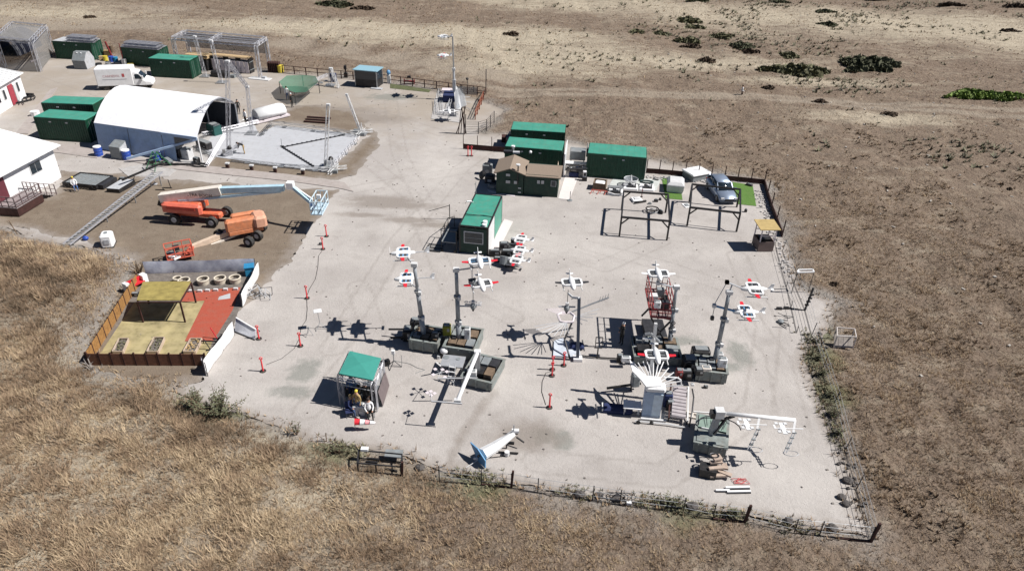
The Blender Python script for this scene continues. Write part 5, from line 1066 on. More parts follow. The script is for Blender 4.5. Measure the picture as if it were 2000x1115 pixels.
# rib horn frames (fan with radial ribs)
def fan(label,c,rad,a0,a1,n,m_,z,r_=.03,lift=.0,name='rib_fan',base=None,rin=.35):
    r=root(name,label,'rib frame',c)
    for i in range(n):
        t=R_(a0+(a1-a0)*i/(n-1)); rr=rad*(1 if i%2 else .93); p=Vector((rin*math.cos(t),rin*math.sin(t),z)); q=Vector((rr*math.cos(t),rr*math.sin(t),z+lift)); M().tube(p,q,r_,5,r_*.7).build('rib',m_,r)
    return r
c=G(1125,598,1.6); c.z=0
def horn(label,tail,bulb,wing_pts,ribs,m_,nm='capture_horn'): pass
S2=lambda a,b_,z: INV(a,b_,z)
o=G(1120,640); r=root('capture_horn','bird-shaped pale frame with thin grey ribs fanning out, behind the dark pole','rib frame',o)
hb=[LIFT(1063,603,1000,664),LIFT(1075,599,1012,662),LIFT(1092,600,1036,662),LIFT(1110,610,1050,672),LIFT(1096,615,1042,676),LIFT(1078,611,1020,672)]
hz=sum(h.z for h in hb)/6; hb=[G(a,b_,1.9) for a,b_ in ((1063,603),(1075,602),(1092,601),(1110,612),(1100,615),(1082,611))]; M(o).plate(hb,.02).build('pale_net',mat('pale_netting',(.62,.56,.58),.8,alpha=.35),r)
m=M(o); m.path([S2(a,b_,1.9) for a,b_ in ((1046,668),(1042,655),(1050,651),(1066,651),(1074,658),(1070,670),(1052,670),(1046,668))],.085,5); m.build('hub_ring',PINKW,r)
M(o).path([S2(1066,651,1.9),S2(1095,645,2.4),S2(1118,641,2.8)],.06,5).build('spine',STEEL,r)
for a,b_ in ((1002,674),(1004,681),(1016,687),(1027,690),(1038,692),(1050,693),(1058,692),(1066,688)): M(o).tube(S2(1058,668,1.9),S2(a,b_,1.7),.03,4).build('rib',LGREY,r)
for i,(a,b_) in enumerate(((1112,652),(1110,659),(1104,665),(1096,670),(1088,675))): M(o).tube(S2(1073,660,1.9),S2(a,b_,2.3-.1*i),.03,4).build('rib',LGREY,r)
for k in range(4): p=S2(1104+k*4,644-k,2.6+.05*k); M(o).tube(p-Vector((0,0,.1)),p+Vector((.1,.1,.3)),.02,4).build('spike',GREY,r)
e=S2(1072,664,1.9); M(o).path([e,S2(1077,684,1.0),G(1113,700,.14)],.07,6).build('stand_arm',DARK,r)
# ---------- red basket lift ----------
TUBE_R=mat('dull_red_steel',(.26,.06,.06),.5,.1,var=.3,sc_=5)
zf=2.7; fl=[S2(1198,677,zf),S2(1262,683,zf),S2(1258,626,zf),S2(1192,621,zf)]
w_b=(fl[1]-fl[0])*.64; bot=[fl[0],fl[0]+w_b,fl[3]+w_b,fl[3]]; top_=[p+Vector((0,0,1.15)) for p in bot]
ctr=sum(bot,Vector())/4; o=Vector((ctr.x,ctr.y,0)); r=root('red_basket','tall dark red steel basket on a lift behind the central test stand','basket',o)
def ringbars(P,w_,nm,mt):
    for a,b_ in zip(P,P[1:]+P[:1]): M(o).bar(a,b_,w_).build(nm,mt,r)
mid=[a.lerp(b_,.5) for a,b_ in zip(bot,top_)]
ringbars(bot,.12,'base_frame',TUBE_R); ringbars(mid,.05,'middle_rail',TUBE_R); ringbars(top_,.07,'top_rail',TUBE_R)
for i in range(4):
    for t in (0,.25,.5,.75): a=bot[i].lerp(bot[(i+1)%4],t); b_=top_[i].lerp(top_[(i+1)%4],t); M(o).bar(a,b_,.05).build('upright',TUBE_R,r)
M(o).plate(bot,.05).build('floor_plate',mat('worn_deck_plate',(.24,.19,.18),.7,var=.4,sc_=4),r)
for k in range(7): a=bot[0].lerp(bot[3],(k+1)/8)+Vector((0,0,.07)); b_=bot[1].lerp(bot[2],(k+1)/8)+Vector((0,0,.07)); M(o).bar(a,b_,.05).build('floor_rib',TUBE_R,r)
for q_,s_,mt_ in (((.3,-.7,.35),(.5,.4,.5),DARK),((-.4,.3,.3),(.6,.5,.4),WHTD),((.2,.9,.35),(.5,.4,.6),GREY),((-.45,-.9,.3),(.35,.35,.4),RED),((.5,.2,.2),(.3,.8,.25),BLK)): M(o).box(ctr+Vector(q_),s_).build('tool_case',mt_,r)
for a,b_ in ((bot[0],bot[1]),(bot[3],bot[2])):
    for s_ in (0,1): u_,v_=(a,b_) if s_ else (b_,a); M(o).bar(u_-Vector((0,0,.06)),Vector((v_.x,v_.y,.35)),.11).build('scissor_arm',DARK,r)
M(o).box((o.x,o.y,.35),(1.5,2.4,.4)).build('lift_base',DARK,r)
for i in range(4): M(o).torus((bot[1].x+.05,bot[1].y-.12,2.4-.35*i),.13,.035,10,4,axis='y').build('hose_coil',BLK,r)
# person standing in the dark: see people. tower D
t3=telemast(G(1306,685),(1321,562),'third telescopic mast, right of the red basket, with one top arm',.13)
Y3=t3[1].y; p=PY(1285,553,Y3); arm('top arm of the third mast reaching left to the aircraft',t3[2],p,.06); _,q=dr(1286,536,Y3,-88,'small white aircraft above the red basket',wingm=WHT,blue=False,tail=0,prop=False,sc_=.82); arm('short post under the aircraft above the red basket',p,q)
kit('white sphere lamp on the arm below the small aircraft',(1283,600),4.2,(.4,.3,.5),WHT,'lamp','lamp_box')
p=t3[1]; arm('lower arm joining the third mast to the red basket',t3[1].lerp(t3[2],.5),t3[1].lerp(t3[2],.5)+Vector((-1.0,.2,.1)),.05,BLK)
# central bins
tub('wide green-grey ballast bin behind the central test stand, left of the fourth mast',(1238,712),(1330,716),2.4,.6,True,deck=GREY)
tub('light grey ballast bin under the fourth mast at right',(1357,744),(1417,751),1.7,.85,True)
t4=telemast(G(1393,722),(1424,572),'fourth telescopic mast at right, leaning right, carrying two aircraft',.15)
Y4=t4[1].y
_,p=dr(1472,565,Y4,180,'upper aircraft on the fourth mast, white with red wings',blue=False,prop=False,tail=0); arm('upper arm of the fourth mast',PY(1420,551,Y4),p+Vector((-.6,0,0)),.05); arm('rear upright of the upper arm, fourth mast',t4[2],PY(1430,556,Y4),.05); arm('thin strut from the upper arm down to the lower counterweight',PY(1420,551,Y4),PY(1395,595,Y4),.025)
_,p=dr(1456,610,Y4,180,'lower aircraft on the fourth mast, white and blue with red wings',tail=0,prop=False); arm('lower arm crossing the fourth mast',PY(1395,597,Y4),p+Vector((-.4,0,0)),.07,LBLU)
p=PY(1391,621,Y4); r=root('counterweight','black counterweight hanging left of the fourth mast','weight',p); M().box((0,0,0),(.2,.2,.25)).build('weight',BLK,r); M(p).tube(p,PY(1396,597,Y4),.025,5).build('rod',STEEL,r)
kit('white control cabinet at the right foot of the fourth mast',(1409,715),.9,(.55,.4,.7),WHT); kit('white top box at the back of the light grey bin',(1403,700),.9,(.5,.4,.5),WHTD); kit('tan block left of the fourth mast foot',(1379,722),.9,(.6,.4,.25),CREAM); kit('black case on the left of the light grey bin',(1364,728),.9,(.5,.6,.4),BLK); kit('black open trough behind the light grey bin',(1366,700),.0,(1.2,.8,.9),BLK)
kit('black machine between the two right bins',(1344,720),0,(.9,1.0,1.0),BLK); kit('black gas bottle crate in front of the central bin',(1338,738),0,(.8,.5,.7),BLK); kit('small black box on the gravel before the light grey bin',(1378,757),0,(.25,.2,.2),BLK); kit('white puck on the central platform',(1352,752),.3,(.2,.2,.15),WHT); kit('dark red toolbox right of the central aircraft',(1325,735),.2,(.4,.5,.6),RUST); kit('white gimbal at the left end of the central bin',(1222,705),.5,(.6,.3,.4),WHT); kit('black cube left of the central bin',(1210,706),0,(.4,.4,.6),BLK); kit('small white sensor box at the rear left of the central bin',(1241,678),.5,(.3,.2,.2),WHT)
p=G(1166,700);r=root('box_stand','small open black box frame standing on a post left of the central stand','frame',p); m=M()
for a,b_ in (((-.2,0,.9),(.25,0,.9)),((.25,0,.9),(.25,.1,1.7)),((.25,.1,1.7),(-.2,.1,1.7)),((-.2,.1,1.7),(-.2,0,.9)),((-.2,0,1.3),(.25,0,1.3))): m.bar(a,b_,.05)
m.build('box_frame',DARK,r); M().tube((0,0,0),(0,0,.9),.05,5).build('post',BLK,r); M().tube((0,0,.1),(2.6,-.2,.15),.05,5).tube((0,0,.1),(-1.4,.25,.08),.04,5).build('cable',BLK,r)
p=G(1250,690);r=root('bent_duct','grey bent square duct arching behind the central aircraft','duct',p); m=M(); m.path([Vector((0,0,0)),Vector((.15,0,1.6)),Vector((.5,0,1.7)),Vector((1.1,-.2,1.2))],.11,6); m.build('duct',STEEL,r); M().box((0,0,.1),(.5,.5,.2)).build('base',DARK,r)
# central aircraft (tail up) and its rail
cb=G(1279,716); c=Vector((cb.x,cb.y,1.4)); pc=LIFT(1281,694,1143,803)
make_drone('white aircraft with wide red wing stubs above the central rib fan',pc,R_(-90),blue=False,prop=False,tail=0,sc_=.82)
p=G(1266,779);r=root('white_rail_mast','white and grey vertical rail rising behind the central aircraft','rail mast',p); e=LIFT(1282,632,1116,760); M(p).bar(p,e,.18).build('rail',WHTD,r); 
for i in range(5): q=p.lerp(e,.2+.17*i); M(p).box(q+Vector((.22,0,0)),(.14,.2,.16)).build('roller',BLK,r)
M(p).bar(p.lerp(e,.8)+Vector((-.7,0,0)),p.lerp(e,.8),.1).build('side_arm',WHT,r)
# white rib fan
zh=1.9; hub=LIFT(1270,748,1214,806); zh=hub.z; c=Vector((hub.x,hub.y,0))
r=root('rib_fan','large white fan of slanted ribs fronted by a smooth white shell, centre right','rib frame',c)
tips=[(1236,706),(1246,708),(1256,706),(1266,708),(1276,708),(1286,708),(1296,706),(1306,718),(1316,727),(1326,736),(1330,744),(1334,752)]
for i,(a_,b_) in enumerate(tips):
    q=G(a_,b_,zh+.35+(.1 if i%2 else 0)); p_=hub+(q-hub).normalized()*.45+Vector((0,0,-.02)); p_.z=zh; M(c).tube(p_,q,.035,5).build('rib',WHT,r)
sh=[G(a_,b_,zh+.12) for a_,b_ in ((1229,704),(1240,716),(1262,736),(1290,738),(1292,756),(1262,757),(1252,744),(1235,727))]
M(c).plate(sh,.1).build('white_shell',WHT,r); M(c).box(hub+Vector((.1,-.15,0)),(1.2,.7,.3),-.06,.1).build('hub_shell',WHT,r)
M(c).path([G(1296,736,zh+.1),G(1322,737,zh+.1),G(1330,742,zh),G(1331,752,.8)],.045,6).build('hose',WHT,r)
M(c).box((c.x+.05,c.y-.2,(zh-.2)/2),(1.1,.5,zh-.25),-.06).build('front_cabinet',mat('pale_blue_cabinet',(.36,.46,.60),.5),r); M(c).box((c.x+.3,c.y-.48,(zh-.2)/2),(.55,.05,zh-.5),-.06).build('cabinet_door',mat('pale_cabinet_door',(.62,.72,.80),.5),r)
M(c).box((c.x-1.1,c.y-.1,.7),(1.1,.8,.06),-.1).build('side_table',WHT,r)
for dx in (-1.55,-.7): M(c).box((c.x+dx,c.y-.2,.33),(.1,.1,.66)).build('table_leg',WHTD,r)
M(c).path([c+Vector((-1.0,-.9,.15)),c+Vector((0,-1.0,.15)),c+Vector((1.0,-1.1,.15)),c+Vector((2.0,-1.3,.1))],.05,5).build('front_rail',WHTD,r); M(c).bar(c+Vector((-.6,-.65,.1)),c+Vector((.9,-.8,.1)),.14).build('front_foot',WHTD,r)
for dx in (-.8,0): M(c).tube((c.x+dx,c.y-1.05,.12),(c.x+dx,c.y-.95,.12),.13,8).build('wheel',BLK,r)
kit('black rounded battery right of the pale blue cabinet',(1302,790),0,(.5,.5,1.0),NAVY); kit('black pump beside the corrugated duct',(1308,797),0,(.5,.4,.6),BLK)
# corrugated belt at right of fan
p=G(1324,800);r=root('roller_conveyor','grey segmented roller conveyor with side rails, right of the white fan','conveyor',p,R_(-12))
for i in range(9): M().tube((-.42,-1.1+i*.33,.45),(.42,-1.1+i*.33,.45),.15,8).build('roller',mat('mauve_grey_plastic',(.42,.38,.39),.6),r)
for x in (-.55,.55): M().bx(x-.05,x+.05,-1.4,1.9,.35,.47).build('side_rail',BROWN if x<0 else WHTD,r)
for x in (-.55,.55):
    for y in (-1.2,1.7): M().bx(x-.04,x+.04,y-.04,y+.04,0,.34).build('leg',DARK,r)
m=M(); m.path([Vector((.8,1.9,.3)),Vector((.85,.6,.7)),Vector((.8,-.6,.5)),Vector((.7,-1.5,.1))],.05,5); m.build('cable_chain',DARK,r)
p=G(1238,762);r=root('mauve_machine','mauve-grey machine on a black truss left of the white shell','machine',p); M().box((0,0,.9),(.5,.5,.9),.2,.06).build('housing',GREY,r); M().bar((-1.8,-.3,.35),(.4,.1,.5),.12).bar((-.2,0,0),(-.2,0,.5),.1).build('truss_foot',BLK,r)
p=G(1222,803); r=root('cabinet_shadow_block','long black rounded block standing in for the hub cabinet shadow, in front of the white table','case',p,R_(-4)); M().box((-.55,0,.2),(1.9,.7,.36),0,.14).build('case_body',NAVY,r); M().box((-1.45,0,.22),(.08,.6,.2)).build('handle',WHTD,r)  # dark block added where only the hub cabinet's cast shadow falls
# lower right crane
tub('grey-green ballast bin of the lower right crane, with curved hose on top',(1352,882),(1415,896),2.5,.75,False)
A,B,ab,LB=frame2((1352,882),(1415,896)); r=root('bin_cover','ribbed grey-green covers closing the lower right bin','cover',A,ab); M().bx(.1,LB-.1,.1,1.15,.78,.86).build('cover',TUB,r); M().bx(.1,LB-.1,1.3,2.4,.78,.86).build('cover',mat('sage_green_cover',(.20,.27,.23),.7),r); M().bx(.3,LB-.6,1.16,1.22,.87,.95).build('handle_rail',WHTD,r)
m=M(); pts=[Vector((.1,1.4,.9))]+[Vector((.1+1.2*(1-math.cos(t)),1.6+.75*math.sin(t),1.0)) for t in [math.pi*i/8 for i in range(9)]]; m.path(pts,.035,5)
for i in range(4): m.tube((.6+.3*i,1.4,.95),(.5+.4*i,2.1,1.0),.02,4)
m.build('hose',DARK,r)
b_=G(1388,848,.8); t=PY(1405,806,b_.y); r=root('crane','grey mast with a long white horizontal boom reaching right, lower right','crane',(b_.x,b_.y,0)); o=Vector((b_.x,b_.y,0))
M(o).bar(b_,t,.32).build('mast',MAST,r); M(o).bar(b_+Vector((.1,-.2,.2)),t+Vector((.5,0,-.3)),.12).build('brace',DARK,r); M(o).bar(b_+(t-b_)*.6,PY(1435,812,b_.y),.12).build('diagonal_brace',BLK,r); M(o).box(t,(.5,.5,.5)).build('head',WHTD,r); M(o).box(t+Vector((-.35,0,-.1)),(.3,.4,.4)).build('motor',BLK,r)
e=LIFT(1556,822,1462,875); M(o).tube(t,e,.12,10).build('boom',WHT,r,True)
lt=LIFT(1538,888,1480,904); h1=t.lerp(e,.53)
for a_,b2,c_ in ((e,LIFT(1557,850,1468,886),LIFT(1538,890,1480,906)),(h1,h1+(LIFT(1557,850,1468,886)-e),h1+(LIFT(1538,890,1480,906)-e))):
    M(o).bar(a_,b2,.12).build('hanger',WHT,r)
    for dx in (0,.14): M(o).tube(b2+Vector((dx,0,0)),c_+Vector((dx,0,0)),.03,5).build('drop_tube',LGREY,r)
    for i in range(4): k=b2.lerp(c_,i/4); M(o).box(k+Vector((.07,0,0)),(.22,.1,.07)).build('spacer',GREY,r)
    M(o).torus(c_+Vector((.45,.1,-.1)),.35,.025,14,4,(1.2,.6)).build('end_hoop',LGREY,r)
for (x,y,sx,sy,lb) in ((1458,828,1362,893,'white tailed model plane hanging at the first boom hanger'),(1530,836,1430,900,'faint white model plane hanging at the far boom hanger')):
    p=LIFT(x,y,sx,sy); r2=root('model_plane',lb,'model plane',p); M().tube((-.5,0,0),(1.1,0,0),.03,6).build('fuselage',WHT,r2); M().box((0,0,0),(.25,.9,.04)).build('wing',WHT,r2); M().sph((-.1,0,-.08),.13,8,5,(1.4,1,1)).build('pod',WHT,r2); M().box((-.5,0,.1),(.1,.3,.03)).build('tail',WHT,r2)
    for qx,qy in ((-.3,-.3),(.2,-.3),(-.3,.35),(.2,.35)): M().box((qx,qy,.03),(.18,.18,.05)).build('rotor_pod',WHTD,r2)
o=G(1396,925);r=root('timber_pile','stack of timber offcuts and boards on a black box, bottom right','timber pile',o); M().box((-.45,-.05,.3),(.9,.7,.55),-.25).build('black_box',BLK,r)
for i,(x,y,z,lx,ly,a) in enumerate(((0,.2,.7,.7,.2,.1),(.2,.05,.5,.9,.2,-.2),(-.1,-.2,.65,.8,.2,.15),(.35,-.15,.3,1.0,.25,-.5),(.1,-.35,.25,1.0,.2,.1),(.05,.35,.9,.5,.4,.3),(.5,.2,.45,.3,.3,.0))): M().box((x,y,z),(lx,ly,.12),a).build('board',mat('pinkish_timber',(.42,.33,.27),.8,var=.2),r)
M().torus((-.1,.45,.95),.25,.06,12,5,(1,.7)).build('hose_coil',DARK,r)
for k,(pa,pb,lb) in enumerate((((1398,957),(1425,957),'white beam, left end piece lying bottom right'),((1417,952),(1464,951),'upper white beam on the gravel, bottom right'),((1420,960),(1466,959),'lower white beam on the gravel, bottom right'))):
    a=G(*pa,.06);b2=G(*pb,.06); r=root('white_beam',lb,'beam',Vector((a.x,a.y,0)),0,'white beams lying on the gravel'); M(Vector((a.x,a.y,0))).bar(a,b2,.11).build('beam',WHT,r); M(Vector((a.x,a.y,0))).bar(a+Vector((.0,-.09,-.02)),b2+Vector((0,-.09,-.02)),.05).build('edge_strip',DARK,r)
for k,(a,bb,l1,lb) in enumerate(((1372,806,1.1,'upper pale lath behind the crane bin'),(1378,812,.9,'middle pale lath behind the crane bin'))):
    p=G(a,bb); r=root('lath',lb,'lath',p,-.05-.1*k); M().box((0,0,.05),(l1,.06,.06)).build('strip',WHT,r)
o=G(1368,816); r=root('ladder','pale wooden ladder lying behind the crane bin','ladder',o,-.28); M().bx(-.9,.9,-.22,-.16,.05,.12).bx(-.9,.9,.16,.22,.05,.12).build('side_rail',CREAM,r)
for i in range(6): M().bx(-.8+i*.3,-.74+i*.3,-.16,.16,.06,.11).build('rung',CREAM,r)
p=G(1440,940);r=root('red_net','crumpled pinkish red net on the gravel above the white beams','net',p); m=M()
for i in range(5): m.path([Vector((math.cos(j*1.3+i)*.35+i*.08,math.sin(j*1.1+i*2)*.22,.03+.05*(j%2))) for j in range(6)],.015,4)
m.build('netting',mat('pink_red_net',(.55,.12,.12),.8),r)
# ---------- middle tub crane (870-970,680-780) ----------
tub('grey-green ballast bin behind the sloping white boom, centre',(901,752),(960,766),2.6,.7,True,deck=DARK)
kit('white vented box in the centre bin',(922,731),.8,(.6,.4,.35),WHTD)
b_=G(933,727,.7); top=PY(932,688,b_.y); r=root('boom_mast','grey mast carrying a thick white boom sloping down to the left front','crane',(b_.x,b_.y,0)); o=Vector((b_.x,b_.y,0))
end=LIFT(889,780,845,830); top=LIFT(932,688,878,738)
M(o).bar(b_,top,.3).build('mast',STEEL,r); M(o).tube(top,end,.13,10).build('boom',WHT,r,True); M(o).box(top,(.4,.3,.3)).build('head',WHT,r); M(o).box(end,(.4,.25,.2)).build('end_clamp',WHTD,r)
zt_=end.z
for nm,(x0,y0,x1,y1) in (('cross_arm',(806,783,882,782)),('second_arm',(792,828,850,833))): M(o).bar(S2(x0,y0,zt_-.05),S2(x1,y1,zt_-.05),.07).build(nm,LGREY,r)
for nm,P_ in (('first_rotor_frame',((822,760),(808,759),(830,764),(804,770),(826,775))),('second_rotor_frame',((791,806),(798,803),(805,807),(798,811)))):
    cx=sum(q[0] for q in P_)/len(P_); cy=sum(q[1] for q in P_)/len(P_); f_=M(o)
    for q in P_: f_.tube(S2(cx,cy,zt_-.3),S2(q[0],q[1],zt_-.3),.02,4)
    f_.tube(S2(cx,cy,zt_-.3),S2(806 if cy<790 else 792,783 if cy<790 else 828,zt_-.05),.02,4); fo=f_.build(nm,LGREY,r)
    for q in P_: M(o).box(S2(q[0],q[1],zt_-.28),(.2,.2,.04),.7).build('rotor_pad',PINKW,fo)
p=G(885,722);r=root('grey_platform','grey square platform table left of the sloping white boom','platform',p,-.12); M().box((0,0,.7),(1.5,1.2,.07)).build('deck',mat('worn_grey_deck',(.30,.31,.33),.6,dirt=.4),r)
for x in(-.65,.65):
    for y in(-.5,.5): M().box((x,y,.33),(.08,.08,.66)).build('leg',STEEL,r)
M().tube((-.5,.3,.74),(-.5,.3,.76),.2,12).tube((.3,.25,.74),(.3,.25,.76),.15,12).build('round_mark',GREY,r); m=M(); m.tube((-.7,-.6,.7),(-.9,-.9,1.2),.05,5); m.build('white_handle',WHT,r)
p=G(868,697);r=root('white_dome_device','white dome device on a black base at the rear of the grey platform','device',p); M().sph((0,0,.55),.3,10,6,(1,1,.8)).build('dome',WHT,r,True); M().box((0,0,.2),(.6,.4,.4)).build('base',BLK,r)
p=G(880,752);r=root('step_ladder','white step ladder standing at the lower left of the centre bin','ladder',p,-.2); m=M()
for x in (-.2,.2): m.tube((x,0,0),(x,.5,1.3),.03,5)
m.build('side_rail',WHTD,r)
for i in range(4): M().box((0,.08+.11*i,.25+.3*i),(.4,.1,.03)).build('rung',WHTD,r)
p=G(770,716);r=root('instrument_tripod','small instrument stand with a black head, right of the green canopy','instrument stand',p); m=M()
for a in (0,2.1,4.2): m.tube((0,0,.5),(math.cos(a)*.5,math.sin(a)*.5,0),.03,4)
m.build('leg',DARK,r); M().tube((0,0,.5),(0,0,1.1),.04,5).build('column',STEEL,r); M().box((0,0,1.2),(.2,.18,.3)).build('head',WHT,r); M().box((-.6,.1,.25),(.6,.3,.3),.6).build('black_case',BLK,r); M().tube((.5,.1,0),(.5,.1,.9),.02,4).build('aerial',STEEL,r)
# ---------- green canopy tent ----------
zc=2.35; FL=G(662,729,zc);FR=G(728,742,zc);BRr=G(744,699,zc);BL_=G(683,685,zc); o=Vector((FL.x,FL.y,0)); r=root('canopy_tent','truss-legged shelter with a teal fabric roof, left centre','canopy',o)
P4=[FL,FR,BRr,BL_]
M(o).add([p+Vector((0,0,-.08)) for p in P4]+[p for p in P4]+[sum(P4,Vector())/4+Vector((0,0,.12))],[(0,1,5,4),(1,2,6,5),(2,3,7,6),(3,0,4,7),(4,5,8),(5,6,8),(6,7,8),(7,4,8)]).build('roof_fabric',mat('teal_canopy_fabric',(.045,.26,.215),.8,var=.05),r)
for p in P4: M(o).truss((p.x,p.y,0),p-Vector((0,0,.12)),.26,.03).build('truss_leg',ALU,r)
for a,b2 in zip(P4,P4[1:]+P4[:1]): M(o).truss(a-Vector((0,0,.3)),b2-Vector((0,0,.3)),.24,.025).build('truss_beam',ALU,r)
M(o).tube(FL.lerp(FR,.05)-Vector((0,0,.85)),FR-Vector((0,0,.85)),.03,5).build('cross_tube',WHTD,r)
M(o).add([(FR.x+.15,FR.y,.05),(BRr.x+.15,BRr.y,.05),(BRr.x+.02,BRr.y,zc-.4),(FR.x+.02,FR.y,zc-.4)],[(0,1,2,3)]).build('side_screen',VINYL,r)
M(o).add([(FR.x+.4,FR.y+.3,.05),(BRr.x+.35,BRr.y+.2,.05),(BRr.x+.2,BRr.y,1.3),(FR.x+.2,FR.y+.2,1.3)],[(0,1,2,3)]).build('dark_banner',mat('mauve_grey_banner',(.15,.12,.12),.8),r)
for c_,sz,mt,lb in (((690,768),(.9,.6,.75),DARK,'black desk under the teal canopy'),((722,770),(.6,.7,.9),BLK,'black equipment rack at the right legs of the teal canopy'),((712,790),(.7,.5,.7),BLK,'black box behind the people at the canopy front'),((702,806),(.7,.5,.75),WHTD,'white folding table before the canopy')):
    kit(lb,c_,0,sz,mt,'equipment','equipment_table')
for c_,lb,mt in (((684,812),'navy folding chair in front of the canopy, left one',NAVY),((725,812),'black folding chair in front of the canopy, right one',BLK)):
    p=G(*c_); r=root('folding_chair',lb,'chair',p,.3); M().box((0,0,.42),(.5,.45,.05)).build('seat',mt,r); M().box((0,.24,.7),(.5,.05,.5)).build('backrest',mt,r); 
    for x in(-.2,.2): M().tube((x,-.2,0),(x,.22,.4),.02,4).tube((x,.2,0),(x,-.2,.4),.02,4).build('leg',STEEL,r)
p=G(694,839);r=root('windsock','pink and white windsock on a short pole below the canopy','windsock',p); M().tube((0,0,0),(0,0,.62),.02,5).build('pole',STEEL,r)
ws=[(0,.2,RED),(.32,.18,WHT),(.62,.15,mat('pink_cloth',(.75,.3,.32),.8)),(.9,.12,WHT),(1.2,.07,RED)]
for (a,b2) in zip(ws,ws[1:]): M().tube((a[0],0,.62),(b2[0],.05,.6-.04*b2[0]),a[1],12,b2[1],False).build('sock_segment',a[2],r)
# tail section (white/blue) bottom
b_=G(935,903,.0);t=G(985,850,1.1); o=b_; r=root('tail_section','white aircraft tail section with a blue front panel lying near the bottom edge','tail section',o)
d=(Vector((t.x,t.y,0))-b_); dn=d.normalized(); sn=Vector((-dn.y,dn.x,0)); up=Vector((0,0,1))
def rs_(c,w_,h): return [c+sn*w_-up*h*.3,c+sn*w_*1.1+up*h*.3,c+up*h*.75,c-sn*w_*1.1+up*h*.3,c-sn*w_-up*h*.3]
c0=b_+dn*.35+up*.6
M(o).loft([rs_(c0,.42,.5),rs_(c0+dn*1.0+up*.1,.36,.42),rs_(c0+dn*1.9+up*.3,.28,.3),rs_(c0+dn*2.6+up*.45,.2,.2)]).build('fuselage',WHT,r); 
M(o).plate([b_+sn*1.05+up*1.05,b_+sn*.15+up*1.15,b_-sn*.75+up*.8,b_-sn*.75+up*.1,b_+sn*.1+up*.05],.08).build('blue_panel',LBLU,r); M(o).sph(b_-sn*.1-dn*.1+up*.75,.1,8,5).build('black_port',BLK,r); M(o).box(b_-dn*.14+sn*.15+up*.35,(.3,.1,.18)).build('white_plate',WHT,r)
tp=c0+dn*2.6+up*.5; M(o).plate([tp+sn*.25,tp+sn*.25-dn*.9-up*.15,tp-dn*.5+sn*.1+up*.1,tp+up*.3],.04).build('grey_fin',LGREY,r); M(o).box(tp+up*.15+dn*.15,(.5,.25,.2)).build('tail_hub',WHT,r); M(o).tube(tp+up*.2,tp+up*.75,.05,5).build('aerial',STEEL,r)
M(o).bar(tp-up*.05-Vector((.75,0,0)),tp-up*.05+Vector((.3,0,0)),.06).bar(tp+Vector((.2,-.05,-.3)),tp+Vector((.75,-.35,-.5)),.09).build('black_fin',BLK,r)
M(o).tube(b_-dn*.1+up*.3,G(905,915,.05),.03,5).build('tow_bar',WHTD,r); M(o).bar(G(948,893,.03),G(1010,886,.03),.05).build('ground_bar',BLK,r); r.scale=(.82,.82,.82)
for zz in (.25,): M(o).tube(c0+dn*.4-up*.6,c0+dn*.4,.06,5).tube(c0+dn*2.0-up*.75,c0+dn*2.0,.06,5).build('stand_leg',DARK,r)
p=G(990,889);r=root('small_motor_rig','small white motor on a black bar beside the tail section','motor rig',p); M().tube((0,0,.05),(0,0,.3),.15,10).build('motor',WHTD,r); M().bar((-.5,.15,.1),(.65,.1,.1),.08).build('bar',BLK,r)
p=G(990,866);r=root('black_plank','thick black plank right of the tail section','plank',p,-.08); M().box((0,0,.08),(.85,.12,.14)).build('plank',BLK,r)
# white drooping lamp (tripod) at 624,600
p=G(626,642);r=root('tripod_lamp','thin tripod with a white flat head on the open gravel at left','tripod',p); 
for a in (0,2.1,4.2): M().tube((0,0,.5),(math.cos(a)*.45,math.sin(a)*.45,0),.02,4).build('leg',STEEL,r)
M().tube((0,0,.5),(-.05,0,1.5),.02,5).build('pole',STEEL,r); M().box((-.05,0,1.52),(.55,.4,.08),.3,.03).build('head',WHT,r)
p=G(604,655);r=root('short_tripod','short grey tripod left of the white-headed one','tripod',p)
for a in (0,2.1,4.2): M().tube((0,0,.6),(math.cos(a)*.3,math.sin(a)*.3,0),.02,4).build('leg',STEEL,r)
M().box((0,0,.65),(.1,.1,.12)).build('head',GREY,r)
# ---------- boom lifts ----------
def wheel(p,rad,wd,par,o,axis=(0,1,0)):
    a=Vector(axis).normalized()*wd/2; w0=M(o).tube(Vector(p)-a,Vector(p)+a,rad,16).build('wheel',RUB,par); M(o).tube(Vector(p)-a*1.12,Vector(p)+a*1.12,rad*.5,10).build('hub',LGREY,w0); return w0
A=G(344,438);B=G(416,444); o=(A+B)/2; o.z=0; dx=(B-A); an=math.atan2(dx.y,dx.x); dxn=dx.normalized(); dy=Vector((-dxn.y,dxn.x,0)); W_=2.3
r=root('boom_lift','orange boom lift with a long cream and pale blue boom lowered to the right','boom lift',o)
for c in (A+Vector((0,0,.5)),B+Vector((0,0,.5)),B+dy*W_*.95+Vector((.3,0,.5)),A+dy*W_*.95+Vector((.3,0,.5))): wheel(c,.5,.4,r,o,dy)
cc=(A+B)/2+dy*W_*.48
M(o).box((cc.x+.1,cc.y,.85),(dx.length+.9,1.1,.45),an,.12).build('chassis',ORG,r); 
for s in (-1,1): M(o).bar(cc+dxn*s*dx.length*.5+Vector((0,0,.6))-dy*.95,cc+dxn*s*dx.length*.5+Vector((0,0,.6))+dy*.95,.28).build('axle',ORG,r)
M(o).tube((cc.x,cc.y,1.0),(cc.x,cc.y,1.25),.6,16).build('turntable',DARK,r)
M(o).box((cc.x-1.2,cc.y,1.6),(3.6,1.0,.75),an,.1).build('upper_body',ORG,r)
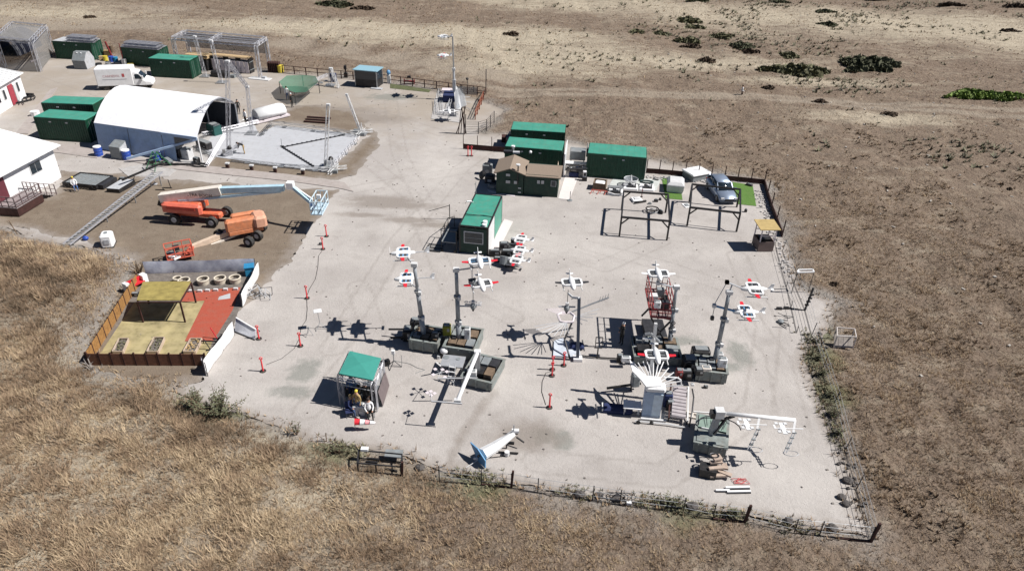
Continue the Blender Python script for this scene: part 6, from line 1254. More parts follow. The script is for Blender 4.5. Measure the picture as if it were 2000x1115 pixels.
M(o).box((cc.x-1.0,cc.y-.85,1.6),(3.7,.55,.85),an,.2).build('engine_cover',mat('coral_cover',(.72,.17,.11),.5),r); M(o).box((cc.x-1.0,cc.y-1.14,1.65),(2.6,.04,.3),an).build('cover_recess',mat('coral_recess',(.6,.08,.05),.5),r)
M(o).box((cc.x-.8,cc.y+.85,1.55),(3.0,.5,.7),an,.15).build('tank_cover',ORG,r)
b0=G(312,388,2.4); b0.y=cc.y; b0=PY(314,386,cc.y); b1=PY(432,371,cc.y); b2=PY(555,367,cc.y)
M(o).bar(b0,b1,.72).build('boom_base',CREAM,r); M(o).bar(b0+Vector((-.25,0,-.4)),b0+Vector((.5,0,-.75)),.5).build('boom_pivot',BLK,r)
M(o).bar(b1,b2,.5).build('boom_middle',SKYB,r); M(o).bar(b0.lerp(b1,.3)+Vector((0,-.3,-.42)),b2+Vector((-.3,-.1,-.3)),.2).build('hose_carrier',SKYB,r); M(o).bar(b0+Vector((1.2,0,-.9)),b0+Vector((3.8,0,-.5)),.3).build('lift_cylinder',STEEL,r)
lettering('JLG ULTRA BOOM',.42,BLK,r,tuple(b0.lerp(b1,.58)+Vector((0,-.42,-.12))-o),(math.pi/2,0,math.atan2((b1-b0).z,(b1-b0).x)*0+0.0)).rotation_euler=Matrix(((math.cos(an),0,math.sin(an)*1),(math.sin(an),0,-math.cos(an)),(0,1,0))).to_euler()
j=PY(567,362,cc.y); M(o).box(j,(.6,.6,.6)).build('knuckle',WHT,r); e=PY(607,395,cc.y-.9); M(o).bar(j,e,.28).build('jib',SKYB,r); M(o).bar(j+Vector((.35,0,-.15)),e+Vector((.2,0,.25)),.12).build('jib_cylinder',WHT,r)
def basket(c,w_,d_,h,mt,fl,par,o,rz=0):
    c=Vector(c); cs,sn=math.cos(rz),math.sin(rz); P=[c+Vector((x*cs-y*sn,x*sn+y*cs,0)) for x,y in ((-w_/2,-d_/2),(w_/2,-d_/2),(w_/2,d_/2),(-w_/2,d_/2))]
    M(o).plate(P,.05).build('floor_plate',fl,par)
    for z in (.06,.5,h):
        m=M(o)
        for a,b_ in zip(P,P[1:]+P[:1]): m.bar(a+Vector((0,0,z)),b_+Vector((0,0,z)),.07)
        m.build('rail_hoop',mt,par)
    for a,b_ in zip(P,P[1:]+P[:1]):
        for t in (0,.33,.66): q=a.lerp(b_,t); M(o).tube(q,q+Vector((0,0,h)),.035,5).build('upright',mt,par)
    return P
bc=G(624,412,.12); bc=Vector((bc.x,e.y,0)); bc=PY(625,409,e.y); bc.z=max(bc.z,.15); basket(bc,.95,2.4,1.25,mat('pale_blue_rail',(.55,.66,.72),.5),mat('pale_blue_floor',(.40,.52,.60),.6),r,o); M(o).box(bc+Vector((-.6,-.2,.3)),(.3,.6,.5)).build('basket_mount',mat('navy_steel',(.03,.06,.14),.5),r); M(o).box(bc+Vector((-.25,.9,.8)),(.35,.25,.35)).build('control_box',WHT,r)
# second lift
o=G(460,470); r=root('boom_lift','faded orange boom lift with its cream boom lowered to the lower left','boom lift',o)
for a,b_,q in ((488,482,.45),(430,468,.4),(513,452,.4),(505,470,.4)):
    c=G(a,b_-1); wheel((c.x,c.y,.45),.45,.38,r,o,(.35,1,0))
c=G(474,462); c.z=1.25
M(o).box(c+Vector((.2,.3,-.5)),(2.9,1.6,.4),R_(28),.1).build('chassis',ORG2,r); M(o).box(c+Vector((.15,-.2,.15)),(2.6,.75,.95),R_(28),.16).build('engine_cover',ORG2,r); M(o).box(c+Vector((1.4,.75,.2)),(1.1,1.7,.95),R_(28),.2).build('counterweight',mat('faded_peach_paint',(.62,.33,.22),.6),r); M(o).box(c+Vector((-.1,1.25,.1)),(2.2,.5,.7),R_(28),.12).build('tank_cover',ORG2,r)
u=PY(505,430,c.y+1.2); v=PY(376,483,c.y-2.2)
M(o).bar(u,v,.42).build('boom_base',mat('peach_cream_boom',(.66,.52,.40),.55),r); M(o).bar(u.lerp(v,.15)+Vector((.1,-.35,-.35)),u.lerp(v,.95)+Vector((.1,-.25,-.35)),.16).build('hose_carrier',CREAM,r); M(o).bar(u+Vector((-.2,.1,.22)),u.lerp(v,.2)+Vector((0,0,.24)),.3).build('boom_pivot',DARK,r)
bc=G(352,500,.35); rm=mat('red_orange_steel',(.62,.13,.08),.5)
basket(bc,2.0,.95,1.1,rm,mat('rusty_floor',(.25,.08,.06),.7),r,o,R_(30)); M(o).bar(v,bc+Vector((.6,.1,.3)),.3).build('jib',rm,r); M(o).box(bc+Vector((-.2,0,.75)),(.5,.3,.4),.5).build('control_box',DARK,r)
kit('black and white striped battery pack beside the red lift basket',(338,503),0,(.9,.6,.5),BLK)
for i,(a,b_) in enumerate(((334,498),(340,501),(346,504))): 
    p=G(a,b_,.5); M(p).box(p,(.14,.6,.12),-.5); o2=M(p).box(p,(.14,.6,.12),-.5).build('white_bar',WHT); tag(o2,'white bar on the black battery pack, %s of three'%('left','middle','right')[i],'bar')
# ---------- platform trailer, ramps, IBC ----------
A,B,an,LL=frame2((124,366),(190,373)); r=root('flat_trailer','flat grid-decked black trailer in front of the white building','trailer',A,an); Dt=2.6
M().bx(0,LL,0,.1,.3,.55).bx(0,LL,Dt-.1,Dt,.3,.55).build('side_beam',BLK,r) if 0 else None
for nm,b_ in (('side_beam',(0,LL,0,.1,.2,.55)),('side_beam',(0,LL,Dt-.1,Dt,.2,.55)),('end_beam',(0,.1,.11,Dt-.11,.2,.55)),('end_beam',(LL-.1,LL,.11,Dt-.11,.2,.55))): M().bx(*b_).build(nm,BLK,r)
for i in range(11): M().bx(.15+i*(LL-.3)/11,.15+i*(LL-.3)/11+(LL-.3)/11*.72,.12,Dt-.12,.42,.47).build('deck_slat',GREY,r)
for x in (.5,LL-.6): M().tube((x,-.05,.25),(x,.15,.25),.24,10).build('wheel',RUB,r)
M().bx(LL+.02,LL+.5,.3,Dt-.2,.1,.5).build('drawbar_box',DARK,r)
A,B,an,LL=frame2((210,376),(234,378)); r=root('ramp_block','white-topped black ramp block beside the launch rail','ramp',A,an); M().loft([[(0,0,0),(0,0,.4),(.3,2.2,.5),(.3,2.2,0)],[(LL,0,0),(LL,0,.4),(LL+.3,2.2,.5),(LL+.3,2.2,0)]]).build('block',BLK,r); M().plate([(0,0,.42),(LL,0,.42),(LL+.3,2.2,.52),(.3,2.2,.52)],.03).build('top_plate',LGREY,r)
kit('small black and steel motor on the gravel behind the ramp block',(240,352),0,(.6,.4,.3),BLK); kit('black coil pile at the trailer end',(203,362),0,(.9,.8,.4),BLK)
A,B,an,LL=frame2((199,486),(222,484)); r=root('white_ibc_tank','white square tank with rounded edges standing on bare dirt','tank',A,an); M().box((LL/2,.55,.6),(LL,1.1,1.1),0,.12).build('tank_shell',WHT,r); M().bx(-.03,LL+.03,-.03,1.13,.02,.1).build('pallet',BLK,r); M().bx(.3,LL-.2,-.05,.0,.4,.8).build('label_plate',LGREY,r); M().tube((LL/2,.55,1.15),(LL/2,.55,1.22),.15,10).build('cap',GREY,r)
p=G(168,469);r=root('blue_ball','small blue bag on bare dirt left of the white tank','bag',p); M().sph((0,0,.18),.22,10,6,(1.2,1,.85)).build('bag',BLUE,r,True); M().torus((0,0,.36),.08,.02,8,4).build('handle',BLUE,r)
for a,b_,lb in ((316,372,'thin black angle bracket on the dirt, right of the launch rail'),(330,368,'upright black rod on the dirt near the orange lift')):
    p=G(a,b_); r=root('ground_bracket',lb,'bracket',p); M().bar((-.6,0,.04),(.3,0,.04),.09).build('foot_bar',BLK,r); M().tube((.2,0,.08),(.1,0,.9 if a>320 else .3),.04,5).build('rod',BLK,r)
p=G(303,360);r=root('sign_stand','thin stand with a round head beside the launch rail','stand',p); M().tube((0,0,0),(0,0,1.1),.03,5).build('pole',LGREY,r); M().sph((0,0,1.15),.12,8,5).build('head',DARK,r); M().box((0,0,.02),(.4,.4,.04)).build('base',LGREY,r)
p=G(36,460);r=root('dead_post','thin dark leaning stick at the grass edge, far left','stick',p); M().tube((0,0,-.1),(-.5,.2,1.3),.04,5).tube((-.3,.1,.8),(-.7,.2,1.2),.02,4).build('branch',TWIG,r)
# ---------- delivery van ----------
p=G(236,172); an=R_(14); r=root('delivery_van','white box delivery van with faded red lettering parked behind the big tent','van',p,an)
M().box((-.2,0,1.75),(4.6,2.1,2.3),0,.1).build('cargo_box',WHT,r); M().loft([[(x,-w_,.55),(x,-w_,z*.72),(x,-w_*.88,z),(x,w_*.88,z),(x,w_,z*.72),(x,w_,.55)] for x,w_,z in ((2.12,1.0,2.3),(2.7,1.0,2.2),(3.5,.98,1.35),(4.2,.9,1.15),(4.35,.85,.95))]).build('cab',WHT,r,False)
M().plate([(2.82,-.8,2.12),(2.82,.8,2.12),(3.46,.82,1.42),(3.46,-.82,1.42)],.03).build('windscreen',GLASS,r)
for s in (-1,1): M().add([(2.3,s*1.02,1.45),(3.35,s*1.02,1.35),(2.85,s*.98,2.0),(2.35,s*.98,2.05)],[(0,1,2,3)]).build('side_window',GLASS,r); M().box((3.3,s*1.2,1.65),(.15,.3,.4)).build('mirror',WHTD,r); M().box((4.25,s*.65,.85),(.1,.3,.2)).build('headlight',LGREY,r)
M().box((.9,0,.45),(6.4,1.7,.3)).build('chassis',BLK,r); M().box((-2.55,0,.4),(.2,1.8,.2)).build('bumper',LGREY,r)
w0=M().tube((0,-.13,0),(0,.13,0),.38,12).build('wheel',RUB,r); w0.location=(-1.5,-.85,.38)
for c in ((-1.5,.85,.38),(3.2,-.85,.38),(3.2,.85,.38)): twin(w0,c)
rl=mat('faded_red_print',(.45,.08,.08),.6)
lettering('CARMEDIX',.42,mat('faded_pink_print',(.6,.38,.38),.6),r,(-.55,-1.06,1.75),(math.pi/2,0,0)); M().box((.95,-1.062,1.95),(.3,.01,.42)).build('printed_block',rl,r); M().box((-.2,-1.062,1.45),(3.0,.01,.06)).build('printed_line',mat('grey_print',(.4,.4,.42),.6),r)
# ---------- far launcher ----------
p=G(889,226); r=root('far_test_stand','white ramp and truss base of the far launcher at the fence corner','launcher',p)
a1=G(884,226,.5);a2=G(868,158,1.2); M(p).plate([G(890,215,.9),G(902,215,.9),G(893,170,1.0),G(886,170,1.0)],.1).build('white_ramp',WHTD,r); M(p).add([G(892,212,1.4),G(912,206,.1),G(905,172,.1),G(893,172,1.4)],[(0,1,2,3)]).build('clear_screen',VINYL,r)
m=M(p); m.truss(G(851,196,.2),G(853,222,.2),.35,.03); m.truss(G(853,222,.2),G(895,226,.2),.3,.03); m.truss(G(872,222,.2),G(886,180,.6),.35,.03); m.build('base_truss',LGREY,r)
m=M(p); m.truss(G(858,175,.1),G(864,224,.1),.3,.03); m.build('side_truss',LGREY,r)
M(p).box(G(878,188,.6),(1.6,2.4,.8)).build('machine',NAVY,r); M(p).box(G(873,178,.3),(1.4,1.2,.5)).build('pale_case',PINKW,r)
M(p).plate([G(855,172,.05),G(905,178,.05),G(900,240,.05),G(842,232,.05)],.03).build('ground_sheet',CONC,r)
for a,b_,c_,d_ in ((902,205,921,216),(902,198,920,200),(905,190,918,190)): M(p).tube(G(a,b_,.2),G(c_,d_,.2),.04,4).build('side_strut',WHTD,r)
b_=G(888,196); t=PY(884,72,b_.y); r=root('telescopic_mast','thin far telescopic mast rising above the fence into the dry field','mast',b_); M(b_).tube(b_,b_.lerp(t,.5),.16,8).build('lower_tube',LGREY,r); M(b_).tube(b_.lerp(t,.5),t,.09,8).build('upper_tube',STEEL,r); M(b_).box(b_.lerp(t,.5),(.4,.4,.3)).build('collar',WHTD,r); M(b_).bar(t,t+Vector((-1.2,0,.1)),.1).build('top_arm',STEEL,r); M(b_).box(b_.lerp(t,.25),(.4,.5,1.4)).build('winch_box',LGREY,r)
make_drone('small aircraft at the top of the far mast, seen against dry grass',PY(866,72,b_.y+1),R_(178),prop=False,tail=0,wingm=LGREY)
make_drone('lower aircraft on the far mast with a red wing tip, seen against dry grass',PY(865,109,b_.y+1),R_(174),prop=False,tail=0)
make_drone('aircraft resting on the base of the far launcher',G(877,218,1.2),R_(-80),prop=False,tail=0,wingm=WHT,blue=False,sc_=.9)
# ---------- drone cluster beside window container ----------
for a,b_,lb,rz in ((1016,468,'rearmost aircraft of the parked group, with a red wing up',-12),(1014,490,'middle aircraft of the parked group, tail to the right',-10),(1008,508,'front aircraft of the parked group beside the grey drum, tail to the right',-14)):
    make_drone(lb,G(a,b_,.75),R_(180+rz),prop=False,tail=0,blue=False,grp='aircraft parked beside the window container')
for a,b_,s,lb in ((984,487,(.8,.6,.7),'grey cart of parts left of the middle parked aircraft'),(990,498,(1.0,.5,.5),'black cart of parts left of the front parked aircraft'),(1004,478,(.6,.5,.6),'dark case under the rearmost parked aircraft'),(972,510,(.7,.4,.4),'small dark crate by the container corner'),(1000,520,(1.2,.3,.3),'black frame on the ground before the parked aircraft'),(966,500,(1.0,.4,.6),'black box at the right front foot of the window container')):
    kit(lb,(a,b_),0,s,DARK if s[0]<.9 else BLK,'parts cart','parts_cart')
p=G(985,520);r=root('grey_drum_bowl','grey round bowl half turned over, in front of the parked aircraft','bowl',p); M().tube((0,0,.15),(.1,.3,.75),.42,14,.5).build('bowl_shell',GREY,r); M().tube((-.02,-.02,.12),(0,.0,.16),.38,14).build('bowl_opening',BLK,r)
# ---------- enclosure ----------
slab('enclosure_floor',px((190,710),(270,548),(295,515),(500,513),(500,560),(468,600),(455,640),(405,715)),SOIL,0,.03)
slab('straw_turf',px((186,706),(262,592),(402,588),(362,668),(358,668),(415,668),(400,706)),STRAW,.0,.04)
slab('red_carpet',px((360,571),(470,562),(454,607),(416,667),(361,667),(400,588),(352,591)),CARP,.0,.05)
def bfence(name,label,pts,h,n,mt,postm,pw=.09,mat2=None):
    W_=[G(*p) for p in pts]; o=W_[0]; r=root(name,label,'fence',o); A,B=W_[0],W_[1]
    P=[A.lerp(B,i/n) for i in range(n+1)]; p0=M().box((0,0,h/2+.04),(pw,pw,h+.08)).build('post',postm,r)
    for i,p in enumerate(P): c=p0 if i==0 else twin(p0,p-o); c.location=p-o
    for a,b_ in zip(P,P[1:]):
        e=(b_-a).normalized()*pw*.5; M(o).plate([a+e+Vector((0,0,.03)),b_-e+Vector((0,0,.03)),b_-e+Vector((0,0,h)),a+e+Vector((0,0,h))],.03).build('board_panel',mt,r)
    return r
bfence('board_fence','orange-brown board fence down the left side of the straw yard',[(174,712),(272,556)],.95,10,FPANEL,BROWN)
bfence('board_fence','reddish brown board fence along the front of the straw yard',[(176,713),(404,714)],.95,10,FPANR,BROWN)
def banner(name,label,pts,h,mt,n,sag=.04,posts=True):
    W_=[G(*p) for p in pts]; o=W_[0]; r=root(name,label,'banner fence',o); k=n*4; V=[]
    d=(W_[1]-W_[0]); nrm=Vector((d.y,-d.x,0)).normalized()
    for i in range(k+1):
        t=i/k; p=W_[0].lerp(W_[1],t); w1=math.sin(t*17)*.03+math.sin(t*41)*.015; V+= [p+nrm*(w1-.06)+Vector((0,0,.05)),p+nrm*w1+Vector((0,0,h*.5)),p-nrm*.04*math.sin(t*9)+Vector((0,0,h+math.sin(t*30)*.012))]
    M(o).add(V,[(i*3+j,(i+1)*3+j,(i+1)*3+j+1,i*3+j+1) for i in range(k) for j in (0,1)]).build('banner',mt,r,True)
    for i in range(n+1):
        p=W_[0].lerp(W_[1],i/n); M(o).tube(p-nrm*.1,p-nrm*.1+Vector((0,0,h)),.03,5).build('post',DARK,r)
    return r
banner('banner_fence','silvery blue banner fence along the rear of the straw yard',[(285,536),(500,530)],1.15,BANR,4)
banner('banner_fence','white banner fence on the right of the hot tubs, upper piece',[(476,600),(509,536)],1.15,WHT,3)
banner('banner_fence','white banner fence beside the red carpet, lower piece',[(404,733),(460,655)],1.2,WHT,5)
banner('banner_fence','short white banner piece at the front corner of the straw yard',[(398,722),(403,735)],1.1,mat('off_white_banner',(.62,.60,.66),.7),1)
# canopy
h=1.85; Fr=G(362,630);Br=G(383,592); C1=G(348,592,h);C2=G(376,546,h);C3=G(283,547,h);C4=G(264,592,h); C1=Vector((Fr.x,Fr.y,h)); C2=Vector((Br.x,Br.y,h)); C4=C1+(C4-G(348,592,h)); C3=C2+(C3-G(376,546,h)); o=Vector((Fr.x,Fr.y,0)); r=root('straw_canopy','flat straw-coloured shade canopy on dark posts over the straw yard','canopy',o)
M(o).plate([C1,C2,C3,C4],.06).build('roof_mat',CANOP,r)
for c in (C1,C2,C3,C4): M(o).bar((c.x,c.y,0),c-Vector((0,0,.07)),.1).build('post',BROWN,r)
for a,b_ in ((C1,C2),(C4,C3),(C1,C4),(C2,C3)): M(o).bar(a-Vector((0,0,.12)),b_-Vector((0,0,.12)),.08).build('beam',BROWN,r)
for a,b_,lb in ((460,551,'rightmost round cream tub ring by the blue bin'),(431,552,'second round cream tub ring from the right'),(398,554,'third round cream tub ring from the right'),(361,556,'fourth round cream tub ring, partly behind the canopy'),(348,552,'last small cream tub ring at the canopy edge')):
    p=G(a,b_); r=root('round_tub',lb,'tub',p,0,'round cream tub rings in a row'); s=1 if a>355 else .7; cm=mat('cream_tub',(.55,.49,.40),.7); M().torus((0,0,.42),.42*s,.07,18,6).build('rim',cm,r,True); M().tube((0,0,.0),(0,0,.42),.40*s,18,.45*s,False).build('tub_wall',cm,r,True); M().tube((0,0,.02),(0,0,.2),.38*s,14).build('soil_fill',SOIL,r)
A,B,an,LL=frame2((480,541),(498,539)); r=root('blue_bin','bright blue bin in the rear right corner of the yard','bin',A,an); M().box((LL/2,.3,.38),(LL,.7,.74),0,.05).build('bin_body',CYAN,r); M().box((LL/2,.3,.8),(LL*1.08,.78,.08)).build('lid',mat('bright_blue_lid',(.03,.22,.42),.5),r)
for i,(a,b_) in enumerate(((374,571),(391,571),(406,570),(422,569),(441,568),(461,567))):
    p=G(a,b_); r=root('white_brick','white edging block, %s from the left above the red carpet'%('first','second','third','fourth','fifth','sixth')[i],'block',p,.05); M().box((0,0,.12),(.32,.16,.2)).build('block_body',WHTD,r); M().box((0,0,.225),(.26,.1,.02)).build('top_plate',WHT,r)
slab('grey_mat',px((428,581),(450,574),(450,584),(426,587)),LGREY,.0,.07)
for k,(q,lb,mt) in enumerate(((((222,692),(241,692),(252,667),(235,667)),'left',LEAFM),(((289,692),(310,692),(322,665),(303,665)),'middle',LEAFM),(((360,692),(382,692),(395,667),(374,667)),'right',STRAW))):
    P=[G(*p) for p in q]; o=P[0]; r=root('planter_bed','low wooden planter bed in the straw yard, %s of three'%lb,'planter',o)
    for a,b_ in zip(P,P[1:]+P[:1]): M(o).plate([a,b_,b_+Vector((0,0,.3)),a+Vector((0,0,.3))],.05).build('side_board',mat('pale_planter_board',(.48,.38,.30),.8,var=.15),r)
    M(o).prism([tuple(p) for p in P],.05,.15).build('soil_fill',SOIL,r)
    m=M(o)
    for i in range(70):
        a,b_=random.random(),random.random(); p=P[0].lerp(P[1],a).lerp(P[3].lerp(P[2],a),b_)+Vector((0,0,.16+random.random()*.12)); u=Vector((random.uniform(-1,1),random.uniform(-1,1),.4))*.07; v=Vector((-u.y,u.x,.02)); m.add([p-u,p+v,p+u,p-v],[(0,1,2,3)])
    m.build('plants',mt if k<2 else KHK,r,fix=False)
p=G(268,563);r=root('play_bench','red and white bench against the left board fence','bench',p,R_(60)); M().box((0,0,.4),(1.3,.35,.1)).build('seat',RED,r); M().box((0,.2,.6),(1.3,.08,.35)).build('backrest',RED,r); M().box((-.7,.1,.4),(.3,.5,.75)).build('end_block',WHT,r); M().box((.75,.1,.45),(.4,.5,.8)).build('end_block',WHT,r)
kit('black box at the foot of the red and white bench',(265,578),0,(.6,.35,.3),BLK)
for a,b_,lb,t_ in ((425,662,'red scooter-like post by the right carpet edge',RED),(412,684,'dark play frame by the lower white banner',DARK)):
    p=G(a,b_); r=root('play_post',lb,'post',p,.4); M().tube((0,0,0),(-.3,.2,.9),.035,5).build('shaft',t_,r); M().box((0,0,.04),(.6,.12,.08)).build('foot',BLK,r)
p=G(412,672); r=root('black_bar','black bar lying across by the right end of planter beds','bar',p); M().bar((-.6,0,.25),(.7,0,.25),.08).build('bar',BLK,r); M().bar((-.5,0,0),(-.5,0,.25),.05).bar((.6,0,0),(.6,0,.25),.05).build('foot',BLK,r)
for a,b_,lb in ((273,532,'bare forked stump at the rear left corner of the straw yard'),(182,725,'grey dead stump with split branches at the front left corner')):
    p=G(a,b_); r=root('dead_stump',lb,'stump',p); m=M(); rs=random.Random(a)
    for i in range(9): q=Vector((rs.uniform(-.6,.6),rs.uniform(-.5,.3),rs.uniform(.2,1.0))); m.tube((rs.uniform(-.1,.1),0,-.1),q,.07,5,.03); m.tube(q,q+Vector((rs.uniform(-.3,.3),rs.uniform(-.2,.2),.25)),.03,4,.01)
    m.build('branches',TWIG if a>200 else mat('silver_wood',(.38,.34,.31),.8,var=.3),r); M().tube((0,0,-.1),(.05,0,.25),.14,6,.1).build('trunk',TWIG,r)
A,B,an,LL=frame2((461,660),(499,664)); an=math.atan2(*(lambda d:(d.y,d.x))(G(502,664)-G(462,650)))
q=[(459,645),(499,663),(499,650),(460,628)]; P=[G(459,648),G(498,664)]; o=P[0]; r=root('white_barrier','leaning white mesh barrier right of the lower banner fence','barrier',o)
d=P[1]-P[0]; M(o).plate([P[0],P[1],P[1]+Vector((.0,.5,.5)),P[0]+Vector((0,.6,.75))],.03).build('mesh_panel',mat('white_mesh',(.55,.56,.60),.6),r); 
for a,b_ in ((P[0],P[1]),(P[0]+Vector((0,.6,.77)),P[1]+Vector((0,.5,.52)))): M(o).bar(a+Vector((0,-.03,.04)),b_+Vector((0,-.03,.04)),.07).build('frame_bar',DARK if a==P[0] else WHT,r)
for t in (0,1): a=P[0].lerp(P[1],t)+Vector((0,.55,.6)); M(o).tube(a,(a.x,a.y+.5,0),.03,5).build('leg',DARK,r)
p=G(515,580);r=root('folded_chairs','heap of folded grey chairs outside the white banner fence','chair heap',p); rs=random.Random(3)
for i in range(7):
    m=M(); c=Vector((rs.uniform(-.8,.8),rs.uniform(-.4,.4),.1)); a=rs.random()*3; u=Vector((math.cos(a),math.sin(a),0))*.45; v=Vector((-math.sin(a)*.3,math.cos(a)*.3,.5)); m.path([c-u,c+u,c+u+v,c-u+v,c-u],.025,4); m.build('chair_frame',DARK if i%2 else LGREY,r)
# ---------- delineator posts ----------
DEL=[(638,462),(631,487),(600,583),(506,662),(587,676),(514,725),(1079,722),(1101,714),(1073,796),(914,305),(921,305),(1078,734)]
LB=['topmost of the four left of the open gravel','just below the topmost, beside a small black box','alone left of the tripod lamp','at the end of the leaning white barrier','right of the leaning white barrier, beside the long cable','lowest on the left, in front of the wet patch','left of a pair at the pale platform edge','right of a pair at the pale platform edge','alone on open gravel between centre bin and white fan','left of a close pair by the low board fence','right of a close pair by the low board fence','lowest of three by the pale platform']
r0=None
for (a,b_),lb in zip(DEL,LB):
    p=G(a,b_); L_='red and white loop-topped delineator post, '+lb
    if not r0:
        r0=root('delineator_post',L_,'delineator',p,0,'red delineator posts on black bases'); M().tube((0,0,.03),(0,0,1.0),.06,8,.05).build('tube',REDF,r0); M().torus((0,0,1.05),.09,.035,10,5,axis='y').build('loop_top',REDF,r0); M().tube((0,0,.55),(0,0,.64),.05,8).build('white_band',WHT,r0); M().tube((0,0,0),(0,0,.06),.2,8).build('rubber_base',RUB,r0)
    else: dup(r0,p,random.uniform(-.3,.3),L_)
for i,(a,b_,lb) in enumerate(((1075,395,'slim dark post on a round base in front of the shed'),)):
    pass
p=G(1113,392);r=root('slim_post','slim dark post on a round base at the corner of the white ground sheet','post',p); cyl(.03,1.0,6).build('shaft',DARK,r); cyl(.25,.06,12).build('base',GREY,r)
kit('small black box between the two upper delineators',(626,478),0,(.22,.2,.22),BLK)
def cable(label,pts,rad=.02,mt=BLK):
    P=[G(a,b_,.02) for a,b_ in pts]; o=P[0]; tag(M(o).path(P,rad,4).build('ground_cable',mt),label,'cable')
cable('thin black cable curving down the left of the yard past the delineators',[(630,488),(622,500),(621,520),(616,545),(604,565),(599,580),(600,605),(598,625),(588,640),(585,660),(575,680),(550,700),(520,712)])
cable('thin cable from the platform delineators down to the lone one',[(1079,724),(1066,728),(1059,745),(1058,765),(1066,790)])
cable('thin grey cable on the gravel left of the centre ballast bins',[(768,704),(800,710),(815,718),(830,722),(812,728)],.015,GREY)
# ---------- racks and frames right and bottom ----------
def openrack(label,pts,h,mt,shelves=(.3,.9),name='rack'):
    P=[G(*p) for p in pts]; o=P[0]; r=root(name,label,'rack',o)
    for p in P: M(o).bar(p,p+Vector((0,0,h)),.07).build('post',mt,r)
    for z in shelves:
        for a,b_ in zip(P,P[1:]+P[:1]): M(o).bar(a+Vector((0,0,z)),b_+Vector((0,0,z)),.06).build('rail',mt,r)
    return r,P,o
r,P,o=openrack('low dark steel rack with white corners at the bottom edge, left of the tail section',[(700,922),(785,930),(786,905),(702,897)],.75,DARK,(.1,.72))
for t in (.25,.5): M(o).bar(P[0].lerp(P[1],.15)+Vector((0,.2+t,.4)),P[0].lerp(P[1],.42)+Vector((0,.2+t,.4)),.1).build('shelf_bar',BLK,r)
M(o).bar(P[0].lerp(P[1],.42),P[0].lerp(P[1],.42)+Vector((0,0,.75)),.07).build('post',DARK,r); M(o).box(P[3].lerp(P[2],.15)+Vector((0,0,.85)),(.4,.25,.15)).build('white_cap',WHT,r)
for a,b_,c_,d_ in ((754,915,776,920),(758,925,776,929)): M(o).bar(G(a,b_,.1),G(c_,d_,.1),.09).build('loose_bar',BLK,r)
M(o).plate([P[2]+Vector((-1.0,.05,.4)),P[2]+Vector((0,0,.4)),P[2]+Vector((0,.6,.45)),P[2]+Vector((-1,.6,.45))],.03).build('grey_sheet',GREY,r)
r,P,o=openrack('white-edged steel rack holding pale boards in the dry field at right',[(1628,678),(1665,680),(1662,664),(1628,661)],1.0,mat('pale_edge_steel',(.55,.50,.47),.6),(.98,))
for i,x in enumerate((.1,.35,.6,.85)): q=P[0].lerp(P[1],x); M(o).plate([q+Vector((-.15,0,.02)),q+Vector((.2,0,.02)),q+Vector((.25,.5,.8)),q+Vector((-.1,.5,.8))],.03).build('board',mat('weathered_pale_board',(.34,.30,.27),.8,var=.2),r)
A=PY(1558,530,44); p=G(1572,570); r=root('goal_frame','small white rectangular frame held on two thin poles outside the right wire fence','frame',G(1565,590)); o=G(1565,590); T=[G(a,b_,1.9) for a,b_ in ((1557,532),(1590,531),(1587,526),(1560,527))]
for a,b_ in zip(T,T[1:]+T[:1]): M(o).bar(a,b_,.09).build('frame_bar',WHT,r)
for c in (T[0],T[1]): M(o).tube((c.x,c.y,0),c,.03,5).build('pole',DARK,r)
o=G(1572,606); r=root('dark_ladder_post','leaning dark ladder post with an arm reaching over the gravel at right','post',o); e=G(1584,572,1.2); M(o).bar(o,o+Vector((.25,.2,1.9)),.12).build('post',DARK,r); M(o).bar(o,G(1532,600,.05),.07).build('ground_arm',DARK,r)
for a,b_ in ((1522,602),(1536,601)): M(o).box(G(a,b_,.1),(.4,.2,.15)).build('motor',BLK,r)
for i in range(4): M(o).box(o+Vector((.03+.05*i,0,.5+.3*i)),(.3,.12,.1)).build('rung',BLK,r)
o=G(1540,630); r=root('scrap_pile','tangle of dark rods and a bowl on gravel by the right wire fence','scrap pile',o); rs=random.Random(9)
for i in range(9): a=Vector((rs.uniform(-.8,.8),rs.uniform(-1.2,1.0),.05)); b_=a+Vector((rs.uniform(-.7,.7),rs.uniform(-.8,.8),rs.uniform(0,.35))); M(o).tube(o+a,o+b_,.03,4).build('rod',DARK,r)
M(o).sph(o+Vector((-.6,0,.1)),.25,8,5,(1,1,.6)).build('bowl',GREY,r)
def wire_fence(label,pts,h=1.1,every=None,mt=DARK,wires=(.35,.7,1.05),lean=0,pr=.03,bottom=True):
    P=[G(*p) for p in pts]; o=P[0]; r=root('wire_fence',label,'fence',o)
    for i,p in enumerate(P):
        M(o).tube(p+Vector((0,0,-.1)),p+Vector((lean,0,h)),pr,5).build('post',mt,r)
    for a,b_ in zip(P,P[1:]):
        for z in wires: M(o).tube(a+Vector((lean*z/h,0,z)),b_+Vector((lean*z/h,0,z)),.012,3,cap=False).build('wire',STEEL,r)
        if bottom: M(o).tube(a+Vector((0,0,.05)),b_+Vector((0,0,.05)),.02,4).build('bottom_rail',DARK,r)
wire_fence('wire fence with dark posts along the bottom edge of the gravel yard',[(858,938),(940,948),(998,953),(1050,962),(1157,977),(1210,985),(1334,1000),(1392,1012),(1454,1018),(1550,1042),(1600,1046),(1698,1057)],1.1)
wire_fence('wire fence leaving the bottom right corner up the right side of the yard',[(1698,1057),(1672,955),(1650,880),(1628,790),(1606,720),(1585,655),(1572,606),(1550,553),(1528,490)],1.1,lean=.12)
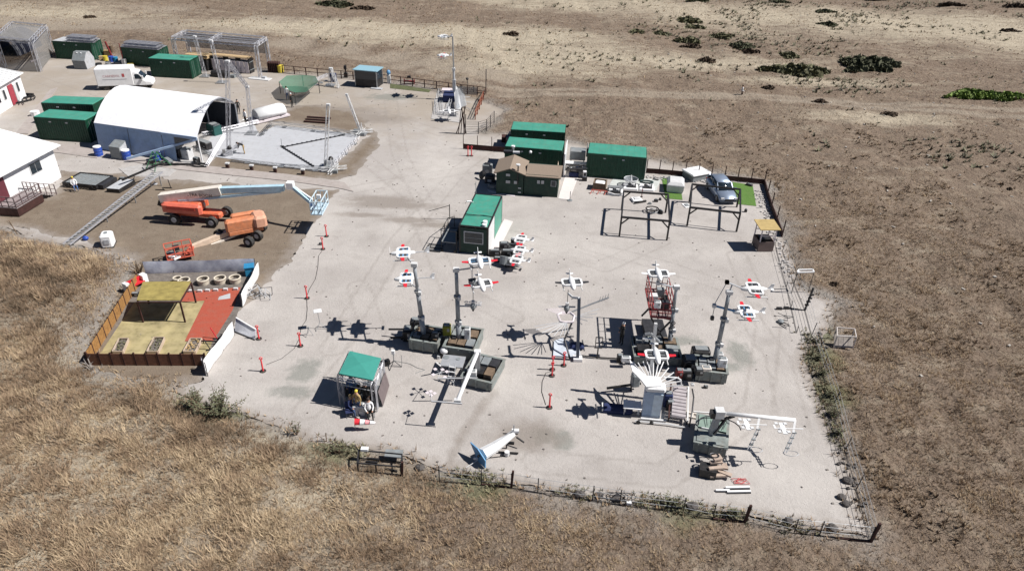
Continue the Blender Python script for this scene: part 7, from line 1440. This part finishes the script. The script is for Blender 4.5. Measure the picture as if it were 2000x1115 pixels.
wire_fence('second thin wire fence just inside the right edge of the yard',[(1556,650),(1545,600),(1536,560),(1524,520),(1514,478)],.6,pr=.025,wires=(.55,))
for a,b_,lb,hh in ((998,953,'thick dark corner post beside the bottom weeds, centre',1.3),(1454,1020,'thick dark post on the bottom edge, right of centre',1.3),(1700,1058,'thick dark end post at the bottom right corner',1.4),(785,930,'thick dark post at the right end of the low steel rack',1.1)):
    p=G(a,b_); r=root('corner_post',lb,'post',p); M().bar((0,0,-.1),(.08,0,hh),.12).build('shaft',BROWN,r); M().bar((-1.6,.15,.05),(-.07,0,.05),.1).build('ground_beam',BROWN,r)
STN=[(1132,968),(1170,968),(1352,990),(1430,1003),(1540,1018),(1625,1032),(1655,940),(1643,972),(1652,985),(820,914),(1205,975)]
for i,(a,b_) in enumerate(STN):
    p=G(a,b_); rs=random.Random(i); o_=M(p).sph((p.x,p.y,.08),.22+.1*rs.random(),9,6,(1.1,.9,.6),.25).build('dark_stone',ROCK); tag(o_,'dark stone, '+['far left of the row before the wire hoop','just left of the wire hoop pile','between the two green weed clumps','above the small bright weed','above the brown weeds','near the bottom right corner','highest on the right bank','middle of the right bank','lowest on the right bank','alone near the left steel rack','under the wire hoop pile'][i],'stone','dark stones along the bank')
o=G(1208,974); r=root('wire_hoop_pile','dark bundle of hooped wire frames on the bottom bank','wire frames',o)
for i in range(5): M(o).torus(o+Vector((-.4+.2*i,0,.2)),.45,.025,14,4,(1.1,.6),axis='y' if i%2 else 'z').build('hoop',DARK,r)
M(o).box(o+Vector((.5,-.35,.1)),(.25,.2,.2)).build('white_weight',WHT,r)
# bushes at the grass edge
def twigbush(label,a,b_,n_,h,sp,green=.6,seed=1):
    p=G(a,b_); p.z=max(0,float(zt(np.array(p.x),np.array(p.y))))-.05; r=root('bush',label,'bush',p); rs=random.Random(seed); m=M(); lf=M()
    for i in range(n_):
        t=rs.random()*6.28; e=Vector((math.cos(t)*sp*rs.random(),math.sin(t)*sp*.6*rs.random(),h*(.5+.6*rs.random()))); m.tube((0,0,0),e,.025,4,.012)
        for j in range(4): q=e*(.4+.15*j); e2=q+Vector((rs.uniform(-.3,.3),rs.uniform(-.25,.25),rs.uniform(.05,.35))); m.tube(q,e2,.012,3,.006)
        for j in range(int(16*green)): q=e*(.3+.7*rs.random())+Vector((rs.uniform(-.2,.2),rs.uniform(-.2,.2),rs.uniform(-.05,.25))); u=Vector((rs.uniform(-1,1),rs.uniform(-1,1),rs.uniform(-.2,1))).normalized()*.085; v=u.cross(Vector((.3,.2,1))); lf.add([q-u,q+v*.5,q+u,q-v*.5],[(0,1,2,3)])
    m.build('twigs',TWIG,r); lf.build('leaves',mat('sage_leaf',(.12,.125,.07),.8,var=.3),r,fix=False)
twigbush('large green twiggy bush spilling onto the gravel at the lower left',430,815,44,1.5,2.3,1.4,4); twigbush('left lobe of twiggy growth beside the large bush',382,803,22,1.2,1.2,1.0,5)
twigbush('single slender weed standing before the gravel at bottom left',580,850,3,1.2,.35,1.0,6); twigbush('dry leaning twig right of the slender weed',638,862,3,1.0,.6,.1,7); twigbush('dark dead bush beside the low steel rack',655,885,14,.6,1.1,.4,8)
twigbush('green bush among the weeds on the bottom bank',1312,985,14,.5,1.0,1.0,10); twigbush('small bright weed clump on the bottom bank at right',1432,1008,8,.4,.5,1.0,11)
for k,(a,b_) in enumerate(((1590,668),(1597,700),(1606,735),(1616,775),(1626,812),(1637,850))): twigbush('scrubby bush on the right bank, %s from the top of the row'%('first','second','third','fourth','fifth','sixth')[k],a,b_,7,.4,.55,.8,20+k)
# ---------- people ----------
def person(label,p,rz,pose='stand',shirt=BSH,trouser=BSH,hat=None,hair=HAIR,sc_=1.0):
    r=root('person',label,'person',p,rz); r.scale=(sc_,)*3
    J={'pel':(0,0,.95),'ch':(0,0,1.25),'nk':(0,.0,1.47),'hd':(0,.01,1.56),'hd2':(0,0,1.70),
       'lh':(.1,0,.9),'lk':(.11,-.03,.5),'la':(.11,.03,.09),'lt':(.12,-.13,.04),'rh':(-.1,0,.9),'rk':(-.11,-.03,.5),'ra':(-.11,.03,.09),'rt':(-.12,-.13,.04),
       'ls':(.19,0,1.42),'le':(.25,.02,1.14),'lw':(.26,-.08,.9),'rs':(-.19,0,1.42),'re':(-.25,.02,1.14),'rw':(-.26,-.08,.9)}
    def mv(ks,d): 
        for k in ks: J[k]=tuple(a+b for a,b in zip(J[k],d))
    if pose=='walk': J.update(lk=(.1,-.18,.52),la=(.1,-.3,.1),lt=(.1,-.45,.08),rk=(-.1,.06,.5),ra=(-.1,.32,.14),rt=(-.1,.22,.04),lw=(.24,.2,.95),rw=(-.24,-.25,.98))
    if pose=='bend': 
        for k,v in dict(ch=(0,-.22,1.12),nk=(0,-.42,1.2),hd=(0,-.5,1.22),hd2=(0,-.6,1.27),ls=(.18,-.38,1.2),rs=(-.18,-.38,1.2),le=(.2,-.45,.95),re=(-.2,-.45,.95),lw=(.15,-.55,.75),rw=(-.15,-.55,.75)).items(): J[k]=v
    if pose=='sit':
        mv(['pel','ch','nk','hd','hd2','ls','rs'],(0,0,-.45)); J.update(lh=(.1,0,.47),rh=(-.1,0,.47),lk=(.13,-.42,.48),rk=(-.13,-.42,.48),la=(.13,-.45,.1),ra=(-.13,-.45,.1),lt=(.13,-.58,.05),rt=(-.13,-.58,.05),le=(.25,-.08,.72),re=(-.25,-.08,.72),lw=(.16,-.32,.62),rw=(-.16,-.32,.62))
    if pose=='raise': J.update(le=(.28,-.2,1.45),lw=(.2,-.45,1.6))
    keys=list(J); E=[('pel','ch'),('ch','nk'),('nk','hd'),('hd','hd2'),('pel','lh'),('lh','lk'),('lk','la'),('la','lt'),('pel','rh'),('rh','rk'),('rk','ra'),('ra','rt'),('nk','ls'),('ls','le'),('le','lw'),('nk','rs'),('rs','re'),('re','rw')]
    hands={}
    for s in 'lr':
        e,w_=Vector(J[s+'e']),Vector(J[s+'w']); d=(w_-e).normalized(); J[s+'h2']=tuple(w_+d*.1); keys.append(s+'h2'); E.append((s+'w',s+'h2'))
        sx=1 if s=='l' else -1; J[s+'th']=tuple(w_+d*.06+Vector((-sx*.05,-.03,0))); keys.append(s+'th'); E.append((s+'w',s+'th'))
    rad=dict(pel=.14,ch=.155,nk=.07,hd=.085,hd2=.10,lh=.1,rh=.1,lk=.065,rk=.065,la=.045,ra=.045,lt=.04,rt=.04,ls=.075,rs=.075,le=.045,re=.045,lw=.032,rw=.032,lh2=.03,rh2=.03,lth=.014,rth=.014)
    me=bpy.data.meshes.new('body'); me.from_pydata([J[k] for k in keys],[(keys.index(a),keys.index(b_)) for a,b_ in E],[]); ob=bpy.data.objects.new('body',me); sc.collection.objects.link(ob)
    sk=ob.modifiers.new('s','SKIN'); 
    for i,k in enumerate(keys): sv=me.skin_vertices[0].data[i]; sv.radius=(rad[k],rad[k]*(.8 if k in('ch','pel') else 1)); sv.use_root=(k=='pel')
    ob.modifiers.new('u','SUBSURF').levels=1
    dg=bpy.context.evaluated_depsgraph_get(); dg.update(); nm=bpy.data.meshes.new_from_object(ob.evaluated_get(dg)); bpy.data.objects.remove(ob)
    nm.name='body'; nm.materials.clear()
    for m_ in (SKIN,shirt,trouser,BLK): nm.materials.append(m_)
    Jv={k:Vector(v) for k,v in J.items()}; segs=[(Jv[a],Jv[b_],0 if a in('hd','lw','rw') or b_ in('hd','hd2') else (1 if a in('ch','nk','ls','rs','le','re') or b_=='ch' else (3 if a in('la','ra') else 2))) for a,b_ in E]
    for f in nm.polygons:
        c=f.center; best=min(segs,key=lambda s:(c-(s[0]+(s[1]-s[0])*max(0,min(1,(c-s[0]).dot(s[1]-s[0])/max(1e-6,(s[1]-s[0]).length_squared))))).length); f.material_index=best[2]; f.use_smooth=True
    b=bpy.data.objects.new('body',nm); sc.collection.objects.link(b); b.parent=r
    h=Jv['hd2']; M().sph(h+Vector((0,.015,.03)),.115,10,6,(.9,1,.9)).build('hat' if hat else 'hair',hat or hair,r,True)
    for s in (-1,1): M().sph(h+Vector((s*.035,-.09,-.04)),.014,6,4).build('eye',BLK,r)
    M().sph(h+Vector((0,-.11,-.07)),.02,6,4,(1,1,1.4)).build('nose',SKIN,r)
    return r
PS=[((467,223),20,'stand',BSH,BSH,None,'person in black standing on the edge behind the tall masts'),((481,243),-30,'stand',WSH,BSH,None,'person in pale top and dark trousers on the slab near the masts'),((571,210),60,'raise',BSH,BSH,WSH,'person in black with a pale hat working by the green net'),((562,196),40,'stand',WSH,JEAN,None,'person in white behind the one with a pale hat by the green net'),((478,301),-70,'bend',BSH,KHK,None,'person in a black top bending over the rig on the slab'),((1447,192),90,'walk',WSH,BROWN,None,'lone person in a white top walking on the dirt track in the far field'),
 ((1213,672),-60,'raise',BSH,BSH,WHT,'person in a white helmet standing in the shade of the red basket'),((689,778),10,'stand',BLSH,NAVY,LBLU,'person in blue with a pale blue cap under the teal canopy'),((703,786),30,'sit',BSH,BSH,HAIR,'person in black seated under the teal canopy front'),((716,793),-10,'stand',BSH,BSH,WHT,'person in black with a white cap at the canopy front'),((722,812),20,'sit',WSH,BSH,HAIR,'person in a bright white shirt seated before the teal canopy'),((700,808),-20,'stand',KHK,JEAN,YEL,'person in a khaki vest standing before the canopy'),((688,806),50,'sit',NAVY,JEAN,KHK,'person in navy sitting on the left before the canopy')]
for (px_,rz,pose,sh,tr,hat,lb) in PS: person(lb,G(*px_),R_(rz),pose,sh,tr,hat,sc_=1.03)
p=G(146,364,.46); person('person in a white and blue outfit with a yellow cap sitting on the flat trailer',p-Vector((0,0,.35)),R_(40),'sit',WSH,BLSH,YEL)
p=G(1222,680,0)
# loose litter in the dry field: pale stones
m=M()
for i in range(420):
    a=random.uniform(22,110); b_=random.uniform(30,190)
    if float(YSD(np.array(a),np.array(b_)))<2: continue
    z=float(zt(np.array(a),np.array(b_))); m.box((a,b_,z+.06),(random.uniform(.1,.35),random.uniform(.06,.2),.1),random.random()*3)
o_=m.build('field_stones',mat('pale_field_stone',(.42,.39,.35),.9)); o_['kind']='stuff'
